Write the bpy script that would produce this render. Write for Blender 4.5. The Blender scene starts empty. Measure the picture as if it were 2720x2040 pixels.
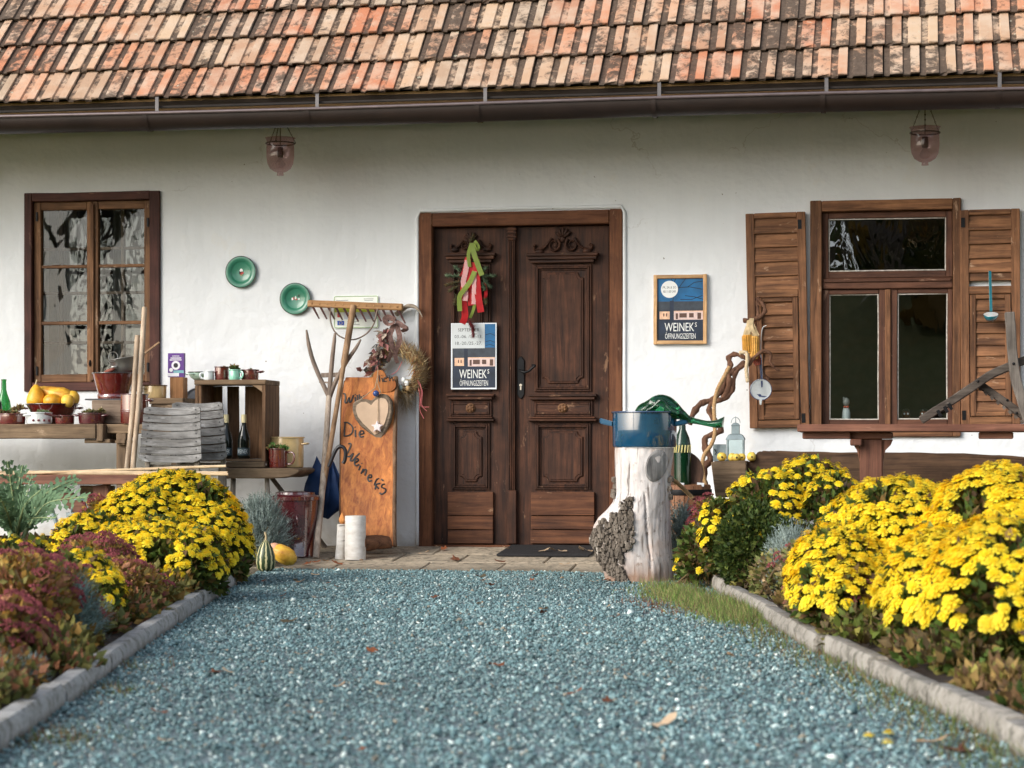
import bpy, bmesh, math, random
import numpy as np
from mathutils import Vector, Matrix, noise

R = random.Random(7)
NR = np.random.default_rng(11)
rad = math.radians
scene = bpy.context.scene
col = scene.collection

# ---------------------------------------------------------------- camera, sky, sun, exposure
# House coordinates: X along the facade, Y into the house, Z up; facade plane is Y=0, gravel Z=0.
TH = rad(10.2)
FPX, CX, HY = 5800.0, 1360.0, 1189.0        # focal length, centre column and horizon row in photo pixels
CAM = Vector((2.487, -14.18, 0.753))
FWD = Vector((-math.sin(TH), math.cos(TH), 0)); RGT = Vector((math.cos(TH), math.sin(TH), 0)); UP = Vector((0, 0, 1))
cd = bpy.data.cameras.new('camera'); cam = bpy.data.objects.new('camera', cd); col.objects.link(cam)
cam.location = CAM; cam.rotation_euler = (rad(90), 0, TH)
cd.sensor_width = 36; cd.lens = FPX / 2720 * 36
cd.shift_y = (HY - 1020) / 2720
cd.clip_start = 0.05; cd.clip_end = 600
cd.dof.use_dof = True; cd.dof.focus_distance = 13.6; cd.dof.aperture_fstop = 5.0
scene.camera = cam

SUN_EL, SUN_AZ = rad(28), rad(222)          # azimuth clockwise from +Y: behind the camera, to the left
w = bpy.data.worlds.new('World'); scene.world = w; w.use_nodes = True
wn = w.node_tree
sky = wn.nodes.new('ShaderNodeTexSky'); sky.sky_type = 'NISHITA'; sky.sun_disc = False
sky.sun_elevation = SUN_EL; sky.sun_rotation = SUN_AZ
sky.air_density = 1.0; sky.dust_density = 1.4; sky.ozone_density = 1.0
hs = wn.nodes.new('ShaderNodeHueSaturation'); hs.inputs['Saturation'].default_value = 0.5    # thin high haze: a paler sky
wn.links.new(sky.outputs[0], hs.inputs['Color']); wn.links.new(hs.outputs[0], wn.nodes['Background'].inputs[0])
wn.nodes['Background'].inputs[1].default_value = 0.15
sd = bpy.data.lights.new('sun', 'SUN'); sun = bpy.data.objects.new('sun', sd); col.objects.link(sun)
sd.energy = 1.45; sd.angle = rad(32); sd.color = (1, 0.94, 0.86)
sdir = Vector((math.sin(SUN_AZ) * math.cos(SUN_EL), math.cos(SUN_AZ) * math.cos(SUN_EL), math.sin(SUN_EL)))
sun.rotation_euler = (-sdir).to_track_quat('-Z', 'Y').to_euler(); sun.location = sdir * 30
scene.view_settings.view_transform = 'Standard'; scene.view_settings.look = 'None'
scene.view_settings.gamma = 1; scene.view_settings.use_curve_mapping = False
scene.view_settings.exposure = 0.98
scene.cycles.max_bounces = 8; scene.cycles.transparent_max_bounces = 24
scene.cycles.use_denoising = True
scene.cycles.caustics_reflective = False; scene.cycles.caustics_refractive = False

# ---------------------------------------------------------------- photo pixel -> place
def ray(px, py):
    return FWD + RGT * ((px - CX) / FPX) + UP * ((HY - py) / FPX)
def at(px, py, Y=0.0):
    d = ray(px, py); return CAM + d * ((Y - CAM.y) / d.y)
def gnd(px, py, z=0.0):
    d = ray(px, py); return CAM + d * ((z - CAM.z) / d.z)
def X_(px, Y=0.0): return at(px, HY, Y).x
def Z_(px, py, Y=0.0): return at(px, py, Y).z
def mpp(px, Y=0.0):                          # metres per photo pixel there
    return (at(px, HY, Y) - CAM).dot(FWD) / FPX

# ---------------------------------------------------------------- materials
MATS = {}
class NT:
    def __init__(s, name):
        s.m = bpy.data.materials.new(name); s.m.use_nodes = True; s.t = s.m.node_tree
        s.b = s.t.nodes['Principled BSDF']; s.out = s.t.nodes['Material Output']
    def n(s, typ, **kw):
        nd = s.t.nodes.new('ShaderNode' + typ)
        for k, v in kw.items():
            if k[0] == 'i' and k[1:].isdigit(): s.put(nd.inputs[int(k[1:])], v)
            elif k in nd.inputs.keys() and not hasattr(nd, k): s.put(nd.inputs[k], v)
            else: setattr(nd, k, v)
        return nd
    def put(s, sock, v):
        if isinstance(v, bpy.types.NodeSocket): s.t.links.new(v, sock)
        elif isinstance(v, bpy.types.Node): s.t.links.new(v.outputs[0], sock)
        else: sock.default_value = v
    def P(s, key, v): s.put(s.b.inputs[key], v)
    def ramp(s, fac, stops, interp='LINEAR'):
        r = s.n('ValToRGB'); s.put(r.inputs[0], fac); e = r.color_ramp.elements; r.color_ramp.interpolation = interp
        while len(e) < len(stops): e.new(0.5)
        for el, (p, c) in zip(e, stops):
            el.position = p; el.color = (*c, 1) if not isinstance(c, (int, float)) else (c, c, c, 1)
        return r
    def mix(s, fac, a, b, typ='MIX'):
        m = s.n('Mix'); m.data_type = 'RGBA'; m.blend_type = typ
        s.put(m.inputs[0], fac)
        for k, v in ((6, a), (7, b)):
            s.put(m.inputs[k], (*v, 1) if isinstance(v, tuple) and len(v) == 3 else v)
        return m.outputs[2]
    def math(s, op, a, b=0.0, clamp=False):
        m = s.n('Math'); m.operation = op; m.use_clamp = clamp; s.put(m.inputs[0], a); s.put(m.inputs[1], b); return m.outputs[0]
    def coords(s, scale=(1, 1, 1), rnd=True):
        tc = s.n('TexCoord'); src = tc.outputs['Object']
        if rnd:
            oi = s.n('ObjectInfo'); mul = s.n('VectorMath', operation='SCALE'); mul.inputs[0].default_value = (37, 71, 53)
            s.put(mul.inputs['Scale'], oi.outputs['Random'])
            ad = s.n('VectorMath', operation='ADD'); s.put(ad.inputs[0], src); s.put(ad.inputs[1], mul.outputs[0]); src = ad.outputs[0]
        mp = s.n('Mapping'); s.put(mp.inputs[0], src); mp.inputs['Scale'].default_value = scale
        return mp.outputs[0]
    def noise(s, vec, scale, detail=4, rough=0.55, dist=0.0):
        k = s.n('TexNoise'); s.put(k.inputs['Vector'], vec)
        k.inputs['Scale'].default_value = scale; k.inputs['Detail'].default_value = detail
        k.inputs['Roughness'].default_value = rough; k.inputs['Distortion'].default_value = dist
        return k.outputs[0]
    def bump(s, h, strength=0.3, dist=0.01):
        b = s.n('Bump'); s.put(b.inputs['Height'], h); b.inputs['Strength'].default_value = strength; b.inputs['Distance'].default_value = dist
        s.P('Normal', b.outputs[0]); return b
    def rnd(s): return s.n('ObjectInfo').outputs['Random']

def wood(name, c1, c2, axis='z', scale=1.0, rough=0.72, wear=None, wamt=0.5, bump=0.35, vary=0.35):
    if name in MATS: return MATS[name]
    t = NT(name); k = {'x': (0.06, 1, 1), 'y': (1, 0.06, 1), 'z': (1, 1, 0.06)}[axis]
    v = t.coords(k); g = t.noise(v, 38 * scale, 7, 0.62, 0.7)
    v2 = t.coords((1, 1, 1)); g2 = t.noise(v2, 5 * scale, 4, 0.6)
    g3 = t.noise(v, 140 * scale, 3, 0.6)
    c = t.ramp(g, [(0.34, c1), (0.66, c2)]).outputs[0]
    dk = t.ramp(g2, [(0.3, 1 - vary), (0.7, 1 + vary * 0.5)]).outputs[0]
    c = t.mix(1.0, c, dk, 'MULTIPLY')
    r1 = t.ramp(t.rnd(), [(0, 0.82), (1, 1.15)]).outputs[0]
    c = t.mix(1.0, c, r1, 'MULTIPLY')
    ln = t.ramp(g3, [(0.30, 0.45), (0.42, 1.0)]).outputs[0]
    c = t.mix(0.55, c, ln, 'MULTIPLY')
    if wear:
        wv = t.coords(tuple(0.35 if q == 0.06 else 1 for q in k)); wnz = t.noise(wv, 14 * scale, 8, 0.68, 0.3)
        f = t.ramp(wnz, [(0.66 - 0.2 * wamt, 0.0), (0.72 - 0.16 * wamt, 1.0)]).outputs[0]
        c = t.mix(f, c, wear)
    t.P('Base Color', c); t.P('Roughness', rough); t.P('Specular IOR Level', 0.3)
    t.bump(t.math('ADD', g, t.math('MULTIPLY', g3, 0.5)), bump, 0.006)
    MATS[name] = t.m; return t.m

def plain(name, c, rough=0.6, metal=0.0, var=0.15, nscale=12, bump=0.0, bscale=60, spec=0.4):
    if name in MATS: return MATS[name]
    t = NT(name); v = t.coords(); g = t.noise(v, nscale, 5, 0.6)
    f = t.ramp(g, [(0.3, 1 - var), (0.7, 1 + var)]).outputs[0]
    t.P('Base Color', t.mix(1.0, c, f, 'MULTIPLY')); t.P('Roughness', rough); t.P('Metallic', metal); t.P('Specular IOR Level', spec)
    if bump: t.bump(t.noise(v, bscale, 4), bump, 0.004)
    MATS[name] = t.m; return t.m

def enamel(name, c, chip=None, rough=0.16, camt=0.5):
    if name in MATS: return MATS[name]
    t = NT(name); v = t.coords(); g = t.noise(v, 9, 5, 0.65)
    f = t.ramp(g, [(0.3, 0.8), (0.7, 1.12)]).outputs[0]; cc = t.mix(1.0, c, f, 'MULTIPLY')
    if chip:
        h = t.noise(v, 13, 6, 0.7); m = t.ramp(h, [(0.78 - 0.12 * camt, 0.0), (0.8 - 0.12 * camt, 1.0)]).outputs[0]
        cc = t.mix(m, cc, chip)
    t.P('Base Color', cc); t.P('Roughness', t.ramp(g, [(0.3, rough), (0.75, rough + 0.18)]).outputs[0]); t.P('Coat Weight', 0.9); t.P('Coat Roughness', 0.06); t.P('Coat IOR', 2.0)
    t.bump(g, 0.06, 0.01)
    MATS[name] = t.m; return t.m

def vcol(name, rough=0.7, transl=0.0, var=0.2, spec=0.3, nscale=30):
    if name in MATS: return MATS[name]
    t = NT(name); a = t.n('Attribute', attribute_name='Col'); v = t.coords(rnd=False)
    f = t.ramp(t.noise(v, nscale, 3), [(0.3, 1 - var), (0.7, 1 + var)]).outputs[0]
    c = t.mix(1.0, a.outputs[0], f, 'MULTIPLY')
    t.P('Base Color', c); t.P('Roughness', rough); t.P('Specular IOR Level', spec)
    if transl:
        tr = t.n('BsdfTranslucent'); t.put(tr.inputs[0], c); mx = t.n('MixShader'); mx.inputs[0].default_value = transl
        t.t.links.new(t.b.outputs[0], mx.inputs[1]); t.t.links.new(tr.outputs[0], mx.inputs[2]); t.t.links.new(mx.outputs[0], t.out.inputs[0])
    MATS[name] = t.m; return t.m

def leafmat(name, c, rough=0.6, transl=0.25, var=0.25, ns=20, heart=None):
    if name in MATS: return MATS[name]
    t = NT(name); v = t.coords(); f = t.ramp(t.noise(v, ns, 4), [(0.3, 1 - var), (0.7, 1 + var)]).outputs[0]
    r1 = t.ramp(t.rnd(), [(0, 0.85), (1, 1.1)]).outputs[0]
    if heart:
        tc = t.n('TexCoord'); sx = t.n('SeparateXYZ'); t.put(sx.inputs[0], tc.outputs['Object']); c = t.mix(t.ramp(sx.outputs[2], [(0.12, 0.0), (0.42, 1.0)]).outputs[0], c, heart)
    cc = t.mix(1.0, t.mix(1.0, c, f, 'MULTIPLY'), r1, 'MULTIPLY'); t.P('Base Color', cc); t.P('Roughness', rough); t.P('Specular IOR Level', 0.25)
    tr = t.n('BsdfTranslucent'); t.put(tr.inputs[0], cc); mx = t.n('MixShader'); mx.inputs[0].default_value = transl
    t.t.links.new(t.b.outputs[0], mx.inputs[1]); t.t.links.new(tr.outputs[0], mx.inputs[2]); t.t.links.new(mx.outputs[0], t.out.inputs[0])
    MATS[name] = t.m; return t.m

def pane_mat(name, tint=(0.9, 0.93, 0.92), ior=1.75, wav=0.25, wsc=5, rough=0.0):
    if name in MATS: return MATS[name]
    t = NT(name); t.t.nodes.remove(t.b)
    tr = t.n('BsdfTransparent'); tr.inputs[0].default_value = (*tint, 1)
    gl = t.n('BsdfGlossy'); gl.inputs['Roughness'].default_value = rough; gl.inputs[0].default_value = (1, 1, 1, 1)
    lw = t.n('LayerWeight'); lw.inputs[0].default_value = 0.5; f0 = ((ior - 1) / (ior + 1)) ** 2; fr = t.n('MapRange'); t.put(fr.inputs[0], t.math('POWER', lw.outputs['Facing'], 4.0)); fr.inputs[3].default_value = f0; fr.inputs[4].default_value = min(1.0, f0 + 0.75)
    v = t.coords((1, 1, 0.7)); b = t.n('Bump'); t.put(b.inputs['Height'], t.noise(v, wsc, 3, 0.5, 0.6)); b.inputs['Strength'].default_value = wav; b.inputs['Distance'].default_value = 0.02
    t.put(gl.inputs['Normal'], b.outputs[0])
    mx = t.n('MixShader'); t.put(mx.inputs[0], fr.outputs[0]); t.t.links.new(tr.outputs[0], mx.inputs[1]); t.t.links.new(gl.outputs[0], mx.inputs[2])
    t.t.links.new(mx.outputs[0], t.out.inputs[0]); MATS[name] = t.m; return t.m

def glass(name, c, trans=0.9, rough=0.03, ior=1.45):
    if name in MATS: return MATS[name]
    t = NT(name); t.P('Base Color', (*c, 1)); t.P('Roughness', rough); t.P('Transmission Weight', trans); t.P('IOR', ior)
    MATS[name] = t.m; return t.m

# ---------------------------------------------------------------- mesh helpers
def finish(me, mat, smooth=None):
    if mat: me.materials.append(mat)
    if smooth is not None:
        me.polygons.foreach_set('use_smooth', [True] * len(me.polygons)); me.set_sharp_from_angle(angle=rad(smooth))
    me.update()
def link(name, me, parent=None):
    o = bpy.data.objects.new(name, me); col.objects.link(o)
    if parent: adopt(o, parent)
    return o
def world_of(p):
    m = Matrix.Translation(p.location) @ p.rotation_euler.to_matrix().to_4x4()
    return (world_of(p.parent) @ p.matrix_parent_inverse @ m) if p.parent else m
def adopt(o, p):
    o.parent = p; o.matrix_parent_inverse = world_of(p).inverted()

class MB:
    def __init__(s): s.v = []; s.f = []
    def add(s, vs, fs, M=None):
        k = len(s.v); s.v += [tuple(M @ Vector(q)) if M else tuple(q) for q in vs]; s.f += [tuple(i + k for i in f) for f in fs]; return s
    def box(s, x0, x1, y0, y1, z0, z1, M=None):
        return s.add([(x0, y0, z0), (x1, y0, z0), (x1, y1, z0), (x0, y1, z0), (x0, y0, z1), (x1, y0, z1), (x1, y1, z1), (x0, y1, z1)],
                     [(3, 2, 1, 0), (4, 5, 6, 7), (0, 1, 5, 4), (1, 2, 6, 5), (2, 3, 7, 6), (3, 0, 4, 7)], M)
    def beam(s, a, b, wx, wy, roll=Vector((0, 1, 0)), M=None):   # box from a to b, wx across, wy along 'roll'
        a = Vector(a); b = Vector(b); d = (b - a).normalized(); r = (roll - d * roll.dot(d)).normalized(); q = d.cross(r)
        vs = []
        for p in (a, b):
            for i, j in ((-1, -1), (1, -1), (1, 1), (-1, 1)): vs.append(p + q * (i * wx / 2) + r * (j * wy / 2))
        return s.add(vs, [(3, 2, 1, 0), (4, 5, 6, 7), (0, 1, 5, 4), (1, 2, 6, 5), (2, 3, 7, 6), (3, 0, 4, 7)], M)
    def tube(s, pts, r, n=8, cap=True, flat=1.0, M=None, closed=False, fax=Vector((0, 1, 0))):
        pts = [Vector(p) for p in pts]; m = len(pts); rs = r if isinstance(r, (list, tuple)) else [r] * m
        vs = []; prev = None
        for i, p in enumerate(pts):
            if closed: d = pts[(i + 1) % m] - pts[i - 1]
            else: d = pts[min(i + 1, m - 1)] - pts[max(i - 1, 0)]
            d = d.normalized() if d.length > 1e-9 else Vector((0, 0, 1))
            ref = prev if prev is not None else (fax if abs(d.dot(fax)) < 0.95 else Vector((1, 0, 0)))
            a = (ref - d * ref.dot(d)).normalized(); prev = a; b = d.cross(a)
            for k in range(n):
                th = 2 * math.pi * k / n; vs.append(p + a * (math.cos(th) * rs[i] * flat) + b * (math.sin(th) * rs[i]))
        fs = []
        for i in range(m if closed else m - 1):
            for k in range(n):
                j = (i + 1) % m; fs.append((i * n + k, i * n + (k + 1) % n, j * n + (k + 1) % n, j * n + k))
        if cap and not closed: fs += [tuple(range(n))[::-1], tuple((m - 1) * n + k for k in range(n))]
        return s.add(vs, fs, M)
    def lathe(s, prof, c=(0, 0, 0), n=28, M=None, close=False, sy=1.0):
        c = Vector(c); vs = []; m = len(prof)
        for r, z in prof:
            for k in range(n):
                th = 2 * math.pi * k / n; vs.append(c + Vector((r * math.cos(th), sy * r * math.sin(th), z)))
        fs = [(i * n + k, i * n + (k + 1) % n, (i + 1) * n + (k + 1) % n, (i + 1) * n + k) for i in range(m - 1) for k in range(n)]
        if close: fs += [((m - 1) * n + k, (m - 1) * n + (k + 1) % n, (k + 1) % n, k) for k in range(n)]
        else:
            if prof[0][0] > 1e-6: fs.append(tuple(range(n))[::-1])
            if prof[-1][0] > 1e-6: fs.append(tuple((m - 1) * n + k for k in range(n)))
        return s.add(vs, fs, M)
    def prism(s, poly, y0, y1, M=None):                       # polygon in X,Z swept from y0 to y1
        n = len(poly); vs = [(x, y0, z) for x, z in poly] + [(x, y1, z) for x, z in poly]
        fs = [tuple(range(n)), tuple(range(n, 2 * n))[::-1]] + [(i, i + n, (i + 1) % n + n, (i + 1) % n) for i in range(n)]
        return s.add(vs, fs, M)
    def ball(s, c, r, n=12, m=8, M=None):
        rx, ry, rz = r if isinstance(r, (tuple, list)) else (r, r, r); c = Vector(c)
        vs = [c + Vector((0, 0, -rz))]; fs = []
        for i in range(1, m):
            a = -math.pi / 2 + math.pi * i / m
            for k in range(n):
                th = 2 * math.pi * k / n; vs.append(c + Vector((rx * math.cos(a) * math.cos(th), ry * math.cos(a) * math.sin(th), rz * math.sin(a))))
        vs.append(c + Vector((0, 0, rz))); e = len(vs) - 1
        for k in range(n):
            fs.append((0, 1 + (k + 1) % n, 1 + k)); fs.append((e, e - n + k, e - n + (k + 1) % n))
            for i in range(m - 2): fs.append((1 + i * n + k, 1 + i * n + (k + 1) % n, 1 + (i + 1) * n + (k + 1) % n, 1 + (i + 1) * n + k))
        return s.add(vs, fs, M)
    def jitter(s, a):
        s.v = [(x + R.uniform(-a, a), y + R.uniform(-a, a), z + R.uniform(-a, a)) for x, y, z in s.v]; return s
    def mesh(s, name, mat, smooth=None, bevel=0.0, seg=1, weld=False, cuts=0, warp=0.0, wsc=3.0):
        me = bpy.data.meshes.new(name); me.from_pydata([tuple(q) for q in s.v], [], s.f)
        bm = bmesh.new(); bm.from_mesh(me)
        if weld: bmesh.ops.remove_doubles(bm, verts=bm.verts, dist=1e-5)
        bmesh.ops.recalc_face_normals(bm, faces=bm.faces)
        if bevel: bmesh.ops.bevel(bm, geom=list(bm.edges), offset=bevel, segments=seg, affect='EDGES', clamp_overlap=True)
        if cuts: bmesh.ops.subdivide_edges(bm, edges=[e for e in bm.edges if e.calc_length() > 0.06], cuts=cuts, use_grid_fill=True)
        if warp:
            off = Vector((R.uniform(-50, 50), R.uniform(-50, 50), R.uniform(-50, 50)))
            for q in bm.verts: q.co += noise.noise_vector(q.co * wsc + off) * warp
        bm.to_mesh(me); bm.free(); finish(me, mat, smooth); return me
    def build(s, name, mat, parent=None, **kw):
        return link(name, s.mesh(name, mat, **kw), parent)

def empty(name, loc):
    o = bpy.data.objects.new(name, None); o.empty_display_size = 0.1; o.location = loc; col.objects.link(o); return o
def tag(o, label, cat, group=None):
    o['label'] = label; o['category'] = cat
    if group: o['group'] = group
    return o
def structure(o): o['kind'] = 'structure'; return o
def stuff(o): o['kind'] = 'stuff'; return o
def thing(name, label, cat, loc, group=None): return tag(empty(name, loc), label, cat, group)

def rotmats(n, dirs=None, spin=None):
    """n 3x3 matrices whose local Z is dirs (n,3), random spin"""
    d = dirs / (np.linalg.norm(dirs, axis=1, keepdims=True) + 1e-9)
    ref = np.where(np.abs(d[:, 2:3]) < 0.95, np.array([[0, 0, 1.0]]), np.array([[1.0, 0, 0]]))
    a = np.cross(ref, d); a /= np.linalg.norm(a, axis=1, keepdims=True) + 1e-9; b = np.cross(d, a)
    th = NR.uniform(0, 2 * np.pi, n) if spin is None else spin
    c, s_ = np.cos(th)[:, None], np.sin(th)[:, None]
    return np.stack([a * c + b * s_, -a * s_ + b * c, d], axis=2)
def scatter(name, tv, tf, mats, scl, locs, cols, mat, parent=None, jit=0.0):
    tv = np.asarray(tv, float); n = len(locs); k = len(tv); fl = len(tf[0])
    base = tv[None].repeat(n, 0)
    if jit: base = base * (1 + NR.uniform(-jit, jit, base.shape))
    scl = np.asarray(scl); scl = scl[:, None, None] if scl.ndim == 1 else scl[:, None, :]
    V = np.einsum('nij,nkj->nki', mats, base * scl) + locs[:, None]
    F = (np.asarray(tf)[None] + (np.arange(n) * k)[:, None, None]).reshape(-1)
    me = bpy.data.meshes.new(name); me.vertices.add(n * k); me.vertices.foreach_set('co', V.reshape(-1).astype(np.float32))
    nf = n * len(tf); me.loops.add(nf * fl); me.loops.foreach_set('vertex_index', F.astype(np.int32))
    me.polygons.add(nf); me.polygons.foreach_set('loop_start', (np.arange(nf) * fl).astype(np.int32))
    me.update(calc_edges=True)
    ca = me.color_attributes.new('Col', 'FLOAT_COLOR', 'POINT')
    cc = np.ones((n, k, 4), np.float32); cc[:, :, :3] = np.asarray(cols)[:, None]
    ca.data.foreach_set('color', cc.reshape(-1)); me.materials.append(mat); me.validate()
    return link(name, me, parent)
def pal(n, cols, wts=None, var=0.15):
    cols = np.asarray(cols, float); i = NR.choice(len(cols), n, p=None if wts is None else np.asarray(wts) / np.sum(wts))
    return np.clip(cols[i] * (1 + NR.normal(0, var, (n, 1))), 0.005, 1)
LEAF_V = [(0, 0, 0), (-0.32, 0.10, 0.45), (0, 0, 0.5), (0.32, 0.10, 0.45), (0, -0.12, 1.0)]
LEAF_F = [(0, 2, 1), (0, 3, 2), (1, 2, 4), (2, 3, 4)]
OCT_V = [(1, 0, 0), (-1, 0, 0), (0, 1, 0), (0, -1, 0), (0, 0, 1), (0, 0, -1)]
OCT_F = [(0, 2, 4), (2, 1, 4), (1, 3, 4), (3, 0, 4), (2, 0, 5), (1, 2, 5), (3, 1, 5), (0, 3, 5)]
SPK_V = [(-0.5, 0, 0), (0.5, 0, 0), (0, 0.4, 0), (0.1, 0.05, 1)]
SPK_F = [(0, 1, 3), (1, 2, 3), (2, 0, 3)]

def text_mesh(s, mat, parent, x0, x1, z0, z1, y, name='lettering', rot=0.0):
    cu = bpy.data.curves.new('t', 'FONT'); cu.body = s; cu.resolution_u = 2
    o = bpy.data.objects.new('t', cu); col.objects.link(o); dg = bpy.context.evaluated_depsgraph_get(); dg.update()
    me = bpy.data.meshes.new_from_object(o.evaluated_get(dg)); bpy.data.objects.remove(o)
    co = np.array([v.co[:] for v in me.vertices]); lo, hi = co.min(0), co.max(0)
    u = (co[:, 0] - lo[0]) / (hi[0] - lo[0]); v = (co[:, 1] - lo[1]) / (hi[1] - lo[1])
    x = x0 + u * (x1 - x0); z = z0 + v * (z1 - z0)
    for i, q in enumerate(me.vertices): q.co = (x[i], y, z[i])
    me.name = name; finish(me, mat); me.update(); return link(name, me, parent)
def strokes(lines, mat, parent, Y, r, name='lettering', loop=None):
    b = MB()
    for ln in lines:
        pts = [at(px, py, Y) for px, py in ln]; b.tube(smooth_path(pts, 3), r, 6, flat=0.3)
    return b.build(name, mat, parent, smooth=60)
def smooth_path(pts, k=4):
    pts = [Vector(p) for p in pts]
    if len(pts) < 3: return pts
    out = []
    for i in range(len(pts) - 1):
        p0, p1, p2, p3 = pts[max(i - 1, 0)], pts[i], pts[i + 1], pts[min(i + 2, len(pts) - 1)]
        for j in range(k):
            t = j / k; out.append(0.5 * ((2 * p1) + (p2 - p0) * t + (2 * p0 - 5 * p1 + 4 * p2 - p3) * t * t + (3 * p1 - p0 - 3 * p2 + p3) * t ** 3))
    return out + [pts[-1]]

# ================================================================ SETTING: ground, path, kerbs, beds, paving
def m_ground():
    t = NT('meadow'); v = t.coords(rnd=False); g = t.noise(v, 1.2, 8, 0.7); h = t.noise(v, 30, 5)
    c = t.ramp(g, [(0.3, (0.06, 0.10, 0.015)), (0.5, (0.11, 0.14, 0.025)), (0.7, (0.24, 0.17, 0.035))]).outputs[0]
    t.P('Base Color', c); t.P('Roughness', 0.9); t.bump(h, 0.6, 0.05); return t.m
def m_soil():
    t = NT('soil'); v = t.coords(rnd=False); g = t.noise(v, 14, 8, 0.7)
    t.P('Base Color', t.ramp(g, [(0.3, (0.018, 0.011, 0.007)), (0.6, (0.05, 0.032, 0.02)), (0.8, (0.10, 0.07, 0.04))]).outputs[0])
    t.P('Roughness', 0.95); t.bump(g, 0.9, 0.03); return t.m
def m_gravelbed():
    t = NT('gravel_bed'); v = t.coords(rnd=False)
    vo = t.n('TexVoronoi'); t.put(vo.inputs['Vector'], v); vo.inputs['Scale'].default_value = 70
    c = t.ramp(vo.outputs['Color'], [(0.2, (0.06, 0.095, 0.10)), (0.6, (0.16, 0.22, 0.23)), (0.95, (0.3, 0.34, 0.34))]).outputs[0]
    big = t.noise(v, 1.6, 5, 0.6); c = t.mix(t.ramp(big, [(0.56, 0.0), (0.72, 0.6)]).outputs[0], c, (0.05, 0.045, 0.035))
    t.P('Base Color', c); t.P('Roughness', 0.85); t.bump(vo.outputs['Distance'], 0.8, 0.01); return t.m
def m_stone(name, c1, c2, sc=9):
    if name in MATS: return MATS[name]
    t = NT(name); v = t.coords(); g = t.noise(v, sc, 8, 0.7); h = t.noise(v, sc * 9, 5, 0.7); m = t.noise(v, sc * 0.5, 6, 0.75)
    c = t.ramp(g, [(0.28, c1), (0.72, c2)]).outputs[0]
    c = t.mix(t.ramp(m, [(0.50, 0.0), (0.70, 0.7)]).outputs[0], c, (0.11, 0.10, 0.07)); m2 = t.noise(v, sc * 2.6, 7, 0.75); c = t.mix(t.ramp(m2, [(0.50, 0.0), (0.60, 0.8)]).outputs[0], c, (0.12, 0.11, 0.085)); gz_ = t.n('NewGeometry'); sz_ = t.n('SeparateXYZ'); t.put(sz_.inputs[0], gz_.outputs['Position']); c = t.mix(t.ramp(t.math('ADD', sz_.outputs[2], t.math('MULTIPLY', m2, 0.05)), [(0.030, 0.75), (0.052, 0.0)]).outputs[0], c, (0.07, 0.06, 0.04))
    c = t.mix(1.0, c, t.ramp(h, [(0.3, 0.72), (0.6, 1.05)]).outputs[0], 'MULTIPLY')
    t.P('Base Color', c); t.P('Roughness', 0.88); t.bump(t.math('ADD', g, h), 0.5, 0.006); MATS[name] = t.m; return t.m

# one terrain sheet; behind the camera it climbs to a wooded slope that the windows mirror
def terrain():
    xs = np.concatenate([np.linspace(-160, -20, 18), np.linspace(-16, 16, 17), np.linspace(20, 160, 18)])
    ys = np.concatenate([np.linspace(-190, -24, 24), np.linspace(-20, 8, 15), np.linspace(20, 160, 8)])
    b = MB(); nx = len(xs)
    for y in ys:
        for x in xs:
            z = -0.03
            if y < -17: z += min(1.0, max(0.0, (x + 14) / 14)) * (min(0.12 * (-17 - y), 0.12 * 28) + max(0, (-45 - y)) * 0.2) + 0.3 * noise.noise(Vector((x * 0.06, y * 0.06, 0)))
            b.v.append((x, y, z))
    for j in range(len(ys) - 1):
        for i in range(nx - 1): b.f.append((j * nx + i, j * nx + i + 1, (j + 1) * nx + i + 1, (j + 1) * nx + i))
    return structure(b.build('ground', m_ground(), smooth=60))
terrain()

LK = [gnd(640, 1547), gnd(400, 1712), gnd(150, 1898)]          # foot of the left kerb on the gravel side
LK = [LK[0]] + LK[1:]; d = (LK[-1] - LK[0]).normalized(); LK.append(LK[-1] + d * 4.5)
RK = [gnd(1872, 1556), gnd(1975, 1618), gnd(2098, 1700), gnd(2225, 1762), gnd(2375, 1838), gnd(2528, 1915), gnd(2720, 2022)]
d = (RK[-1] - RK[-2]).normalized(); RK.append(RK[-1] + d * 4.0)
def along(pl, step):
    out = []; acc = 0.0
    for a, b in zip(pl[:-1], pl[1:]):
        L = (b - a).length
        while acc < L: out.append((a + (b - a) * (acc / L), (b - a).normalized())); acc += step
        acc -= L
    return out
PAVE_Y = -1.22
def poly_sheet(name, pts, z, mat, grid=0):
    b = MB(); b.v = [(p.x, p.y, z) for p in pts]; b.f = [tuple(range(len(pts)))]
    return b.build(name, mat)
pg = [Vector((LK[0].x - 0.25, PAVE_Y + 0.06, 0))] + LK + RK[::-1] + [Vector((RK[0].x + 0.1, PAVE_Y + 0.06, 0))]
structure(poly_sheet('gravel_path', pg, 0.0, m_gravelbed()))

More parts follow.
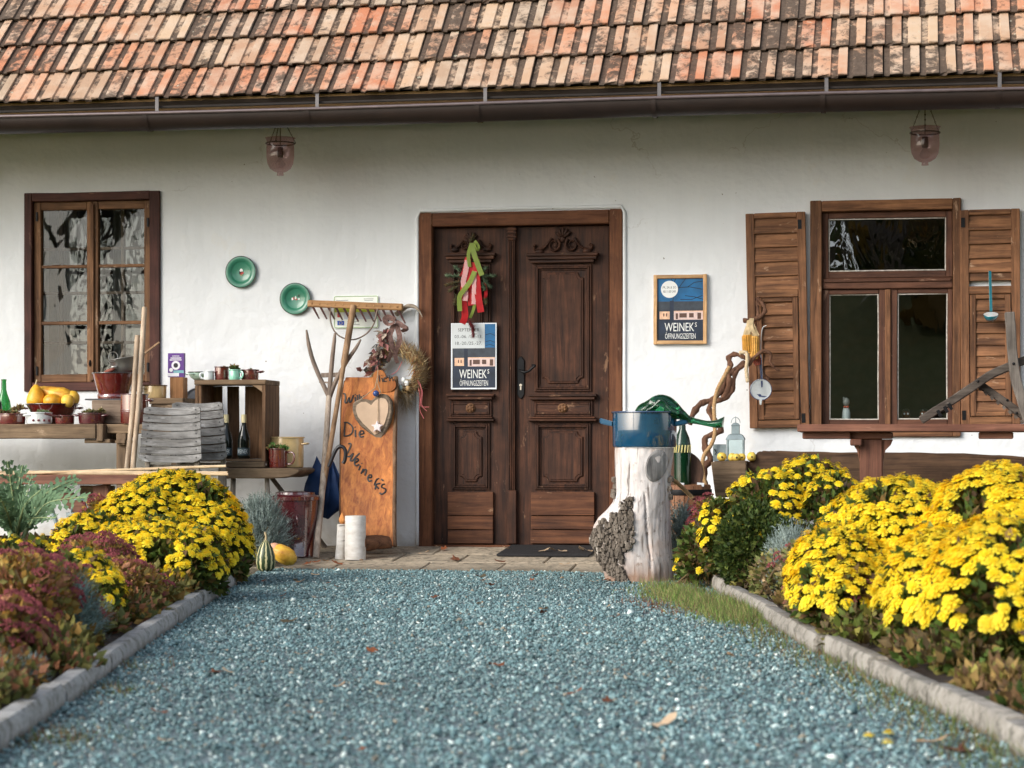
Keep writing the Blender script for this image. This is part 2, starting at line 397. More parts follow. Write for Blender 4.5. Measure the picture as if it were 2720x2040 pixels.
def inside(px, py, poly):
    n = len(poly); ins = np.zeros(len(px), bool); j = n - 1
    for i in range(n):
        xi, yi, xj, yj = poly[i].x, poly[i].y, poly[j].x, poly[j].y
        c = ((yi > py) != (yj > py)) & (px < (xj - xi) * (py - yi) / (yj - yi + 1e-12) + xi); ins ^= c; j = i
    return ins
def gravel():
    n = 270000; x = NR.uniform(-4.2, 4.6, n); y = NR.uniform(-10.4, PAVE_Y + 0.03, n)
    k = inside(x, y, pg); x, y = x[k], y[k]; n = len(x)
    r = 0.0040 + 0.0060 * NR.random(n) ** 2.4; r[NR.random(n) < 0.012] *= 1.8
    z = r * 0.35 + 0.002 + 0.006 * NR.random(n)
    th = NR.normal(0, 0.5, (n, 3)); dirs = np.array([[0, 0, 1.0]]) + th
    scl = np.stack([r * NR.uniform(0.8, 1.4, n), r * NR.uniform(0.8, 1.2, n), r * NR.uniform(0.5, 0.9, n)], 1)
    cols = pal(n, [(0.11, 0.175, 0.19), (0.16, 0.235, 0.25), (0.24, 0.31, 0.315), (0.075, 0.115, 0.12), (0.62, 0.65, 0.63), (0.24, 0.20, 0.16), (0.36, 0.41, 0.41)],
               [32, 32, 17, 11, 2.6, 2.6, 6], 0.2)
    pat = 0.5 + 0.5 * np.sin(1.7 * x + 0.9 * np.sin(1.3 * y)) * np.sin(1.1 * y + 1.4 * np.sin(0.9 * x)); fn = np.sin(7 * x + 2 * np.sin(5 * y)) * np.sin(6 * y + 2 * np.sin(4 * x)); cols = cols * (0.86 + 0.22 * pat + 0.07 * fn)[:, None] * np.array([[1.13, 1.22, 1.18]])
    return stuff(tag(scatter('gravel', OCT_V, OCT_F, rotmats(n, dirs), scl, np.stack([x, y, z], 1), cols, vcol('gravel_stone', 0.7, 0, 0.15, 0.35), jit=0.28),
                     'loose blue grey gravel covering the garden path', 'gravel'))
gravel()

M_KERB = m_stone('kerb_concrete', (0.25, 0.25, 0.24), (0.47, 0.46, 0.44), 6)
M_KERB_R = m_stone('kerb_limestone', (0.27, 0.24, 0.20), (0.50, 0.46, 0.40), 6)
def kerb(name, line, side, mat, L):
    e = structure(empty(name, line[0]))
    for i, (p, dd) in enumerate(along(line, L)):
        q = Vector((dd.y, -dd.x, 0)) * side; a = p + dd * 0.004; ln = L - 0.012
        b = MB(); segs = 6
        h = 0.072 + R.uniform(-0.008, 0.008); wd = 0.075; ti = R.uniform(-0.006, 0.006)
        prof = [(0, -0.08), (0.002, h - 0.02), (0.014, h), (wd - 0.014, h), (wd, h - 0.016), (wd, -0.08)]
        for s_ in range(segs + 1):
            c = a + dd * (ln * s_ / segs) + q * (ti * s_ / segs)
            for u, zz in prof:
                j = noise.noise_vector(Vector((c.x * 9, c.y * 9, u * 30 + zz * 20))) * 0.004
                b.v.append((c.x + q.x * u + j.x, c.y + q.y * u + j.y, zz + j.z))
        m = len(prof)
        for s_ in range(segs):
            for u in range(m - 1): b.f.append((s_ * m + u, s_ * m + u + 1, (s_ + 1) * m + u + 1, (s_ + 1) * m + u))
        b.f += [tuple(range(m)), tuple(segs * m + u for u in range(m))[::-1]]
        b.build('kerb_stone', mat, e, smooth=50)
    return e
kerb('left_kerb', LK, 1, M_KERB, 0.98)
kerb('right_kerb', RK, -1, M_KERB_R, 0.8)

def bed(name, line, side):
    pts = []
    for p, dd in along(line, 0.2): pts.append((p + Vector((dd.y, -dd.x, 0)) * side * 0.08))
    b = MB(); m = 26
    for p in pts:
        for k in range(m):
            u = (k / (m - 1)) ** 1.5 * 5.5 * side
            q = Vector((p.x - u, p.y, 0)); z = 0.03 + 0.05 * min(1, k / 5) + 0.02 * noise.noise(q * 5)
            b.v.append((q.x, q.y, z))
    for i in range(len(pts) - 1):
        for k in range(m - 1): b.f.append((i * m + k, i * m + k + 1, (i + 1) * m + k + 1, (i + 1) * m + k))
    return structure(b.build(name, MATS['soil'], smooth=60))
MATS['soil'] = m_soil()
bed('left_flower_bed', LK, 1)
bed('right_flower_bed', RK, -1)

# paving along the house: tilted base and separate slabs, joints recessed
FZ = 0.105                                                       # floor level at the wall
def pz(y): return 0.012 + (FZ - 0.012) * min(1.0, (y - PAVE_Y) / (0.05 - PAVE_Y))
M_SLAB = m_stone('sandstone', (0.36, 0.29, 0.20), (0.60, 0.50, 0.37), 7)
b = MB(); b.v = [(-7, PAVE_Y, pz(PAVE_Y) - 0.014), (7, PAVE_Y, pz(PAVE_Y) - 0.014), (7, 0.3, FZ - 0.014), (-7, 0.3, FZ - 0.014), (-7, PAVE_Y, -0.1), (7, PAVE_Y, -0.1)]
b.f = [(0, 1, 2, 3), (4, 5, 1, 0)]
pav = structure(b.build('paving', m_stone('joint_sand', (0.20, 0.17, 0.13), (0.36, 0.31, 0.25), 20)))
rows = [PAVE_Y + 0.01, -0.84, -0.43, -0.02]
for j in range(3):
    x = -2.6 + R.uniform(-0.1, 0.1)
    while x < 1.9:
        wdt = R.uniform(0.42, 0.62); y0, y1 = rows[j] + R.uniform(0, 0.012), rows[j + 1] - 0.014
        q = MB(); t_ = R.uniform(-0.003, 0.003)
        q.add([(x, y0, pz(y0) + t_), (x + wdt - 0.009, y0, pz(y0) - t_), (x + wdt - 0.009, y1, pz(y1)), (x, y1, pz(y1) + t_),
               (x, y0, pz(y0) - 0.06), (x + wdt - 0.009, y0, pz(y0) - 0.06), (x + wdt - 0.009, y1, pz(y1) - 0.06), (x, y1, pz(y1) - 0.06)],
              [(0, 1, 2, 3), (4, 5, 1, 0), (5, 6, 2, 1), (6, 7, 3, 2), (7, 4, 0, 3)])
        q.build('slab', M_SLAB, pav, bevel=0.006, cuts=2, warp=0.004, wsc=6, smooth=40); x += wdt

# ================================================================ FARMHOUSE
house = thing('farmhouse', 'white plastered farmhouse with a mottled clay tile roof', 'house', (0, 0, FZ))
def m_plaster():
    t = NT('plaster'); v = t.coords(rnd=False); big = t.noise(v, 1.1, 5, 0.6); fine = t.noise(v, 90, 5, 0.7); mid = t.noise(v, 7, 5, 0.6)
    stv = t.n('Mapping'); tc = t.n('TexCoord'); t.put(stv.inputs[0], tc.outputs['Object']); stv.inputs['Scale'].default_value = (9, 9, 0.35)
    st = t.noise(stv.outputs[0], 3, 5, 0.6)
    c = t.ramp(big, [(0.3, (0.70, 0.72, 0.735)), (0.7, (0.76, 0.78, 0.79))]).outputs[0]
    c = t.mix(1.0, c, t.ramp(st, [(0.3, 0.975), (0.65, 1.0)]).outputs[0], 'MULTIPLY')
    sp = t.noise(v, 26, 2, 0.4); c = t.mix(t.ramp(sp, [(0.765, 0.0), (0.785, 0.8)]).outputs[0], c, (0.16, 0.13, 0.10))
    # splash dirt: a low uneven band of soil thrown up by rain
    sx = t.n('SeparateXYZ'); t.put(sx.inputs[0], tc.outputs['Object'])
    hgt = t.math('ADD', sx.outputs[2], t.math('MULTIPLY', mid, 0.35))
    c = t.mix(t.ramp(hgt, [(0.25, 0.65), (0.41, 0.0)]).outputs[0], c, (0.34, 0.29, 0.22))
    vo = t.n('TexVoronoi'); vo.feature = 'DISTANCE_TO_EDGE'; wv = t.n('VectorMath', operation='ADD'); t.put(wv.inputs[0], v); nzv = t.n('TexNoise'); t.put(nzv.inputs[0], v); nzv.inputs['Scale'].default_value = 6; nzv.inputs['Detail'].default_value = 6
    sc_ = t.n('VectorMath', operation='SCALE'); t.put(sc_.inputs[0], nzv.outputs[1]); sc_.inputs['Scale'].default_value = 0.35; t.put(wv.inputs[1], sc_.outputs[0]); t.put(vo.inputs['Vector'], wv.outputs[0]); vo.inputs['Scale'].default_value = 0.8
    ck = t.math('MULTIPLY', t.ramp(vo.outputs['Distance'], [(0.0, 1.0), (0.0035, 0.0)]).outputs[0], t.ramp(t.noise(v, 0.9, 3), [(0.54, 0.0), (0.62, 0.5)]).outputs[0]); c = t.mix(ck, c, (0.34, 0.30, 0.25))
    pt = t.ramp(t.noise(v, 2.2, 6, 0.7), [(0.60, 0.0), (0.64, 0.22)]).outputs[0]; c = t.mix(pt, c, (0.72, 0.69, 0.62))
    t.P('Base Color', c); t.P('Roughness', 0.93); t.P('Specular IOR Level', 0.15)
    t.bump(t.math('ADD', t.math('MULTIPLY', big, 9.0), t.math('ADD', mid, t.math('MULTIPLY', fine, 0.25))), 0.35, 0.02); return t.m
M_PL = m_plaster()
DX0, DX1, DZ1 = X_(1113), X_(1654), Z_(1384, 561)
LX0, LX1, LZ0, LZ1 = X_(68), X_(425), Z_(245, 1039), Z_(245, 512)
RX0, RX1, RZ0, RZ1 = X_(2154), X_(2551), Z_(2350, 1160), Z_(2350, 532)
def wall():
    op = [(LX0, LX1, LZ0, LZ1), (DX0, DX1, -1, DZ1), (RX0, RX1, RZ0, RZ1)]
    xs = sorted({-7.0, 7.0, *[o[0] for o in op], *[o[1] for o in op], *np.arange(-6.8, 7, 0.35).round(3).tolist()})
    zs = sorted({-0.1, 3.35, *[o[2] for o in op if o[2] > 0], *[o[3] for o in op], *np.arange(0.15, 3.3, 0.35).round(3).tolist()})
    b = MB(); nx = len(xs)
    for y in (0.0, 0.42):
        for z in zs:
            for x in xs: b.v.append((x, y, z))
    N = nx * len(zs)
    def hole(i, j):
        cx, cz = (xs[i] + xs[i + 1]) / 2, (zs[j] + zs[j + 1]) / 2
        return any(o[0] < cx < o[1] and o[2] < cz < o[3] for o in op)
    for j in range(len(zs) - 1):
        for i in range(nx - 1):
            if hole(i, j): continue
            q = (j * nx + i, j * nx + i + 1, (j + 1) * nx + i + 1, (j + 1) * nx + i)
            b.f.append(q); b.f.append(tuple(k + N for k in q[::-1]))
            for di, dj, e in ((-1, 0, (0, 3)), (1, 0, (1, 2)), (0, -1, (0, 1)), (0, 1, (3, 2))):
                ii, jj = i + di, j + dj
                if 0 <= ii < nx - 1 and 0 <= jj < len(zs) - 1 and hole(ii, jj): b.f.append((q[e[0]], q[e[1]], q[e[1]] + N, q[e[0]] + N))
    return b.build('wall', M_PL, house)
wall()
# rooms behind the windows and the hall behind the door
M_ROOM = plain('room_wall', (0.10, 0.09, 0.08), 0.9)
for nm, x0, x1, z0, z1 in (('left_room', LX0 - 0.4, LX1 + 0.5, 0.2, 2.8), ('right_room', RX0 - 0.5, RX1 + 0.5, 0.2, 2.8), ('hall', DX0 - 0.2, DX1 + 0.2, 0.0, 2.8)):
    b = MB(); y0, y1 = 0.425, 3.2
    b.add([(x0, y0, z0), (x1, y0, z0), (x1, y1, z0), (x0, y1, z0), (x0, y0, z1), (x1, y0, z1), (x1, y1, z1), (x0, y1, z1)],
          [(0, 1, 2, 3), (4, 5, 6, 7), (1, 2, 6, 5), (2, 3, 7, 6), (3, 0, 4, 7)])
    b.build(nm, M_ROOM, house)
# gable ends and back so that the house is closed
b = MB(); b.box(-7, -6.6, 0.43, 6, -0.1, 3.3); b.box(6.6, 7, 0.43, 6, -0.1, 3.3); b.box(-6.6, 6.6, 5.6, 6, -0.1, 3.3); b.build('rear_wall', M_PL, house)

# ---- roof
PH = rad(46); CS, SN = math.cos(PH), math.sin(PH)
EY = -1.13; EZ = Z_(1360, 243, EY)
EXPO, TW, TL = 0.302, 0.211, 0.37
def m_tile():
    t = NT('clay_tile'); v = t.coords(); r = t.rnd()
    base = t.ramp(r, [(0.0, (0.45, 0.17, 0.09)), (0.2, (0.50, 0.23, 0.13)), (0.38, (0.40, 0.23, 0.145)), (0.55, (0.50, 0.35, 0.23)), (0.72, (0.50, 0.25, 0.145)), (0.88, (0.35, 0.265, 0.185)), (1.0, (0.44, 0.19, 0.11))]).outputs[0]
    tc = t.n('TexCoord'); sx = t.n('SeparateXYZ'); t.put(sx.inputs[0], tc.outputs['Object'])
    n1 = t.noise(v, 13, 8, 0.72, 0.4); n2 = t.noise(v, 34, 6, 0.7); n3 = t.noise(v, 5, 4, 0.6)
    pale = t.mix(t.ramp(n3, [(0.42, 0.0), (0.68, 0.75)]).outputs[0], base, (0.52, 0.41, 0.31))
    # algae and soot gather in the low channels of each tile and along weathered patches
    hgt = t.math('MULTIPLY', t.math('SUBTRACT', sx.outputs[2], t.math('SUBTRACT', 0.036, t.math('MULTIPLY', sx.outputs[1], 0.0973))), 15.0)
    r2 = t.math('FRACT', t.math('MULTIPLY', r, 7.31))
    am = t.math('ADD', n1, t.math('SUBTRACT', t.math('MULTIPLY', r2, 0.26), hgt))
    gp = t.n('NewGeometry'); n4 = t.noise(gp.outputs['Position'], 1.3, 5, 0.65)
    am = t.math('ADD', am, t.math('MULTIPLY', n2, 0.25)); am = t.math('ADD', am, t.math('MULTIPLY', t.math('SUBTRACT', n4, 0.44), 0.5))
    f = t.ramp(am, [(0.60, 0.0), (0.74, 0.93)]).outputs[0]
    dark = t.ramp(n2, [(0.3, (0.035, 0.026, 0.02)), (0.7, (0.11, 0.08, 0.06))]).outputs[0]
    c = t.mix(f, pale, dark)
    lk = t.ramp(t.noise(v, 22, 3, 0.5), [(0.70, 0.0), (0.73, 0.8)]).outputs[0]; c = t.mix(lk, c, (0.48, 0.44, 0.33))
    ms = t.ramp(t.noise(v, 4, 5, 0.7), [(0.68, 0.0), (0.78, 0.5)]).outputs[0]; c = t.mix(ms, c, (0.23, 0.17, 0.05))
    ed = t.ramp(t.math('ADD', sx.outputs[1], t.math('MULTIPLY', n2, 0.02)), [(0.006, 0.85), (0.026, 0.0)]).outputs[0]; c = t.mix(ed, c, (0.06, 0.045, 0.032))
    t.P('Base Color', c); t.P('Roughness', 0.88); t.P('Specular IOR Level', 0.2); t.bump(t.math('ADD', n1, n2), 0.55, 0.006); return t.m
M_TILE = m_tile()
def tile_mesh(seed):
    rr = random.Random(seed)
    prof = [(0.0, 0.001), (0.030, 0.0), (0.037, 0.012), (0.108, 0.012), (0.115, 0.001), (0.150, 0.0), (0.158, 0.017), (0.207, 0.017), (0.2085, 0.002)]
    ts = [0.0, 0.02, 0.14, 0.26, TL]; b = MB(); m = len(prof)
    chip = rr.random() < 0.3; cw = rr.uniform(0, 0.2)
    for k, s_ in enumerate(ts):                          # local: x across, y up the slope, z normal to the roof
        lift = 0.036 * (1 - s_ / TL)
        for x, h in prof:
            e = 0.0
            if k == 0: e = rr.uniform(-0.004, 0.004) + (0.022 if chip and abs(x - cw) < 0.025 else 0) - 0.006 * math.sin(x / TW * math.pi * 2)
            b.v.append((x, s_ + e, lift + h + (-0.003 if k == 0 else 0)))
    for k in range(len(ts) - 1):
        for i in range(m - 1): b.f.append((k * m + i, k * m + i + 1, (k + 1) * m + i + 1, (k + 1) * m + i))
    o = len(b.v)
    for x, h in prof: b.v.append((x, 0.006, 0.036 + h - 0.019))
    for x, h in prof: b.v.append((x, TL, h - 0.016))
    for i in range(m - 1): b.f.append((i + 1, i, o + i, o + i + 1)); b.f.append((o + i, o + i + 1, o + m + i + 1, o + m + i))
    b.f.append(tuple([k * m for k in range(len(ts))] + [o + m, o])); b.f.append(tuple([k * m + m - 1 for k in range(len(ts))] + [o + 2 * m - 1, o + m - 1]))
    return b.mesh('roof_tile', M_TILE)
def m_plainroof(): return wood('roof_batten', (0.03, 0.022, 0.018), (0.07, 0.05, 0.04), 'x')
roofM = Matrix.Translation((0, EY, EZ)) @ Matrix.Rotation(PH, 4, 'X')
b = MB()
for x0, x1 in ((-7.2, 7.2),):
    b.box(x0, x1, 0.03, 4.4, -0.075, -0.022, roofM)
roof = b.build('roof', m_plainroof(), house)
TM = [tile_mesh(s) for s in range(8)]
nt = 0; extra = []
for row in range(12):
    x = -7.1 + (TW / 2 if row % 2 else 0) - 0.03
    while x < 7.0:
        M = roofM @ Matrix.Translation((x + R.uniform(-0.003, 0.003), row * EXPO + R.uniform(-0.006, 0.006), R.uniform(-0.002, 0.003))) @ Matrix.Rotation(R.uniform(-0.012, 0.012), 4, 'Z') @ Matrix.Rotation(R.uniform(-0.012, 0.012), 4, 'X')
        if row < 7 and -3.95 < x < 4.1:
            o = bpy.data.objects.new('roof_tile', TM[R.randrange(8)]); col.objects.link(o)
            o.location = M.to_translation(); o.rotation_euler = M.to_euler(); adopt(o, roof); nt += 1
        else: extra.append(M)
        x += TW
b = MB()
for M in extra: me = TM[0]; b.add([v.co for v in me.vertices], [tuple(p.vertices) for p in me.polygons], M)
stuff(b.build('outer_roof_tiling', plain('weathered_clay', (0.46, 0.26, 0.17), 0.88, 0, 0.5, 9), roof))

# eave underside, fascia, gutter
M_SOF = wood('eave_wood', (0.34, 0.20, 0.09), (0.50, 0.31, 0.15), 'x', 1, 0.8)
GZ = Z_(1360, 321, EY - 0.1); SZ = GZ + 0.22
x = -7.0
e = None
for k in range(8):
    b = MB(); y0 = EY + 0.04 + k * 0.108; b.box(-7, 7, y0, y0 + 0.103, SZ - 0.02, SZ); b.build('soffit_board', M_SOF, house)
b = MB(); b.box(-7.1, 7.1, EY + 0.012, EY + 0.036, SZ - 0.05, EZ - 0.035); b.build('fascia', wood('fascia_wood', (0.015, 0.011, 0.009), (0.03, 0.022, 0.018), 'x'), house)
M_GUT = plain('brown_gutter', (0.022, 0.013, 0.010), 0.5, 0.0, 0.25, 6)
def gutter_profile(r, n=14): return [(-math.cos(math.pi * k / n) * r, -math.sin(math.pi * k / n) * r) for k in range(n + 1)]
GR = 0.092; GYc = EY - 0.098; GCz = GZ + GR
b = MB(); P = gutter_profile(GR); Q = [(y * 0.95, z * 0.95) for y, z in P][::-1]
ring = P + Q; m = len(ring); xs = list(np.linspace(-7.1, 7.1, 40))
for x in xs:
    for y, z in ring: b.v.append((x, GYc + y, GCz + z + 0.004 * math.sin(x * 1.3)))
for i in range(len(xs) - 1):
    for k in range(m): b.f.append((i * m + k, i * m + (k + 1) % m, (i + 1) * m + (k + 1) % m, (i + 1) * m + k))
gut = b.build('gutter', M_GUT, house, smooth=50)
b = MB(); b.tube([(x, GYc - GR - 0.002, GCz + 0.004 + 0.004 * math.sin(x * 1.3)) for x in xs], 0.011, 8); b.build('bead', plain('gutter_bead', (0.13, 0.10, 0.10), 0.3, 0.3, 0.2), gut, smooth=60)
M_STRAP = plain('strap_zinc', (0.13, 0.12, 0.12), 0.5, 0.5, 0.2)
for px in (-60, 398, 826, 1275, 1740, 2187, 2650, 3100):
    xb = X_(px, GYc); b = MB()
    pr = [(GYc + y * 1.06, GCz + z * 1.06) for y, z in gutter_profile(GR)]
    for y, z in pr: b.v += [(xb - 0.014, y, z), (xb + 0.014, y, z)]
    b.f = [(2 * k, 2 * k + 1, 2 * k + 3, 2 * k + 2) for k in range(len(pr) - 1)]; b.build('bracket', M_GUT, gut, smooth=60)
    b = MB(); b.box(xb + 0.004, xb + 0.026, EY - 0.012, EY - 0.004, GCz - 0.01, EZ + 0.03); b.build('strap', M_STRAP, gut)

# ---- timber materials of the facade
W_FR = wood('door_frame_wood', (0.085, 0.030, 0.014), (0.20, 0.080, 0.036), 'z', 1, 0.75, (0.24, 0.13, 0.075), 0.15)
W_FRX = wood('door_frame_wood_x', (0.085, 0.030, 0.014), (0.20, 0.080, 0.036), 'x', 1, 0.75, (0.24, 0.13, 0.075), 0.15)
W_DR = wood('door_wood', (0.022, 0.008, 0.0045), (0.085, 0.032, 0.015), 'z', 1, 0.68, (0.21, 0.115, 0.065), 0.12, vary=0.55)
W_DRX = wood('door_wood_x', (0.024, 0.009, 0.005), (0.095, 0.036, 0.017), 'x', 1, 0.68, (0.25, 0.14, 0.08), 0.3, vary=0.55)
W_KICK = wood('kick_wood', (0.050, 0.018, 0.009), (0.155, 0.062, 0.028), 'x', 0.9, 0.7, (0.33, 0.20, 0.12), 0.25)
W_SASH = wood('sash_wood', (0.10, 0.045, 0.020), (0.25, 0.125, 0.058), 'z', 1, 0.7, (0.45, 0.30, 0.19), 0.2)
W_SASHX = wood('sash_wood_x', (0.10, 0.045, 0.020), (0.25, 0.125, 0.058), 'x', 1, 0.7, (0.45, 0.30, 0.19), 0.1)
W_OUT = wood('red_brown_paint', (0.050, 0.018, 0.014), (0.10, 0.036, 0.026), 'z', 1, 0.7, (0.22, 0.12, 0.08), 0.12)
W_OUTX = wood('red_brown_paint_x', (0.050, 0.018, 0.014), (0.10, 0.036, 0.026), 'x', 1, 0.7, (0.22, 0.12, 0.08), 0.12)
W_SH = wood('shutter_wood', (0.085, 0.036, 0.016), (0.27, 0.125, 0.058), 'z', 1, 0.7, (0.42, 0.27, 0.17), 0.15)
W_SHX = wood('shutter_wood_x', (0.095, 0.040, 0.018), (0.31, 0.145, 0.066), 'x', 1, 0.7, (0.46, 0.30, 0.19), 0.2)
W_CAS = wood('casement_wood', (0.055, 0.022, 0.013), (0.14, 0.060, 0.034), 'z', 1, 0.7, (0.26, 0.15, 0.10), 0.1)
W_CASX = wood('casement_wood_x', (0.055, 0.022, 0.013), (0.14, 0.060, 0.034), 'x', 1, 0.7, (0.26, 0.15, 0.10), 0.1)
W_PUT = plain('old_white_putty', (0.50, 0.47, 0.42), 0.8, 0, 0.35, 40)

def fr(o, x0, x1, z0, z1, wl, wr, wt, wb, y0, y1, mz, mx, parent, name, bev=0.004):
    for nm, q, m in ((name, (x0, x0 + wl, y0, y1, z0, z1), mz), (name, (x1 - wr, x1, y0, y1, z0, z1), mz),
                     (name, (x0 + wl, x1 - wr, y0 + 0.002, y1 - 0.002, z1 - wt, z1), mx), (name, (x0 + wl, x1 - wr, y0 + 0.002, y1 - 0.002, z0, z0 + wb), mx)):
        if q[5] - q[4] > 0.003 and q[1] - q[0] > 0.003: MB().box(*q).build(nm, m, parent, bevel=bev, cuts=2, warp=0.003, wsc=4)

# ---- door
fx0, fx1 = X_(1148), X_(1619); fz1 = Z_(1384, 598)
dz0 = FZ + 0.004
b = MB(); b.box(DX0, fx0, -0.012, 0.16, FZ - 0.02, DZ1); dframe = b.build('door_frame', W_FR, house, bevel=0.006, cuts=3, warp=0.004, wsc=4)
MB().box(fx1, DX1, -0.012, 0.16, FZ - 0.02, DZ1).build('jamb', W_FR, dframe, bevel=0.006, cuts=3, warp=0.004, wsc=4)
MB().box(fx0, fx1, -0.010, 0.158, fz1, DZ1 - 0.001).build('lintel', W_FRX, dframe, bevel=0.006, cuts=3, warp=0.004, wsc=4)
LY = 0.055                                                       # front of the door leaves
def zx(px, py): p = at(px, py, LY); return p.x, p.z
def dbox(b, px0, px1, py0, py1, y0, y1): b.box(X_(px0, LY), X_(px1, LY), y0, y1, Z_((px0 + px1) / 2, py1, LY), Z_((px0 + px1) / 2, py0, LY)); return b
def notch_poly(x0, x1, z0, z1, c):
    out = []
    for cx, cz, sx, sz in ((x0, z0, 1, 1), (x1, z0, -1, 1), (x1, z1, -1, -1), (x0, z1, 1, -1)):
        arc = [(cx + sx * c, cz), (cx + sx * c, cz + sz * c * 0.45), (cx + sx * c * 0.75, cz + sz * c * 0.75), (cx + sx * c * 0.45, cz + sz * c), (cx, cz + sz * c)]
        if (sx, sz) in ((1, 1), (-1, -1)): arc = arc[::-1]
        out += arc
    return out
def bring(parent, px0, px1, py0, py1, name='panel_moulding'):
    x0, x1 = X_(px0, LY), X_(px1, LY); z0, z1 = Z_((px0 + px1) / 2, py1, LY), Z_((px0 + px1) / 2, py0, LY)
    b = MB()
    for i, (wd, y) in enumerate(((0.014, -0.014), (0.012, -0.024), (0.013, -0.008))):
        a = sum((0.014, 0.012, 0.013)[:i]); X0, X1, Z0, Z1 = x0 + a, x1 - a, z0 + a, z1 - a
        b.box(X0, X0 + wd, LY + y, LY + 0.004, Z0, Z1); b.box(X1 - wd, X1, LY + y, LY + 0.004, Z0, Z1)
        b.box(X0 + wd, X1 - wd, LY + y + 0.001, LY + 0.004, Z1 - wd, Z1); b.box(X0 + wd, X1 - wd, LY + y + 0.001, LY + 0.004, Z0, Z0 + wd)
    b.build(name, W_DR, parent, bevel=0.003)
    a = 0.052; c = 0.035 if (x1 - x0) > 0.2 else 0.022
    if z1 - z0 > 0.15:
        MB().prism(notch_poly(x0 + a, x1 - a, z0 + a, z1 - a, c), LY - 0.011, LY + 0.004).build('panel_field', W_DR, parent, bevel=0.006)
        MB().prism(notch_poly(x0 + a + .014, x1 - a - .014, z0 + a + .014, z1 - a - .014, c), LY - 0.015, LY - 0.009).build('panel_face', W_DR, parent, bevel=0.003)
    else:
        MB().prism(notch_poly(x0 + 0.02, x1 - 0.02, z0 + 0.016, z1 - 0.016, 0.014), LY - 0.018, LY - 0.006).build('panel_field', W_DRX, parent, bevel=0.003)
def carving(parent, pxc, pyc, wpx):
    c = at(pxc, pyc, LY); s_ = wpx * mpp(pxc, LY) / 2; b = MB(); y = LY - 0.012
    for sg in (-1, 1):
        sp = [(c.x + sg * (0.30 * s_ + 0.22 * s_ * (1 - t / 16) * math.cos(t * 0.75 + 2.2)), y, c.z + 0.02 * s_ + 0.24 * s_ * (1 - t / 16) * math.sin(t * 0.75 + 2.2)) for t in range(14)]
        b.tube(smooth_path(sp, 2), [0.011 * (1 - 0.03 * k) for k in range(27)], 6)
        sc_ = [(c.x + sg * q * s_, y, c.z + z_ * s_) for q, z_ in ((0.38, 0.25), (0.55, 0.0), (0.72, -0.12), (0.92, -0.14), (0.98, -0.03), (0.9, 0.03))]
        b.tube(smooth_path(sc_, 3), 0.010, 6); b.ball((c.x + sg * 0.8 * s_, y, c.z - 0.2 * s_), (0.03, 0.012, 0.016), 8, 6)
    for k in range(5):
        a = rad(-56 + 28 * k); d_ = Vector((math.sin(a), 0, math.cos(a)))
        b.ball(Vector((c.x, y, c.z + 0.26 * s_)) + d_ * 0.19 * s_, (0.011, 0.013, 0.03), 8, 6, Matrix.Translation(Vector((c.x, y, c.z + 0.26 * s_)) + d_ * 0.19 * s_) @ Matrix.Rotation(a, 4, 'Y') @ Matrix.Translation(-(Vector((c.x, y, c.z + 0.26 * s_)) + d_ * 0.19 * s_)))
    b.ball((c.x, y, c.z + 0.2 * s_), (0.02, 0.014, 0.02), 8, 6)
    b.build('carving', W_DR, parent, smooth=60)
def leaf(px0, px1, pan, pwide, name_cx):
    x0, x1 = X_(px0, LY), X_(px1, LY)
    o = MB().box(x0, x1, LY, LY + 0.05, dz0, fz1 - 0.006).build('door', W_DR, house, bevel=0.003)
    p0, p1 = pan; c = (p0 + p1) / 2; e = pwide
    bring(o, p0, p1, 703, 1040); bring(o, p0 + 2, p1 - 2, 1124, 1301); bring(o, p0 - 3, p1 + 3, 1064, 1106, 'drawer_panel')
    carving(o, c, 652, (p1 - p0) * 1.05)
    for py0, py1, ex in ((673, 681, e), (682, 690, e - 4), (691, 699, e - 11), (1047, 1054, e - 4), (1055, 1062, e - 9), (1107, 1112, e - 8), (1113, 1119, e - 4)):
        dbox(MB(), c - (p1 - p0) / 2 - ex, c + (p1 - p0) / 2 + ex, py0, py1, LY - 0.034 - 0.001 * ex, LY + 0.003).build('cornice', W_DRX, o, bevel=0.004)
    r = at(c, 1084, LY); b = MB(); b.lathe([(0.0, 0.022), (0.012, 0.02), (0.02, 0.012), (0.03, 0.01), (0.034, 0.0)], (0, 0, 0), 18, Matrix.Translation((r.x, LY - 0.017, r.z)) @ Matrix.Rotation(rad(90), 4, 'X'))
    for k in range(6):
        a = k * math.pi / 3 + 0.5; b.ball((r.x + 0.019 * math.cos(a), LY - 0.031, r.z + 0.019 * math.sin(a)), (0.008, 0.008, 0.008), 8, 6)
    b.build('rosette', W_SASH, o, smooth=60)
    for k, (a, bb) in enumerate(((1307, 1369), (1371, 1406), (1408, 1444))):
        dbox(MB(), c - (p1 - p0) / 2 - 8, c + (p1 - p0) / 2 + 8, a, bb, LY - 0.026 - 0.002 * (k == 1), LY + 0.003).build('kick_board', W_KICK, o, bevel=0.003, cuts=2, warp=0.003, wsc=5)
    return o
dl = leaf(1149, 1352, (1199, 1304), 15, 0); dr = leaf(1356, 1618, (1420, 1572), 19, 0)
for q in (1353, 1357.5, 1362, 1366.5): dbox(MB(), q, q + 3.4, 640, 1302, LY - 0.034, LY + 0.004).build('astragal_reed', W_DR, dl, bevel=0.003)
dbox(MB(), 1350, 1373, 603, 640, LY - 0.032, LY + 0.004).build('astragal_capital', W_DR, dl, bevel=0.006)
for py in (608, 618, 628): dbox(MB(), 1348, 1375, py, py + 5, LY - 0.042, LY - 0.03).build('astragal_fillet', W_DRX, dl, bevel=0.003)
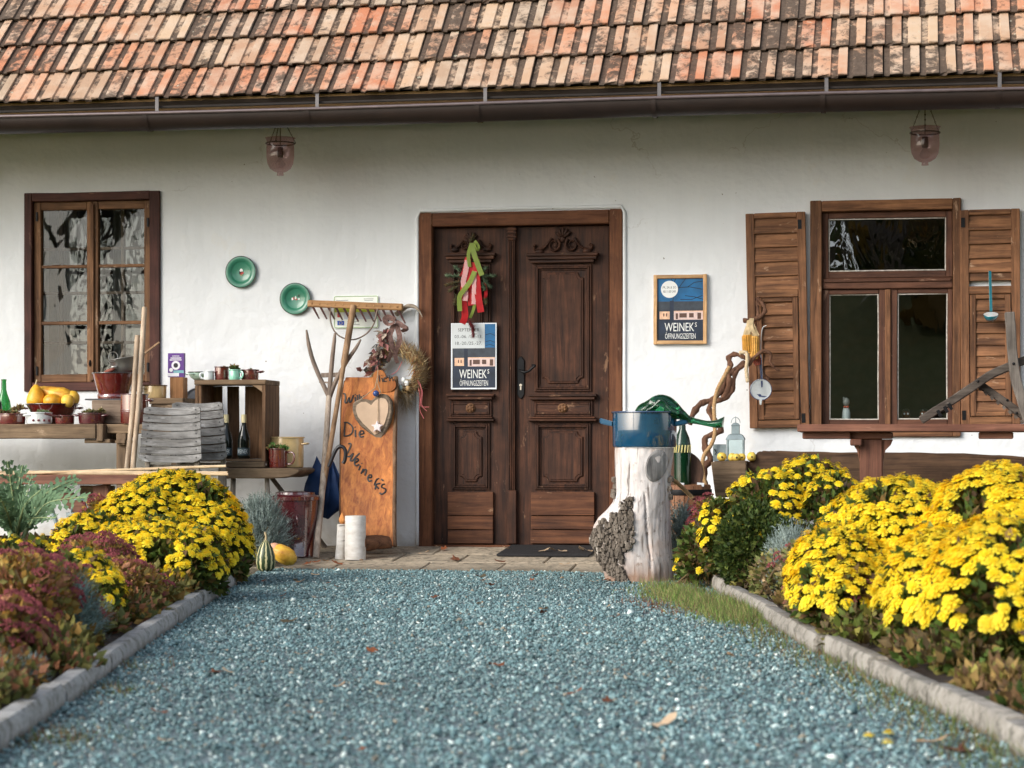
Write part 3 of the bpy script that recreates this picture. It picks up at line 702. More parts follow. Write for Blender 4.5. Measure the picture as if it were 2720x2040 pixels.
dbox(MB(), 1348, 1374, 1302, 1444, LY - 0.038, LY + 0.004).build('astragal_foot', W_DR, dl, bevel=0.004)
M_IRON = plain('black_iron', (0.012, 0.012, 0.013), 0.45, 0.7, 0.3)
p = at(1384, 1003, LY); hw = 0.024; hz = 0.142
MB().prism([(p.x - hw, p.z - hz + 0.03), (p.x - hw * 0.5, p.z - hz + 0.01), (p.x, p.z - hz), (p.x + hw * 0.5, p.z - hz + 0.01), (p.x + hw, p.z - hz + 0.03), (p.x + hw, p.z + hz - 0.03), (p.x + hw * 0.4, p.z + hz - 0.008), (p.x, p.z + hz), (p.x - hw * 0.4, p.z + hz - 0.008), (p.x - hw, p.z + hz - 0.03)], LY - 0.012, LY + 0.002).build('handle_plate', M_IRON, dr, bevel=0.003)
h = at(1386, 985, LY); e2 = at(1426, 974, LY)
b = MB(); b.tube(smooth_path([(h.x, LY - 0.01, h.z), (h.x, LY - 0.06, h.z), (h.x + 0.03, LY - 0.075, h.z - 0.012), (h.x + 0.06, LY - 0.075, h.z - 0.004), (e2.x - 0.02, LY - 0.075, e2.z - 0.012), (e2.x, LY - 0.075, e2.z + 0.004), (e2.x - 0.02, LY - 0.075, e2.z + 0.006)], 4), 0.0085, 8); b.build('handle', M_IRON, dr, smooth=60)
k = at(1384, 1028, LY); b = MB(); b.lathe([(0, 0.004), (0.009, 0.004), (0.009, 0)], (0, 0, 0), 12, Matrix.Translation((k.x, LY - 0.012, k.z + 0.012)) @ Matrix.Rotation(rad(90), 4, 'X')); b.box(k.x - 0.0045, k.x + 0.0045, LY - 0.016, LY - 0.012, k.z - 0.02, k.z + 0.008); b.build('lock_cylinder', plain('brass_lock', (0.62, 0.55, 0.45), 0.35, 0.6), dr, smooth=40)
MB().box(fx0, fx1, 0.02, 0.15, FZ - 0.02, FZ + 0.003).build('sill', W_FRX, dframe)
# raised plaster bead that runs round the door frame
b = MB(); pts = [(DX0 - 0.012, -0.004, FZ), (DX0 - 0.012, -0.004, DZ1 - 0.03), (DX0 + 0.01, -0.004, DZ1 + 0.014), ((DX0 + DX1) / 2, -0.004, DZ1 + 0.018), (DX1 - 0.01, -0.004, DZ1 + 0.02), (DX1 + 0.014, -0.004, DZ1 - 0.02), (DX1 + 0.012, -0.004, FZ)]
b.tube(pts, 0.013, 8); b.build('plaster_bead', M_PL, house, smooth=70, cuts=3, warp=0.004)

# ---- left window (two casements of three panes, an inner window behind)
G_OLD = pane_mat('old_glass', (0.88, 0.91, 0.90), 1.45, 0.09, 3.0)
G_IN = pane_mat('inner_glass', (0.9, 0.92, 0.92), 1.6, 0.3, 3)
px = lambda a: X_(a, 0.02)
win = MB().box(LX0 - 0.004, px(90), -0.022, 0.10, LZ0, LZ1 + 0.004).build('left_window', W_OUT, house, bevel=0.004, cuts=3, warp=0.004, wsc=5)
MB().box(px(402), LX1 + 0.004, -0.022, 0.10, LZ0, LZ1 + 0.004).build('window_frame', W_OUT, win, bevel=0.004, cuts=3, warp=0.004, wsc=5)
MB().box(px(90), px(402), -0.020, 0.098, Z_(245, 534, 0.02), LZ1 + 0.003).build('window_frame', W_OUTX, win, bevel=0.004, cuts=3, warp=0.004, wsc=5)
MB().box(px(90), px(402), -0.020, 0.098, LZ0, Z_(245, 1016, 0.02)).build('window_frame', W_OUTX, win, bevel=0.004, cuts=3, warp=0.004, wsc=5)
zT, zB = Z_(245, 535, 0.02), Z_(245, 1015, 0.02)
gz = [Z_(245, q, 0.02) for q in (556, 703, 711, 853, 862, 994)]
for a0, a1, g0, g1 in ((91, 246, 110, 232), (247, 401, 262, 384)):
    fr(None, px(a0), px(a1), zB, zT, px(g0) - px(a0), px(a1) - px(g1), zT - gz[0], gz[5] - zB, 0.012, 0.058, W_SASH, W_SASHX, win, 'sash')
    for i, j in ((1, 2), (3, 4)): MB().box(px(g0), px(g1), 0.018, 0.052, gz[j], gz[i]).build('glazing_bar', W_SASHX, win, bevel=0.003)
    for top, bot in ((0, 1), (2, 3), (4, 5)):
        tl = R.uniform(-0.006, 0.006)
        b = MB(); b.add([(px(g0) - .003, 0.036 + tl, gz[bot] - .003), (px(g1) + .003, 0.036 - tl, gz[bot] - .003), (px(g1) + .003, 0.036 - tl * .3, gz[top] + .003), (px(g0) - .003, 0.036 + tl * .5, gz[top] + .003)], [(0, 1, 2, 3)]); b.build('pane', G_OLD, win)
MB().box(px(242), px(252), -0.004, 0.012, zB + 0.01, zT - 0.02).build('meeting_bead', W_SASH, win, bevel=0.004)
iy = 0.26
W_IN = wood('inner_window_wood', (0.10, 0.075, 0.055), (0.22, 0.17, 0.13), 'z')
fr(None, X_(60, iy), X_(432, iy), LZ0 - 0.02, LZ1, 0.09, 0.09, 0.09, 0.09, iy, iy + 0.05, W_IN, W_IN, win, 'inner_frame')
for q in (160, 250, 325): MB().box(X_(q, iy) - (0.03 if q == 250 else 0.011), X_(q, iy) + (0.03 if q == 250 else 0.011), iy + 0.003, iy + 0.045, LZ0 + 0.07, LZ1 - 0.09).build('inner_bar', W_IN, win, bevel=0.003)
for q in (660, 778, 910): MB().box(X_(78, iy), X_(420, iy), iy + 0.008, iy + 0.04, Z_(245, q, iy) - 0.010, Z_(245, q, iy) + 0.010).build('inner_bar', W_IN, win, bevel=0.003)
b = MB(); b.add([(X_(70, iy), iy + .02, LZ0), (X_(425, iy), iy + .02, LZ0), (X_(425, iy), iy + .02, LZ1), (X_(70, iy), iy + .02, LZ1)], [(0, 1, 2, 3)]); b.build('inner_pane', G_IN, win)
# curtain halves inside the room
M_CUR = leafmat('curtain_cloth', (0.55, 0.55, 0.53), 0.9, 0.2, 0.1)
for a0, a1 in ((120, 200), (300, 372)):
    b = MB(); n = 30
    for k in range(n + 1):
        xx = X_(a0, 0.6) + (X_(a1, 0.6) - X_(a0, 0.6)) * k / n; yy = 0.60 + 0.035 * math.sin(k * 1.3) + 0.01 * math.sin(k * 3.1)
        b.v += [(xx, yy, LZ0 - 0.1), (xx, yy, LZ1 + 0.05)]
    b.f = [(2 * k, 2 * k + 2, 2 * k + 3, 2 * k + 1) for k in range(n)]; b.build('curtain', M_CUR, win, smooth=80)
for q in ((97, 575), (97, 985), (392, 590), (392, 975)):
    p = at(*q, 0.0); b = MB(); b.box(p.x - 0.006, p.x + 0.006, 0.0, 0.013, p.z - 0.03, p.z + 0.03); b.build('hinge', M_IRON, win)
p = at(240, 965, 0.0); MB().tube([(p.x, -0.004, p.z - 0.02), (p.x, -0.012, p.z), (p.x, -0.004, p.z + 0.02)], 0.006, 6).build('latch', M_IRON, win)

# ---- right window: fixed light above two casements
G_NEW = pane_mat('dark_glass', (0.72, 0.74, 0.72), 1.7, 0.04, 3)
G_TOP = pane_mat('wavy_glass', (0.5, 0.5, 0.5), 2.1, 0.12, 4)
Yr = 0.05; qx = lambda a: X_(a, Yr); qz = lambda a: Z_(2350, a, Yr)
win2 = MB().box(RX0 - 0.003, qx(2184), -0.03, 0.12, RZ0, RZ1 + 0.003).build('right_window', W_SH, house, bevel=0.005, cuts=3, warp=0.004, wsc=5)
MB().box(qx(2530), RX1 + 0.003, -0.03, 0.12, RZ0, RZ1 + 0.003).build('window_frame', W_SH, win2, bevel=0.005, cuts=3, warp=0.004, wsc=5)
MB().box(qx(2184), qx(2530), -0.028, 0.118, qz(562), RZ1 + 0.002).build('window_frame', W_SHX, win2, bevel=0.005, cuts=3, warp=0.004, wsc=5)
MB().box(qx(2184), qx(2530), -0.028, 0.118, RZ0, qz(1130)).build('window_frame', W_SHX, win2, bevel=0.005, cuts=3, warp=0.004, wsc=5)
MB().box(qx(2184), qx(2530), 0.0, 0.11, qz(768), qz(740)).build('transom', W_CASX, win2, bevel=0.005, cuts=2, warp=0.003)
MB().box(qx(2190), qx(2525), -0.012, 0.003, qz(750), qz(743)).build('transom_bead', W_CASX, win2, bevel=0.003)
fr(None, qx(2184), qx(2530), qz(739), qz(563), qx(2201) - qx(2184), qx(2530) - qx(2513), qz(563) - qz(580), qz(721) - qz(739), 0.02, 0.07, W_CAS, W_CASX, win2, 'sash')
for a0, a1, g0, g1 in ((2184, 2357, 2203, 2335), (2358, 2530, 2384, 2517)):
    fr(None, qx(a0), qx(a1), qz(1129), qz(769), qx(g0) - qx(a0), qx(a1) - qx(g1), qz(769) - qz(781), qz(1115) - qz(1129), 0.02, 0.07, W_CAS, W_CASX, win2, 'sash')
    fr(None, qx(g0), qx(g1), qz(1115), qz(781), 0.008, 0.008, 0.008, 0.008, 0.03, 0.045, W_PUT, W_PUT, win2, 'putty', 0.002)
    b = MB(); b.add([(qx(g0), 0.046, qz(1115)), (qx(g1), 0.046, qz(1115)), (qx(g1), 0.046, qz(781)), (qx(g0), 0.046, qz(781))], [(0, 1, 2, 3)]); b.build('pane', G_NEW, win2)
MB().box(qx(2351), qx(2366), 0.004, 0.02, qz(1128), qz(770)).build('meeting_bead', W_SH, win2, bevel=0.004)
fr(None, qx(2201), qx(2513), qz(721), qz(580), 0.008, 0.008, 0.008, 0.008, 0.03, 0.045, W_PUT, W_PUT, win2, 'putty', 0.002)
b = MB(); b.add([(qx(2201), 0.046, qz(721)), (qx(2513), 0.046, qz(721)), (qx(2513), 0.056, qz(580)), (qx(2201), 0.056, qz(580))], [(0, 1, 2, 3)]); b.build('upper_pane', G_TOP, win2)
MB().box(qx(2190), qx(2525), 0.09, 0.34, RZ0 + 0.02, RZ0 + 0.055).build('inner_sill', W_SHX, win2)

# ---- shutters: louvred leaves, each slat its own board
def shutter(name, pxs, pys, sag, hinge_left, upper, lower, miss=None):
    Y = -0.055; x0, x1 = X_(pxs[0], Y), X_(pxs[1], Y); xm = (pxs[0] + pxs[1]) / 2; z0, z1 = Z_(xm, pys[1], Y), Z_(xm, pys[0], Y)
    W_, H_ = x1 - x0, z1 - z0; sw = 0.055; rw = 0.05; zm = z0 + H_ * 0.625
    o = MB().box(0, sw, 0, 0.035, 0, H_).build(name, W_SH, house, bevel=0.004, cuts=2, warp=0.003, wsc=5)
    def put(mb, nm, m, **kw): return mb.build(nm, m, o, **kw)
    kids = [put(MB().box(W_ - sw, W_, 0, 0.035, 0, H_), 'stile', W_SH, bevel=0.004, cuts=2, warp=0.003, wsc=5)]
    for a, c in ((0, rw), (H_ - rw * 0.7, H_), (zm - z0 - rw * 0.5, zm - z0 + rw * 0.5)):
        kids.append(put(MB().box(sw, W_ - sw, 0.001, 0.034, a, c), 'rail', W_SHX, bevel=0.004, cuts=2, warp=0.002))
    zb, zt = zm - z0 + rw * 0.5, H_ - rw * 0.7; n = upper; st = (zt - zb) / n
    for k in range(n):
        zc = zb + (k + 0.5) * st; b = MB(); b.box(sw - 0.004, W_ - sw + 0.004, -0.006, 0.006, -st * (0.56 if miss != k else 0.12), st * 0.56)   # one slat is broken away at its lower edge
        M = Matrix.Translation((0, 0.016, zc)) @ Matrix.Rotation(rad(-11 + R.uniform(-1.5, 1.5)), 4, 'X') @ Matrix.Rotation(R.uniform(-0.008, 0.008), 4, 'Y')
        b.v = [tuple(M @ Vector(q)) for q in b.v]; kids.append(put(b, 'slat', W_SHX, bevel=0.002, cuts=2, warp=0.002, wsc=7))
    # framed lower louvre leaf
    iw = 0.04; zb, zt = rw, zm - z0 - rw * 0.5
    for q in ((sw + 0.004, sw + iw), (W_ - sw - iw, W_ - sw - 0.004)): kids.append(put(MB().box(q[0], q[1], -0.008, 0.03, zb + 0.004, zt - 0.004), 'inner_stile', W_SH, bevel=0.003, cuts=2, warp=0.002))
    for q in ((zb + 0.004, zb + 0.03), (zt - 0.03, zt - 0.004)): kids.append(put(MB().box(sw + iw, W_ - sw - iw, -0.007, 0.029, q[0], q[1]), 'inner_rail', W_SHX, bevel=0.003))
    zb += 0.03; zt -= 0.03; n = lower; st = (zt - zb) / n
    for k in range(n):
        zc = zb + (k + 0.5) * st; b = MB(); b.box(sw + iw - 0.004, W_ - sw - iw + 0.004, -0.005, 0.005, -st * 0.56, st * 0.56)
        M = Matrix.Translation((0, 0.012, zc)) @ Matrix.Rotation(rad(-11 + R.uniform(-2, 2)), 4, 'X') @ Matrix.Rotation(R.uniform(-0.012, 0.012), 4, 'Y')
        b.v = [tuple(M @ Vector(q)) for q in b.v]; kids.append(put(b, 'slat', W_SHX, bevel=0.002, cuts=2, warp=0.002, wsc=7))
    for zz in (0.06, H_ - 0.08):
        xh = (0.0 if hinge_left else W_ - sw); kids.append(put(MB().box(xh + 0.006, xh + 0.03, -0.004, 0.002, zz - 0.03, zz + 0.03), 'hinge', M_IRON))
    for c in kids: c.matrix_parent_inverse = Matrix.Identity(4)
    o.matrix_parent_inverse = world_of(house).inverted(); o.location = (x0, Y, z0); o.rotation_euler = (0, -sag, 0)
    return o
shutter('left_shutter', (1991, 2150), (566, 1138), rad(1.1), False, 5, 9)
shutter('right_shutter', (2553, 2712), (556, 1128), rad(0.3), True, 5, 10, miss=0)

# ================================================================ THINGS: helpers
E_RED = enamel('maroon_enamel', (0.125, 0.013, 0.010), (0.03, 0.012, 0.01), 0.16, 0.35)
E_PLUM = enamel('plum_enamel', (0.085, 0.012, 0.016), None, 0.2)
E_CREAM = enamel('cream_enamel', (0.74, 0.52, 0.24), (0.10, 0.06, 0.03), 0.22, 0.3)
E_WHITE = enamel('white_enamel', (0.78, 0.82, 0.82), (0.05, 0.04, 0.04), 0.16, 0.2)
E_MINT = enamel('mint_enamel', (0.30, 0.68, 0.52), None, 0.2)
E_PMINT = enamel('pale_mint_enamel', (0.55, 0.74, 0.62), None, 0.2)
E_GREEN = enamel('green_enamel', (0.035, 0.21, 0.125), (0.015, 0.02, 0.015), 0.22, 0.25)
E_PLATE = enamel('plate_green_enamel', (0.03, 0.19, 0.115), (0.015, 0.02, 0.015), 0.3, 0.25); E_PLATE.node_tree.nodes['Principled BSDF'].inputs['Coat Weight'].default_value = 0.15
E_BLUE = enamel('petrol_blue_enamel', (0.005, 0.06, 0.125), None, 0.08)
E_BLACK = enamel('dark_rim', (0.02, 0.015, 0.015), None, 0.25)
E_NAVY = enamel('navy_enamel', (0.012, 0.03, 0.16), None, 0.2)
M_SOILP = MATS['soil']
W_GREY = wood('grey_weathered_wood', (0.13, 0.125, 0.12), (0.33, 0.325, 0.32), 'x', 1.2, 0.85, (0.42, 0.42, 0.42), 0.2, 0.5)
W_GREYZ = wood('grey_weathered_wood_z', (0.13, 0.11, 0.09), (0.30, 0.26, 0.21), 'z', 1.2, 0.85)
W_BEN = wood('bench_wood', (0.085, 0.055, 0.032), (0.24, 0.165, 0.10), 'x', 0.9, 0.8, (0.36, 0.26, 0.17), 0.2, 0.5)
W_BENZ = wood('bench_wood_z', (0.10, 0.065, 0.038), (0.25, 0.17, 0.105), 'z', 0.9, 0.8)
W_CRATE = wood('crate_wood', (0.085, 0.045, 0.022), (0.25, 0.14, 0.075), 'z', 0.9, 0.8, None, 0.2, 0.5)
W_CRATEX = wood('crate_wood_x', (0.12, 0.075, 0.042), (0.30, 0.20, 0.12), 'x', 0.9, 0.8)
W_POLE = wood('pole_wood', (0.30, 0.215, 0.145), (0.52, 0.41, 0.30), 'z', 1.2, 0.75)
W_TOOL = wood('tool_wood', (0.20, 0.115, 0.06), (0.38, 0.24, 0.135), 'z', 1.2, 0.7)
W_FORK = wood('fork_wood', (0.16, 0.115, 0.09), (0.32, 0.25, 0.20), 'z', 1.2, 0.75)
W_RAKEX = wood('rake_wood_x', (0.28, 0.14, 0.055), (0.48, 0.27, 0.12), 'x', 1.0, 0.65)
W_MAR = wood('maroon_paint_wood', (0.13, 0.050, 0.031), (0.26, 0.115, 0.070), 'x', 0.8, 0.6, (0.30, 0.17, 0.11), 0.1)
W_MARZ = wood('maroon_paint_wood_z', (0.12, 0.045, 0.028), (0.23, 0.10, 0.060), 'z', 0.8, 0.6, (0.30, 0.17, 0.11), 0.1)

def rosette(b_list, c, r, n=26, cols=((0.10, 0.16, 0.05), (0.16, 0.20, 0.07), (0.24, 0.15, 0.07)), parent=None, name='plant', up=0.6):
    d = NR.normal(0, 1, (n, 3)); d[:, 2] = np.abs(d[:, 2]) * up + 0.15
    d /= np.linalg.norm(d, axis=1, keepdims=True); loc = np.array([c] * n) if np.ndim(c) == 1 else np.array(c)
    return d, loc
def succulents(parent, cx, cy, z, r, k=5, size=0.022, cols=((0.10, 0.15, 0.05), (0.17, 0.21, 0.08), (0.27, 0.17, 0.08)), name='plant', sq=0.6):
    D, L, S = [], [], []
    for i in range(k):
        a = R.uniform(0, 6.28); q = r * math.sqrt(R.random()) * 0.85; s_ = size * R.uniform(0.7, 1.25)
        c = np.array([cx + q * math.cos(a), cy + sq * q * math.sin(a), z + R.uniform(-0.004, 0.008)])
        d = NR.normal(0, 1, (34, 3)); d[:, 2] = np.abs(d[:, 2]) * 0.8 + 0.1; d /= np.linalg.norm(d, axis=1, keepdims=True)
        D.append(d); L.append(np.repeat(c[None], 34, 0)); S.append(np.full(34, s_) * NR.uniform(0.7, 1.1, 34))
    D = np.concatenate(D); L = np.concatenate(L); S = np.concatenate(S)
    return stuff(scatter(name, LEAF_V, LEAF_F, rotmats(len(L), D), S, L, pal(len(L), cols, None, 0.2), vcol('succulent_leaf', 0.5, 0.1), parent))
def lug(b, x, y, z, s, w=0.055, out=0.028, r=0.006):               # loop handle standing off a pot's side, s = -1 left / +1 right
    b.tube(smooth_path([(x, y - w / 2, z), (x + s * out, y - w / 2 * 0.9, z + 0.004), (x + s * (out + 0.006), y, z + 0.006), (x + s * out, y + w / 2 * 0.9, z + 0.004), (x, y + w / 2, z)], 4), r, 8, flat=1.0)
def lug_f(b, x, y, z, w=0.05, out=0.02, r=0.0055):                 # the same seen from the front
    b.tube(smooth_path([(x - w / 2, y, z), (x - w / 2 * 0.9, y - out, z + 0.003), (x, y - out - 0.006, z + 0.006), (x + w / 2 * 0.9, y - out, z + 0.003), (x + w / 2, y, z)], 4), r, 8)
def pot(name, label, cat, bx, Y, mat, zb=None, rb=0.93, handles='', rim=None, lid=False, fill=None, group=None, n=32, foot=0.0, rimr=0.004, flare=None, tilt=None):
    x0, y0, x1, y1 = bx; c = at((x0 + x1) / 2, y1, Y); r = (x1 - x0) / 2 * mpp((x0 + x1) / 2, Y); z0 = c.z if zb is None else zb
    H = (y1 - y0) * mpp((x0 + x1) / 2, Y); rb_ = r * rb; th = 0.0035
    t = thing(name, label, cat, (c.x, Y, z0), group)
    if flare: prof = [(u * r, v * H) for u, v in flare]
    else: prof = [(rb_ * 0.9, 0.0), (rb_ * 0.98, 0.003), (rb_, 0.012), (rb_ + (r - rb_) * 0.5, H * 0.5), (r - 0.002, H)]
    inn = [(max(q - th, 0.001), max(h, 0.006)) for q, h in prof][::-1]
    b = MB(); b.lathe(prof + [(r - 0.001, H)] + inn[0:], (c.x, Y, z0), n); body = b.build('body', mat, t, smooth=45)
    ring = [(c.x + (r) * math.cos(2 * math.pi * k / n), Y + r * math.sin(2 * math.pi * k / n), z0 + H) for k in range(n)]
    MB().tube(ring, rimr, 6, closed=True).build('rim', rim or mat, t, smooth=70)
    hz = z0 + H * 0.78; hm = rim if (rim and 'L' in handles) else mat
    for hh in handles:
        b = MB()
        if hh == 'l': lug(b, c.x - r + 0.003, Y, hz, -1, min(0.07, r))
        elif hh == 'r': lug(b, c.x + r - 0.003, Y, hz, 1, min(0.07, r))
        elif hh == 'f': lug_f(b, c.x - r * 0.62, Y - r * 0.74, hz - 0.004)
        elif hh in 'eE':                                              # mug ear on the right / left
            s = 1 if hh == 'e' else -1; xe = c.x + s * (r - 0.003); a = -0.35
            o_ = H * 0.42; b.tube(smooth_path([(xe, Y - 0.004, z0 + H * 0.82), (xe + s * o_ * 0.8, Y - 0.012, z0 + H * 0.80), (xe + s * o_, Y - 0.014, z0 + H * 0.5), (xe + s * o_ * 0.6, Y - 0.01, z0 + H * 0.22), (xe, Y - 0.004, z0 + H * 0.2)], 4), 0.0065, 8, flat=0.7)
        elif hh == 's':                                               # straight pan handle to the upper left, towards the camera
            b.tube(smooth_path([(c.x, Y - r + 0.004, z0 + H * 0.85), (c.x - 0.03, Y - r - 0.05, z0 + H * 0.98), (c.x - 0.075, Y - r - 0.09, z0 + H * 1.25)], 4), [0.008] * 9, 8, flat=0.6)
        b.build('handle', mat, t, smooth=60)
    if fill == 'soil':
        MB().lathe([(0.001, z0 + H * 0.86), (r * 0.94, z0 + H * 0.84)], (c.x, Y, 0), n).build('soil', M_SOILP, t)
    return t, c, r, z0, H
def pbox(px0, px1, py0, py1, y0, y1):
    xm = (px0 + px1) / 2; return MB().box(X_(px0, y0), X_(px1, y0), y0, y1, Z_(xm, py1, y0), Z_(xm, py0, y0))

# ================================================================ LEFT OF THE DOOR
# ---- hanging glass lanterns under the eave
def m_amethyst():
    t = NT('amethyst_glass'); t.t.nodes.remove(t.b); tr = t.n('BsdfTransparent'); tr.inputs[0].default_value = (0.84, 0.70, 0.71, 1); df = t.n('BsdfTranslucent'); df.inputs[0].default_value = (0.66, 0.46, 0.45, 1)
    gl = t.n('BsdfGlossy'); gl.inputs['Roughness'].default_value = 0.05; m1 = t.n('MixShader'); m1.inputs[0].default_value = 0.16; t.t.links.new(tr.outputs[0], m1.inputs[1]); t.t.links.new(df.outputs[0], m1.inputs[2])
    lw = t.n('LayerWeight'); lw.inputs[0].default_value = 0.5; m2 = t.n('MixShader'); t.put(m2.inputs[0], t.math('ADD', t.math('MULTIPLY', t.math('POWER', lw.outputs['Facing'], 5.0), 0.35), 0.035)); t.t.links.new(m1.outputs[0], m2.inputs[1]); t.t.links.new(gl.outputs[0], m2.inputs[2]); t.t.links.new(m2.outputs[0], t.out.inputs[0]); return t.m
G_AM = m_amethyst()
M_BRNZ = plain('dark_bronze', (0.035, 0.025, 0.02), 0.5, 0.6)
M_BULB = pane_mat('bulb_glass', (0.92, 0.92, 0.92), 1.7, 0.02, 5)
for (pxc, rim_y, bot_y, wpx), lab in (((744.5, 367, 466, 74), 'hanging smoky glass bell lantern under the eave near the green plates'), ((2457, 338, 439, 76), 'hanging smoky glass bell lantern under the eave above the shuttered window')):
    Y = -0.48; p = at(pxc, rim_y, Y); q = at(pxc, bot_y, Y); s = mpp(pxc, Y); r = wpx / 2 * s; H = p.z - q.z
    t = thing('hanging_lantern', lab, 'lantern', (p.x, Y, SZ - 0.02), 'lanterns hung from the eave')
    prof = [(r * 1.10, H), (r * 1.02, H * 0.985), (r * 0.97, H * 0.9), (r, H * 0.72), (r, H * 0.5), (r * 0.93, H * 0.32), (r * 0.74, H * 0.18), (r * 0.42, H * 0.10), (r * 0.22, H * 0.075), (r * 0.25, H * 0.0), (r * 0.08, 0.0)]
    MB().lathe(prof[:-1] + [(0.002, 0.001)], (p.x, Y, q.z), 32).build('glass_bell', G_AM, t, smooth=60)
    zr = p.z - 0.035; ring = [(p.x + r * 1.03 * math.cos(k * math.pi / 16), Y + r * 1.03 * math.sin(k * math.pi / 16), zr) for k in range(32)]
    MB().tube(ring, 0.0042, 6, closed=True).build('collar', M_BRNZ, t, smooth=60)
    hk = Vector((p.x, Y, SZ - 0.02)); 
    for k in range(3):
        a = rad(30 + 120 * k); A = Vector((p.x + r * 1.12 * math.cos(a), Y + r * 1.12 * math.sin(a), zr + 0.01)); B = hk; b = MB(); n = 13
        MB().tube([A, A + Vector((-0.012 * math.cos(a), -0.012 * math.sin(a), -0.012))], 0.005, 6).build('hook', M_BRNZ, t)
        for i in range(n):
            c0 = A + (B - A) * (i / n); c1 = A + (B - A) * ((i + 1.25) / n); off = Vector((0.0045, 0, 0)) if i % 2 else Vector((0, 0.0045, 0))
            m_ = (c0 + c1) / 2; b.tube([c0, m_ + off, c1, m_ - off], 0.0019, 5, closed=True)
        b.build('chain', M_BRNZ, t, smooth=60)
    MB().tube([hk, (p.x, Y, p.z - 0.05)], 0.003, 6).build('cable', M_BRNZ, t)
    MB().lathe([(0.003, 0.07), (0.018, 0.065), (0.021, 0.03), (0.017, 0.0), (0.002, 0.0)], (p.x, Y, p.z - 0.125), 16).build('lamp_socket', M_BRNZ, t, smooth=40)
    MB().lathe([(0.012, 0.075), (0.016, 0.06), (0.033, 0.03), (0.034, 0.02), (0.022, 0.003), (0.001, 0.0)], (p.x, Y, p.z - 0.195), 18).build('bulb', M_BULB, t, smooth=60)

# ---- two green enamel plates
for pxc, pyc, lab, kind in ((639.6, 722.4, 'green enamel wall plate hung higher, nearer the left window', 0), (784, 793.5, 'green enamel wall plate touching the end of the wooden rake', 1)):
    p = at(pxc, pyc, -0.02); r = 41.6 * mpp(pxc, 0); M = Matrix.Translation((p.x, -0.004, p.z)) @ Matrix.Rotation(rad(90), 4, 'X') 
    t = thing('wall_plate', lab, 'plate', (p.x, 0, p.z), 'green enamel plates on the wall')
    prof = [(0.001, 0.006), (r * 0.60, 0.006), (r * 0.66, 0.010), (r * 0.70, 0.015), (r * 0.98, 0.020), (r, 0.019), (r * 0.98, 0.016), (r * 0.70, 0.011), (r * 0.6, 0.0), (0.001, 0.0)]
    MB().lathe(prof, (0, 0, 0), 48, M).build('dish', E_PLATE, t, smooth=50)
    MB().tube([M @ Vector((r * math.cos(k * math.pi / 32), r * math.sin(k * math.pi / 32), 0.019)) for k in range(64)], 0.0026, 6, closed=True).build('rim', E_BLACK, t, smooth=60)
    specs = [(0, 0.010, 0.012, 0.016, (0.75, 0.78, 0.75)), (0.004, -0.006, 0.016, 0.012, (0.45, 0.03, 0.03)), (-0.010, -0.004, 0.007, 0.012, (0.02, 0.03, 0.02)), (0.002, -0.02, 0.014, 0.004, (0.30, 0.24, 0.08))] if kind == 0 else \
            [(-0.022, 0, 0.007, 0.012, (0.72, 0.74, 0.7)), (-0.012, 0.003, 0.006, 0.012, (0.35, 0.03, 0.03)), (0.0, 0.006, 0.007, 0.014, (0.75, 0.76, 0.72)), (0.006, -0.004, 0.008, 0.008, (0.4, 0.05, 0.04)), (0.022, 0.02, 0.009, 0.010, (0.01, 0.06, 0.03)), (0.024, -0.002, 0.008, 0.006, (0.72, 0.76, 0.72))]
    for dx, dz, w_, h_, c_ in specs:
        poly = [(p.x + dx + w_ * math.cos(a) * R.uniform(0.6, 1.1), p.z + dz + h_ * math.sin(a) * R.uniform(0.6, 1.1)) for a in np.linspace(0, 2 * math.pi, 9)[:-1]]
        MB().prism(poly, -0.0125, -0.0105).build('decoration', plain('deco_%d%d%d' % tuple(int(v * 99) for v in c_), c_, 0.3), t)

# ---- small information board with crest and flag
Y = -0.012; t = thing('information_board', 'small white information board with green border behind the rake', 'sign', at(945, 828, Y))
def rrect(px0, px1, py0, py1, r, Y):
    x0, x1 = X_(px0, Y), X_(px1, Y); zm = (px0 + px1) / 2; z0, z1 = Z_(zm, py1, Y), Z_(zm, py0, Y); out = []
    for cx, cz, a in ((x1 - r, z1 - r, 0), (x0 + r, z1 - r, 90), (x0 + r, z0 + r, 180), (x1 - r, z0 + r, 270)):
        out += [(cx + r * math.cos(rad(a + k * 22.5)), cz + r * math.sin(rad(a + k * 22.5))) for k in range(5)]
    return out
M_PWHITE = plain('printed_white', (0.78, 0.82, 0.76), 0.35, 0, 0.05)
MB().prism(rrect(886, 1005, 785, 872, 0.012, Y), -0.010, -0.002).build('plate', M_PWHITE, t)
pr = rrect(888, 1003, 787, 870, 0.011, Y); MB().tube([(x, -0.0112, z) for x, z in pr], 0.0024, 4, closed=True).build('border', plain('printed_green', (0.35, 0.52, 0.25), 0.4, 0, 0.05), t)
MB().prism(rrect(889, 1002, 817, 829, 0.001, Y), -0.0112, -0.0095).build('stripe', plain('printed_lime', (0.48, 0.58, 0.06), 0.4, 0, 0.05), t)
MB().prism(rrect(913, 1001, 829, 848, 0.001, Y), -0.0112, -0.0095).build('picture', plain('printed_grey', (0.55, 0.60, 0.66), 0.4, 0, 0.15), t)
MB().prism(rrect(896, 904, 832, 843, 0.003, Y), -0.0112, -0.0095).build('crest', plain('printed_red', (0.5, 0.05, 0.04), 0.4, 0, 0.05), t)
MB().prism(rrect(896, 914, 852, 864, 0.001, Y), -0.0112, -0.0095).build('flag', plain('flag_blue', (0.01, 0.06, 0.36), 0.4, 0, 0.05), t)
c = at(905, 858, Y); b = MB()
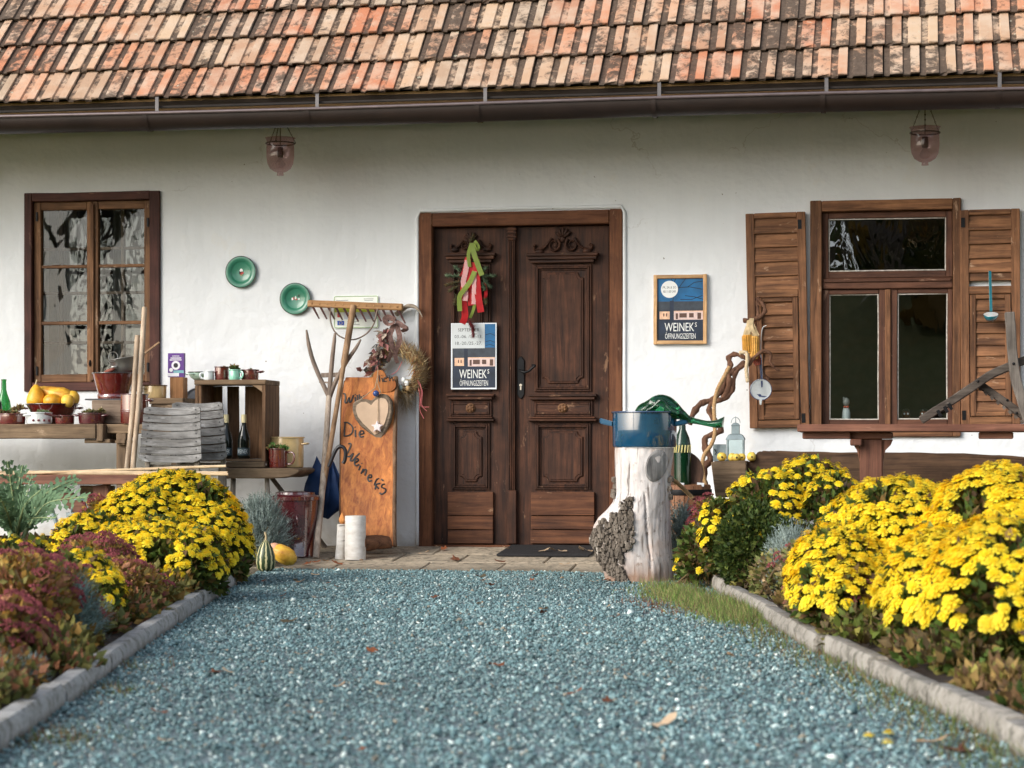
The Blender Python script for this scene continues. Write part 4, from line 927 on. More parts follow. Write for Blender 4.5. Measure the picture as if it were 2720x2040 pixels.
for k in range(12): b.prism([(c.x + 0.0105 * math.cos(k * math.pi / 6) + 0.0018 * math.cos(a), c.z + 0.0105 * math.sin(k * math.pi / 6) + 0.0018 * math.sin(a)) for a in np.linspace(0, 2 * math.pi, 6)[:-1]], -0.0122, -0.0108)
b.build('flag_stars', plain('flag_yellow', (0.85, 0.65, 0.05), 0.4, 0, 0.05), t)
b = MB()
for py, x0, x1 in ((853, 922, 950), (857, 922, 946), (861, 922, 955), (793, 966, 992), (797, 968, 990), (797, 893, 925)): b.prism(rrect(x0, x1, py, py + 1.6, 0.0005, Y), -0.0112, -0.0098)
stuff(b.build('small_print', plain('print_ink', (0.25, 0.27, 0.28), 0.5, 0, 0.05), t))

# ---- hay rake leaning on the wall
ra, rb_ = at(818, 806, -0.10), at(1070, 816, -0.10)
t = thing('hay_rake', 'wooden hay rake with twelve pegs leaning head up on the wall', 'rake', (at(827, 1466, -0.55).x, -0.55, FZ))
ax = (rb_ - ra); bm_ = MB(); bm_.beam(ra, rb_, 0.046, 0.036); bm_.build('head', W_RAKEX, t, bevel=0.006, cuts=2, warp=0.003)
for k in range(12):
    f = 0.05 + 0.9 * k / 11; p = ra + ax * f; e = p + Vector((0.056, -0.03, -0.110)) * R.uniform(0.9, 1.05)
    MB().tube([p + Vector((0, 0, -0.018)), e], [0.0085, 0.0055], 6).build('tooth', wood('peg_wood', (0.045, 0.018, 0.018), (0.11, 0.045, 0.04), 'z'), t, smooth=40)
    MB().ball((p.x, p.y - 0.018, p.z), (0.008, 0.004, 0.008), 8, 6).build('peg_head', W_RAKEX, t, smooth=60)
ht = at(939, 812, -0.115); hb = at(829, 1466, -0.60); hb.z = pz(-0.60)
hp = [ht + (hb - ht) * f for f in (0, 0.2, 0.23, 0.25, 0.6, 1.0)]
MB().tube(hp, [0.022, 0.0215, 0.022, 0.0155, 0.0165, 0.0175], 10).build('handle', W_TOOL, t, smooth=40)
bow = [at(q[0], q[1], -0.12) for q in ((879, 815), (877, 845), (884, 872), (898, 890), (918, 900), (940, 902), (962, 894), (982, 878), (995, 855), (1003, 820))]
MB().tube(smooth_path(bow, 4), 0.0052, 6).build('brace_bow', W_FORK, t, smooth=60)

# ---- three tined wooden hay fork
t = thing('hay_fork', 'pale three tined wooden hay fork leaning beside the rake', 'fork', (at(839, 1471, -0.72).x, -0.72, FZ))
fork_b = at(839, 1472, -0.74); fork_b.z = pz(-0.74); cr = at(874, 1052, -0.16)
MB().tube(smooth_path([fork_b, fork_b + (cr - fork_b) * 0.5 + Vector((0.006, 0, 0)), cr], 4), [0.021 - 0.0003 * k for k in range(9)], 10).build('handle', wood('fork_handle_wood', (0.34, 0.27, 0.21), (0.54, 0.45, 0.36), 'z', 1.2), t, smooth=60)
for ln, rr in (((( 874, 1054), (852, 1008), (832, 960), (820, 915), (814, 876)), (0.0165, 0.015, 0.015, 0.0135, 0.006)), (((875, 1054), (878, 1005), (883, 950), (888, 905), (890, 885)), (0.018, 0.016, 0.015, 0.013, 0.007)), (((876, 1054), (893, 1010), (921, 960), (945, 925), (958, 902)), (0.0165, 0.015, 0.014, 0.012, 0.006))):
    pts = smooth_path([at(x, y, -0.16 - 0.02 * (i * 0.5)) for i, (x, y) in enumerate(ln)], 4); n = len(pts)
    MB().tube(pts, list(np.interp(np.linspace(0, 1, n), np.linspace(0, 1, 5), rr)), 8).build('tine', W_FORK, t, smooth=60)
MB().beam(at(853, 997, -0.17), at(906, 995, -0.17), 0.030, 0.016).build('cross_bar', W_FORK, t, bevel=0.003)
MB().tube([at(848, 1015, -0.17), at(897, 1017, -0.17)], 0.006, 6).build('cross_pin', W_FORK, t)

# ---- dried wreath hung on an antler
M_ANT = wood('antler_bone', (0.20, 0.15, 0.11), (0.48, 0.40, 0.31), 'x', 1, 0.6)
t = thing('antler_hook', 'curved deer antler tip sticking out beside the rake head', 'antler', at(1090, 830, -0.03))
MB().tube(smooth_path([at(q[0], q[1], -0.03 - 0.03 * q[2]) for q in ((1052, 836, 0), (1070, 822, 0.4), (1085, 813, 1), (1102, 815, 1.6), (1114, 826, 2), (1122, 842, 2.3))], 4), [0.017, 0.017, 0.017, 0.017, 0.016, 0.016, 0.015, 0.015, 0.015, 0.014, 0.013, 0.013, 0.012, 0.011, 0.009, 0.008, 0.007, 0.006, 0.005, 0.004, 0.002], 8).build('beam', M_ANT, t, smooth=60, cuts=1, warp=0.003, wsc=20)
MB().tube(smooth_path([at(q[0], q[1], -0.05) for q in ((1030, 905), (1018, 888), (1005, 880), (992, 880))], 4), [0.013, 0.013, 0.012, 0.011, 0.010, 0.009, 0.008, 0.007, 0.006, 0.005, 0.004, 0.003, 0.002], 8).build('tine', M_ANT, t, smooth=60)
wc = at(1056, 984, -0.075); WR = 56 * mpp(1056)
t = thing('dried_wreath', 'dried grass and feather wreath with plaid bow beside the door', 'wreath', at(1056, 1050, -0.02))
b = MB()
for k in range(16):
    ph = R.uniform(0, 6.28); pts = []
    for i in range(40):
        a = 2 * math.pi * i / 40; q = 0.022 * math.sin(3 * a + ph); rr_ = WR + 0.024 * math.cos(3 * a + ph * 1.7) + R.uniform(-.004, .004)
        pts.append((wc.x + rr_ * math.cos(a), wc.y + q, wc.z + rr_ * 0.95 * math.sin(a)))
    b.tube(pts, R.uniform(0.003, 0.006), 5, closed=True)
b.build('twig_ring', wood('wreath_twig', (0.14, 0.05, 0.025), (0.32, 0.14, 0.06), 'x', 2), t, smooth=60)
n = 2600; a = NR.uniform(-0.25, 2 * math.pi - 0.25, n); rr_ = WR + NR.normal(0.0, 0.024, n)
L = np.stack([wc.x + rr_ * np.cos(a), wc.y + NR.normal(-0.012, 0.018, n), wc.z + 0.95 * rr_ * np.sin(a)], 1)
D = np.stack([np.cos(a) - 0.9 * np.sin(a), NR.normal(-0.4, 0.5, n), np.sin(a) + 0.9 * np.cos(a)], 1) + NR.normal(0, 0.45, (n, 3))
stuff(scatter('dried_grass', SPK_V, SPK_F, rotmats(n, D), np.stack([np.full(n, .0045), np.full(n, .0045), NR.uniform(0.03, 0.075, n)], 1), L, pal(n, [(0.46, 0.30, 0.12), (0.55, 0.40, 0.20), (0.34, 0.17, 0.07), (0.62, 0.50, 0.30)], None, 0.2), vcol('dry_leaf', 0.8, 0.15), t))
n = 1600; a = NR.normal(0.15, 0.6, n); rr_ = WR + NR.uniform(0.0, 0.05, n)                 # feathery plume on the right
L = np.stack([wc.x + rr_ * np.cos(a), wc.y + NR.normal(-0.01, 0.015, n), wc.z + rr_ * np.sin(a)], 1); D = np.stack([np.cos(a), NR.normal(0, .3, n), np.sin(a) - 0.5], 1) + NR.normal(0, 0.35, (n, 3))
stuff(scatter('grass_plume', SPK_V, SPK_F, rotmats(n, D), np.stack([np.full(n, .002), np.full(n, .002), NR.uniform(0.02, 0.05, n)], 1), L, pal(n, [(0.36, 0.23, 0.12), (0.45, 0.31, 0.18)], None, 0.2), vcol('dry_leaf', 0.8, 0.15), t))
n = 240; q = NR.random(n); L = np.stack([X_(1040, -.1) - 0.02 - 0.10 * q + NR.normal(0, .022, n) * (0.4 + q), NR.normal(-0.11, 0.02, n), Z_(1045, 868, -.1) - 0.30 * q], 1)
D = np.stack([NR.normal(-0.3, 0.5, n), NR.normal(-0.3, .3, n), NR.normal(-0.6, 0.5, n)], 1)
stuff(scatter('feathers', LEAF_V, LEAF_F, rotmats(n, D), NR.uniform(0.03, 0.065, n), L, pal(n, [(0.33, 0.24, 0.19), (0.24, 0.10, 0.09), (0.42, 0.34, 0.27), (0.12, 0.12, 0.11), (0.30, 0.13, 0.12)], None, 0.2), vcol('dry_leaf', 0.8, 0.15), t))
n = 260; L = np.repeat(np.array([at(1075, 1050, -.09)[:]]), n, 0) + NR.normal(0, 0.02, (n, 3)); D = np.stack([NR.normal(0.35, 0.45, n), NR.normal(-0.1, .2, n), NR.uniform(-1.2, -0.3, n)], 1)
stuff(scatter('dried_sprays', SPK_V, SPK_F, rotmats(n, D), np.stack([np.full(n, .0022), np.full(n, .0022), NR.uniform(0.05, 0.15, n)], 1), L, pal(n, [(0.42, 0.32, 0.2), (0.5, 0.42, 0.3)], None, 0.2), vcol('dry_leaf', 0.8, 0.15), t))
M_PINK = leafmat('pink_raffia', (0.70, 0.20, 0.20), 0.7, 0.2)
for ln in (((1108, 1010), (1117, 1022), (1119, 1050), (1118, 1078), (1140, 1081)), ((1110, 1015), (1122, 1040), (1120, 1075), (1134, 1092)), ((1112, 1030), (1116, 1060), (1115, 1088), (1126, 1112)), ((1068, 960), (1055, 985), (1040, 995))):
    MB().tube(smooth_path([at(x, y, -0.115) for x, y in ln], 4), 0.0022, 5).build('raffia', M_PINK, t, smooth=60)
M_RIB = leafmat('plaid_ribbon', (0.22, 0.13, 0.11), 0.7, 0.15, 0.5, 60)
def ribbon(pts, wd, mat, parent, twist=0.0, name='ribbon', n=4):
    pts = smooth_path(pts, n); b = MB(); m = len(pts)
    for i, p in enumerate(pts):
        d_ = (pts[min(i + 1, m - 1)] - pts[max(i - 1, 0)]).normalized(); q = d_.cross(Vector((0, 1, 0))).normalized(); a_ = twist * i / m
        q = q * math.cos(a_) + Vector((0, 1, 0)) * math.sin(a_); b.v += [p + q * wd / 2 + Vector((0, 0.002 * math.sin(i * 1.1), 0)), p, p - q * wd / 2]
    for i in range(m - 1): b.f += [(3 * i, 3 * i + 1, 3 * i + 4, 3 * i + 3), (3 * i + 1, 3 * i + 2, 3 * i + 5, 3 * i + 4)]
    return b.build(name, mat, parent, smooth=80)
for ln in (((1050, 850), (1030, 842), (1022, 850), (1032, 862), (1050, 855)), ((1052, 855), (1070, 866), (1080, 874), (1066, 880)), ((1048, 860), (1036, 890), (1042, 925), (1030, 960)), ((1052, 860), (1062, 900), (1050, 940), (1056, 965))):
    ribbon([at(x, y, -0.135 - 0.008 * i) for i, (x, y) in enumerate(ln)], 0.035, M_RIB, t, 1.2)
for k, (x, y, c_) in enumerate(((1072, 1010, (0.72, 0.75, 0.72)), (1080, 1018, (0.78, 0.78, 0.74)), (1064, 1030, (0.30, 0.38, 0.36)), (1018, 920, (0.75, 0.75, 0.7)), (1083, 1032, (0.45, 0.30, 0.14)))):
    p = at(x, y, -0.115); MB().ball(p, (0.016, 0.014, 0.021), 10, 8).build('shell', plain('shell_%d' % k, c_, 0.45), t, smooth=60)

# ---- welcome board, wooden heart, bark heart
W_SLAB = wood('orange_slab_wood', (0.24, 0.062, 0.012), (0.52, 0.19, 0.042), 'z', 0.8, 0.55, None, 0, 0.3, 0.3)
W_EDGE = wood('slab_bark_edge', (0.10, 0.055, 0.03), (0.22, 0.13, 0.075), 'z', 1, 0.85)
Yb0, Yb1 = -0.60, -0.14                                            # foot and top of the leaning board
t = thing('welcome_board', 'tall orange wooden plank with black handwritten Die Weinek\'s greeting', 'sign', (at(975, 1455, Yb0).x, Yb0, FZ))
zb_, zt_ = pz(Yb0), Z_(980, 1001, Yb1)
def bdY(z): return Yb0 + (Yb1 - Yb0) * (z - zb_) / (zt_ - zb_)
def bdp(px, py, off=0.0):                                          # point on the leaning board's face
    z = Z_(px, py, -0.37)
    for _ in range(4): z = Z_(px, py, bdY(z))
    Y = bdY(z); p = at(px, py, Y - off); return p
le = [(905, 1451), (905, 1390), (904, 1300), (904, 1200), (906, 1110), (909, 1050), (915, 1012), (918, 1002)]
re = [(1054, 1002), (1053, 1060), (1051, 1130), (1050, 1220), (1049, 1330), (1049, 1451)]
poly = [bdp(*q) for q in le + re]
b = MB(); n = len(poly); bk = Vector((0, 0.05, 0.0))
b.add([tuple(p) for p in poly] + [tuple(p + bk) for p in poly], [tuple(range(n)), tuple(range(n, 2 * n))[::-1]] + [(i, (i + 1) % n, (i + 1) % n + n, i + n) for i in range(n)])
b.build('plank', W_SLAB, t, bevel=0.004)
b = MB(); b.tube([bdp(x - 1, y, -0.01) for x, y in re], 0.014, 8, flat=1.0); b.build('bark_edge', W_EDGE, t, smooth=60, cuts=1, warp=0.008, wsc=14)
b = MB(); b.tube([bdp(x, y, -0.012) for x, y in le[:-1]], 0.007, 8); b.build('bark_edge', W_EDGE, t, smooth=60, cuts=1, warp=0.006, wsc=14)
M_INK = plain('black_marker', (0.012, 0.010, 0.009), 0.5, 0, 0.1)
def zz5(pts): return [(780 + x / 2.9625, 980 + y / 2.9625) for x, y in pts]
def write(parent, lines, r=0.0042, off=0.003, name='lettering'):
    b = MB()
    for ln in lines: b.tube(smooth_path([bdp(x, y, off) for x, y in zz5(ln)], 4), r, 6, flat=0.4)
    stuff(b.build(name, M_INK, parent, smooth=70))
write(t, [[(388, 196), (402, 196), (408, 225), (404, 262), (420, 262), (436, 225), (438, 258), (452, 255), (470, 205)], [(484, 222), (486, 262)], [(484, 200), (485, 205)], [(500, 205), (503, 255)], [(516, 200), (520, 250)], [(532, 215), (536, 245)], [(548, 208), (549, 214)],
          [(405, 425), (400, 480), (398, 530)], [(395, 420), (430, 425), (462, 455), (462, 495), (440, 520), (400, 530)], [(484, 480), (486, 535)], [(482, 455), (484, 460)], [(515, 515), (550, 508), (545, 488), (525, 490), (516, 512), (526, 535), (552, 530)],
          [(430, 590), (444, 586), (450, 600), (434, 640), (415, 680), (438, 690), (470, 665), (446, 715), (462, 722), (490, 690), (520, 662)],
          [(478, 740), (508, 722), (500, 705), (482, 718), (478, 745), (492, 762), (515, 750)], [(525, 760), (512, 798)], [(534, 742), (536, 746)], [(548, 785), (530, 825)], [(540, 812), (560, 792), (572, 798), (560, 840)], [(585, 855), (612, 852), (610, 834), (592, 838), (582, 862), (594, 884), (616, 876)],
          [(672, 862), (652, 872), (634, 915), (648, 905), (640, 948)], [(680, 900), (645, 912), (668, 942)], [(690, 868), (706, 880)], [(716, 905), (696, 912), (694, 932), (722, 945), (720, 968), (694, 985), (676, 975)]], 0.0058)
# heart shaped wooden tag behind, with the end of the greeting
def heart_poly(cx, cz, s, rot, n=28):
    out = []
    for k in range(n):
        a = 2 * math.pi * k / n; x = 16 * math.sin(a) ** 3 / 17; z = (13 * math.cos(a) - 5 * math.cos(2 * a) - 2 * math.cos(3 * a) - math.cos(4 * a)) / 17
        out.append((cx + s * (x * math.cos(rot) - z * math.sin(rot)), cz + s * (x * math.sin(rot) + z * math.cos(rot))))
    return out
t = thing('wooden_heart_tag', 'small orange wooden heart on top of the welcome plank, lettered lich', 'sign', bdp(1022, 1015, 0.012))
h = bdp(1016, 1018, 0.03)
MB().prism(heart_poly(h.x, h.z, 0.094, rad(-38)), h.y, h.y + 0.016).build('heart', W_SLAB, t, bevel=0.003)
for ln in ([[(672, 50), (676, 100)], [(692, 70), (702, 103)], [(690, 48), (692, 53)], [(728, 68), (712, 72), (710, 96), (732, 96)], [(752, 52), (756, 96)], [(756, 80), (768, 66), (776, 72), (782, 96)]],): 
    b = MB()
    for q in ln: b.tube(smooth_path([at(x, y, h.y - 0.002) for x, y in zz5(q)], 4), 0.0042, 6, flat=0.4)
    stuff(b.build('lettering', M_INK, t, smooth=70))
t = thing('bark_heart', 'large bark rimmed heart with white star hanging on the welcome plank', 'heart', bdp(985, 1110, 0.05))
c5 = lambda q, y: at(780 + q[0] / 2.9625, 980 + q[1] / 2.9625, y)
Yh = bdp(985, 1110, 0.05).y
out5 = [(608, 250), (640, 215), (690, 192), (735, 205), (768, 250), (775, 320), (758, 420), (725, 500), (690, 555), (668, 580), (640, 545), (585, 500), (525, 450), (480, 390), (460, 325), (468, 270), (510, 240), (560, 235)]
in5 = [(612, 285), (640, 250), (690, 226), (728, 238), (748, 275), (746, 340), (722, 420), (700, 465), (668, 505), (640, 520), (600, 480), (548, 430), (508, 380), (490, 325), (496, 285), (530, 262), (570, 258)]
MB().prism([(c5(q, Yh).x, c5(q, Yh).z) for q in out5], Yh, Yh + 0.05).build('heart_body', wood('heart_bark', (0.13, 0.095, 0.065), (0.29, 0.22, 0.155), 'x', 1.4), t, bevel=0.008, cuts=2, warp=0.004, wsc=20)
MB().prism([(c5(q, Yh).x, c5(q, Yh).z) for q in in5], Yh - 0.006, Yh + 0.01).build('heart_face', plain('heart_face_wood', (0.50, 0.36, 0.25), 0.75, 0, 0.12, 8), t, bevel=0.002)
M_TW = plain('twine', (0.34, 0.25, 0.16), 0.9, 0, 0.3, 50)
MB().tube([c5((520, 245), Yh - .008), c5((640, 150), Yh - .012), c5((660, 60), Yh - 0.004), c5((664, 0), Yh)], 0.0032, 6).build('twine', M_TW, t)
MB().tube([c5((690, 200), Yh - .008), c5((660, 110), Yh - .012), c5((660, 60), Yh - 0.004)], 0.0028, 6).build('twine', M_TW, t)
MB().tube([c5((664, 225), Yh - .012), c5((664, 410), Yh - .014)], 0.0022, 6).build('string', M_TW, t)
MB().ball(c5((648, 193), Yh - 0.018), 0.021, 14, 10).build('bead', glass('blue_bead_glass', (0.05, 0.10, 0.30), 0.3, 0.08), t, smooth=60)
def star(c, r, rot=0.0): return [(c.x + (r if k % 2 == 0 else r * 0.45) * math.sin(rot + k * math.pi / 5), c.z + (r if k % 2 == 0 else r * 0.45) * math.cos(rot + k * math.pi / 5)) for k in range(10)]
M_STAR = plain('white_star', (0.75, 0.66, 0.66), 0.7, 0, 0.08)
MB().prism(star(c5((664, 456), Yh), 0.043), Yh - 0.03, Yh - 0.012).build('star', M_STAR, t, bevel=0.004)
MB().prism(star(c5((655, 548), Yh), 0.04, 0.5), Yh + 0.052, Yh + 0.066).build('star', M_STAR, t, bevel=0.004)

# ---- birch candles and split log at the foot of the board
def m_birch():
    t = NT('birch_bark'); v = t.coords((1, 1, 2.2)); g = t.noise(v, 16, 6, 0.6); k = t.noise(t.coords((0.6, 0.6, 3)), 9, 3, 0.4)
    c = t.ramp(g, [(0.3, (0.60, 0.56, 0.50)), (0.7, (0.82, 0.80, 0.76))]).outputs[0]; c = t.mix(t.ramp(k, [(0.70, 0.0), (0.73, 0.9)]).outputs[0], c, (0.05, 0.04, 0.035))
    t.P('Base Color', c); t.P('Roughness', 0.8); t.bump(g, 0.4, 0.004); return t.m
M_BIR = m_birch(); W_END = wood('cut_end_wood', (0.42, 0.33, 0.24), (0.62, 0.52, 0.40), 'y', 2)
for (x0, y0, x1, y1), Y, lab, fl, tl in (((916, 1370, 972, 1474), -0.78, 'thick white birch log standing before the orange plank', ((952, 1325), (945, 1372)), 0.0), ((890, 1392, 917, 1471), -0.74, 'thin white birch log candle with orange wooden flame', ((909, 1362), (908, 1393)), 0.07)):
    p = at((x0 + x1) / 2, y1, Y); s = mpp(p.x, Y); s = (p - CAM).dot(FWD) / FPX; r = (x1 - x0) / 2 * s; z0 = pz(Y); H = Z_((x0 + x1) / 2, y0, Y) - z0
    t = thing('birch_candle', lab, 'log', (p.x, Y, z0), 'birch log candles')
    M = Matrix.Translation((p.x, Y, z0)) @ Matrix.Rotation(tl, 4, 'Y')
    b = MB(); b.lathe([(r, 0), (r, 0.01), (r * 1.01, H * 0.3), (r * 0.99, H * 0.7), (r, H - 0.003), (r * 0.97, H)], (0, 0, 0), 28, M); b.build('log', M_BIR, t, smooth=40, cuts=1, warp=0.003, wsc=12)
    b = MB(); b.lathe([(r * 0.95, H + 0.0015), (0.001, H + 0.003)], (0, 0, 0), 28, M); b.build('cut_face', W_END, t)
    if tl == 0.0: continue
    f0, f1 = at(*fl[0], Y), at(*fl[1], Y); hh = f0.z - f1.z; cx = f1.x
    b = MB(); b.lathe([(0.004, -0.004), (0.020, hh * 0.2), (0.022, hh * 0.38), (0.012, hh * 0.7), (0.001, hh)], (cx, Y + 0.005, z0 + H), 14, sy=0.6); b.build('flame', wood('flame_wood', (0.55, 0.20, 0.05), (0.72, 0.32, 0.10), 'z'), t, smooth=60)
t = thing('split_log', 'short split brown log lying at the foot of the orange plank', 'log', at(1015, 1470, -0.68))
p = at(1012, 1457, -0.66); b = MB(); b.tube([Vector((p.x - 0.09, p.y - 0.10, FZ + 0.0)) + Vector((0.036 * k, 0.03 * k, 0.045)) for k in range(5)], [0.048, 0.052, 0.05, 0.045, 0.04], 12, flat=0.8)
b.build('log', wood('log_bark', (0.07, 0.03, 0.016), (0.20, 0.09, 0.045), 'x', 0.8), t, smooth=50, cuts=2, warp=0.012, wsc=12)
q = Vector((p.x - 0.093, p.y - 0.103, FZ + 0.045)); b = MB(); b.lathe([(0.045, 0), (0.03, 0.003), (0.001, 0.004)], (0, 0, 0), 14, Matrix.Translation(q) @ Matrix.Rotation(rad(90), 4, 'X') @ Matrix.Rotation(rad(-50), 4, 'Y')); b.build('cut_face', wood('log_heartwood', (0.20, 0.075, 0.03), (0.38, 0.17, 0.07), 'y'), t)

# ---- navy umbrella hung between bin and board
t = thing('closed_umbrella', 'closed navy umbrella with black crook handle behind the fork', 'umbrella', at(860, 1375, -0.42))
M_NAVY = leafmat('navy_cloth', (0.012, 0.035, 0.105), 0.65, 0.05, 0.3, 10)
A = at(896, 1232, -0.40); B = at(836, 1385, -0.34)
b = MB(); n = 40; rings = 14
axis = (B - A).normalized(); u = axis.cross(Vector((0, 1, 0))).normalized(); v_ = axis.cross(u)
mid = at(842, 1330, -0.36)
for i in range(rings):
    f = i / (rings - 1); c = at(878 - 20 * f, 1222 + 150 * f, -0.40 + 0.05 * f); rr_ = (0.03 + 0.125 * math.sin(min(1, f * 1.25) * math.pi * 0.5)) * (1 - 0.75 * max(0, f - 0.62) / 0.38)
    for k in range(n):
        a = 2 * math.pi * k / n; w_ = rr_ * (0.78 + 0.22 * math.cos(8 * a + f * 2)) ; p = c + u * (w_ * math.cos(a) * 1.05) + v_ * (w_ * 0.55 * math.sin(a)); b.v.append(p)
b.f = [(i * n + k, i * n + (k + 1) % n, (i + 1) * n + (k + 1) % n, (i + 1) * n + k) for i in range(rings - 1) for k in range(n)] + [tuple((rings - 1) * n + k for k in range(n))]
b.build('canopy', M_NAVY, t, smooth=50, warp=0.015, wsc=9)
b = MB(); v0 = at(842, 1212, -0.40); b.add([v0, at(800, 1330, -0.38), at(830, 1350, -0.42), at(868, 1262, -0.45), at(815, 1270, -0.44)], [(0, 4, 3), (4, 1, 2), (4, 2, 3)]); b.build('loose_panel', M_NAVY, t, smooth=60, cuts=3, warp=0.012, wsc=12)
hk = [(873, 1240), (882, 1218), (892, 1196), (902, 1186), (913, 1189), (918, 1202), (916, 1222), (911, 1231)]
MB().tube(smooth_path([at(x, y, -0.52) for x, y in hk], 4), 0.012, 10).build('crook', plain('black_plastic', (0.012, 0.012, 0.016), 0.35), t, smooth=60)

# ---- maroon lidded enamel bin
Y = -0.62; p = at(784, 1464, Y); s = (p - CAM).dot(FWD) / FPX; z0 = pz(Y); r = 66 * s; zt = Z_(784, 1328, Y)
t = thing('lidded_bin', 'plum red enamel bin with lid beside the hay fork', 'bin', (p.x, Y, z0))
H = zt - z0; MB().lathe([(r * 0.82, 0.0), (r * 0.86, 0.0), (r * 0.86, 0.012), (r * 0.83, 0.018), (r * 0.85, H * 0.4), (r * 0.93, H), (r * 0.9, H)], (p.x, Y, z0), 40).build('body', E_PLUM, t, smooth=40)
MB().lathe([(r * 0.95, -0.004), (r * 1.0, 0.0), (r * 1.0, 0.022), (r * 0.94, 0.03), (r * 0.8, 0.036), (r * 0.79, 0.05), (r * 0.6, 0.056), (0.001, 0.06)], (p.x, Y, zt), 40).build('lid', E_PLUM, t, smooth=40)
b = MB(); b.tube(smooth_path([(p.x + r * 0.32, Y - r * 0.84, z0 + H * 0.72), (p.x + r * 0.34, Y - r * 0.92, z0 + H * 0.68), (p.x + r * 0.34, Y - r * 0.92, z0 + H * 0.6), (p.x + r * 0.32, Y - r * 0.83, z0 + H * 0.56)], 4), 0.006, 8); b.build('handle', E_PLUM, t, smooth=60)

# ---- three legged bench plank that carries crate and pots
Y0, Y1 = -0.80, -0.32; zP = Z_(700, 1243, Y0)
t = thing('plank_bench', 'low rustic plank bench on splayed legs under the crate', 'bench', at(700, 1400, -0.55))
pl = [(585, 1245), (610, 1243), (700, 1243), (770, 1243), (793, 1246), (795, 1252), (786, 1259), (768, 1266), (745, 1270), (585, 1271)]
MB().prism([(at(x, y, Y0).x, at(x, y, Y0).z) for x, y in pl], Y0, Y1).build('seat', W_BEN, t, bevel=0.006, cuts=3, warp=0.006, wsc=5)
for a, b_, r_ in (((709, 1270, -0.72), (714, 1400, -0.76), 0.017), ((722, 1270, -0.40), (745, 1300, -0.36), 0.016), ((620, 1270, -0.72), (615, 1400, -0.78), 0.018)):
    pa, pb = at(*a), at(*b_); dd = (pb - pa).normalized(); pb = pa + dd * ((pa.z - 0.09) / max(0.2, -dd.z)); MB().tube([pa, pb], [r_ * 0.9, r_ * 1.15], 9).build('leg', W_GREYZ, t, smooth=40, cuts=1, warp=0.004, wsc=10)
MB().box(X_(600, -0.78), X_(703, -0.78), -0.775, -0.38, zP + 0.001, zP + 0.040).build('riser_board', W_BEN, t, bevel=0.004, cuts=2, warp=0.004)
CZ0 = zP + 0.041

# ---- upright wooden crate used as a shelf
Yc0, Yc1 = -0.74, -0.42; cx0, cx1 = X_(518, Yc0), X_(705, Yc0); CZ1 = Z_(610, 1022, Yc0)
t = thing('wooden_crate', 'upright open wooden fruit crate with gaps in its back', 'crate', ((cx0 + cx1) / 2, -0.58, CZ0))
MB().box(cx0, cx0 + 0.022, Yc0, Yc1, CZ0, CZ1).build('side', W_CRATE, t, bevel=0.003, cuts=2, warp=0.003)
MB().box(cx1 - 0.022, cx1, Yc0, Yc1, CZ0, CZ1).build('side', W_CRATE, t, bevel=0.003, cuts=2, warp=0.003)
MB().box(cx0 - 0.004, cx1 + 0.003, Yc0 - 0.006, Yc1, CZ1, CZ1 + 0.032).build('top', W_CRATEX, t, bevel=0.004, cuts=2, warp=0.004)
MB().box(cx0 + 0.022, cx1 - 0.022, Yc0 + 0.002, Yc1, CZ0, CZ0 + 0.016).build('base', W_CRATEX, t, bevel=0.003)
for a0, a1 in ((536, 547), (563, 592), (605, 636), (652, 702)): MB().box(X_(a0, Yc1), X_(a1, Yc1), Yc1 - 0.013, Yc1 - 0.001, CZ0 + 0.016, CZ1 - 0.001).build('back_slat', W_CRATE, t, bevel=0.002, cuts=2, warp=0.003)
MB().prism([(cx1 - 0.022, CZ1), (cx1 - 0.10, CZ1), (cx1 - 0.06, CZ1 - 0.022), (cx1 - 0.022, CZ1 - 0.05)], Yc0 + 0.004, Yc0 + 0.03).build('corner_block', W_CRATEX, t, bevel=0.003)
MB().box(cx0 + 0.022, cx0 + 0.042, Yc0 + 0.003, Yc0 + 0.03, CZ0 + 0.016, CZ1 - 0.001).build('corner_post', W_CRATE, t, bevel=0.003)
ZC = CZ1 + 0.032
pot('enamel_bowl', 'pale green enamel bowl on top of the crate', 'bowl', (501, 994, 569, 1016), -0.60, E_PMINT, ZC, handles='f', rim=E_BLACK, flare=[(0.3, 0), (0.5, 0.02), (0.82, 0.35), (0.97, 0.75), (1, 1)])
pot('enamel_mug', 'white enamel mug on top of the crate', 'mug', (541, 995, 569, 1018), -0.68, E_WHITE, ZC, rb=0.95, handles='E')
T = pot('enamel_mug', 'tall maroon enamel mug on top of the crate', 'mug', (570, 983, 609, 1018), -0.64, E_RED, ZC, rb=0.94, fill='soil'); succulents(T[0], T[1].x, -0.64, ZC + T[4] - 0.004, T[2], 2, 0.012)
T = pot('enamel_mug', 'mint green enamel mug holding a spiky succulent', 'mug', (608, 994, 638, 1020), -0.70, E_MINT, ZC, rb=0.95, handles='e', fill='soil'); succulents(T[0], T[1].x, -0.70, ZC + T[4] + 0.004, 0.012, 3, 0.042)
T = pot('enamel_pot', 'maroon enamel pot at the right end of the crate top', 'pot', (640, 992, 688, 1019), -0.62, E_RED, ZC, rb=0.95, handles='r', fill='soil'); succulents(T[0], T[1].x, -0.62, ZC + T[4], T[2] * 0.7, 2, 0.014)
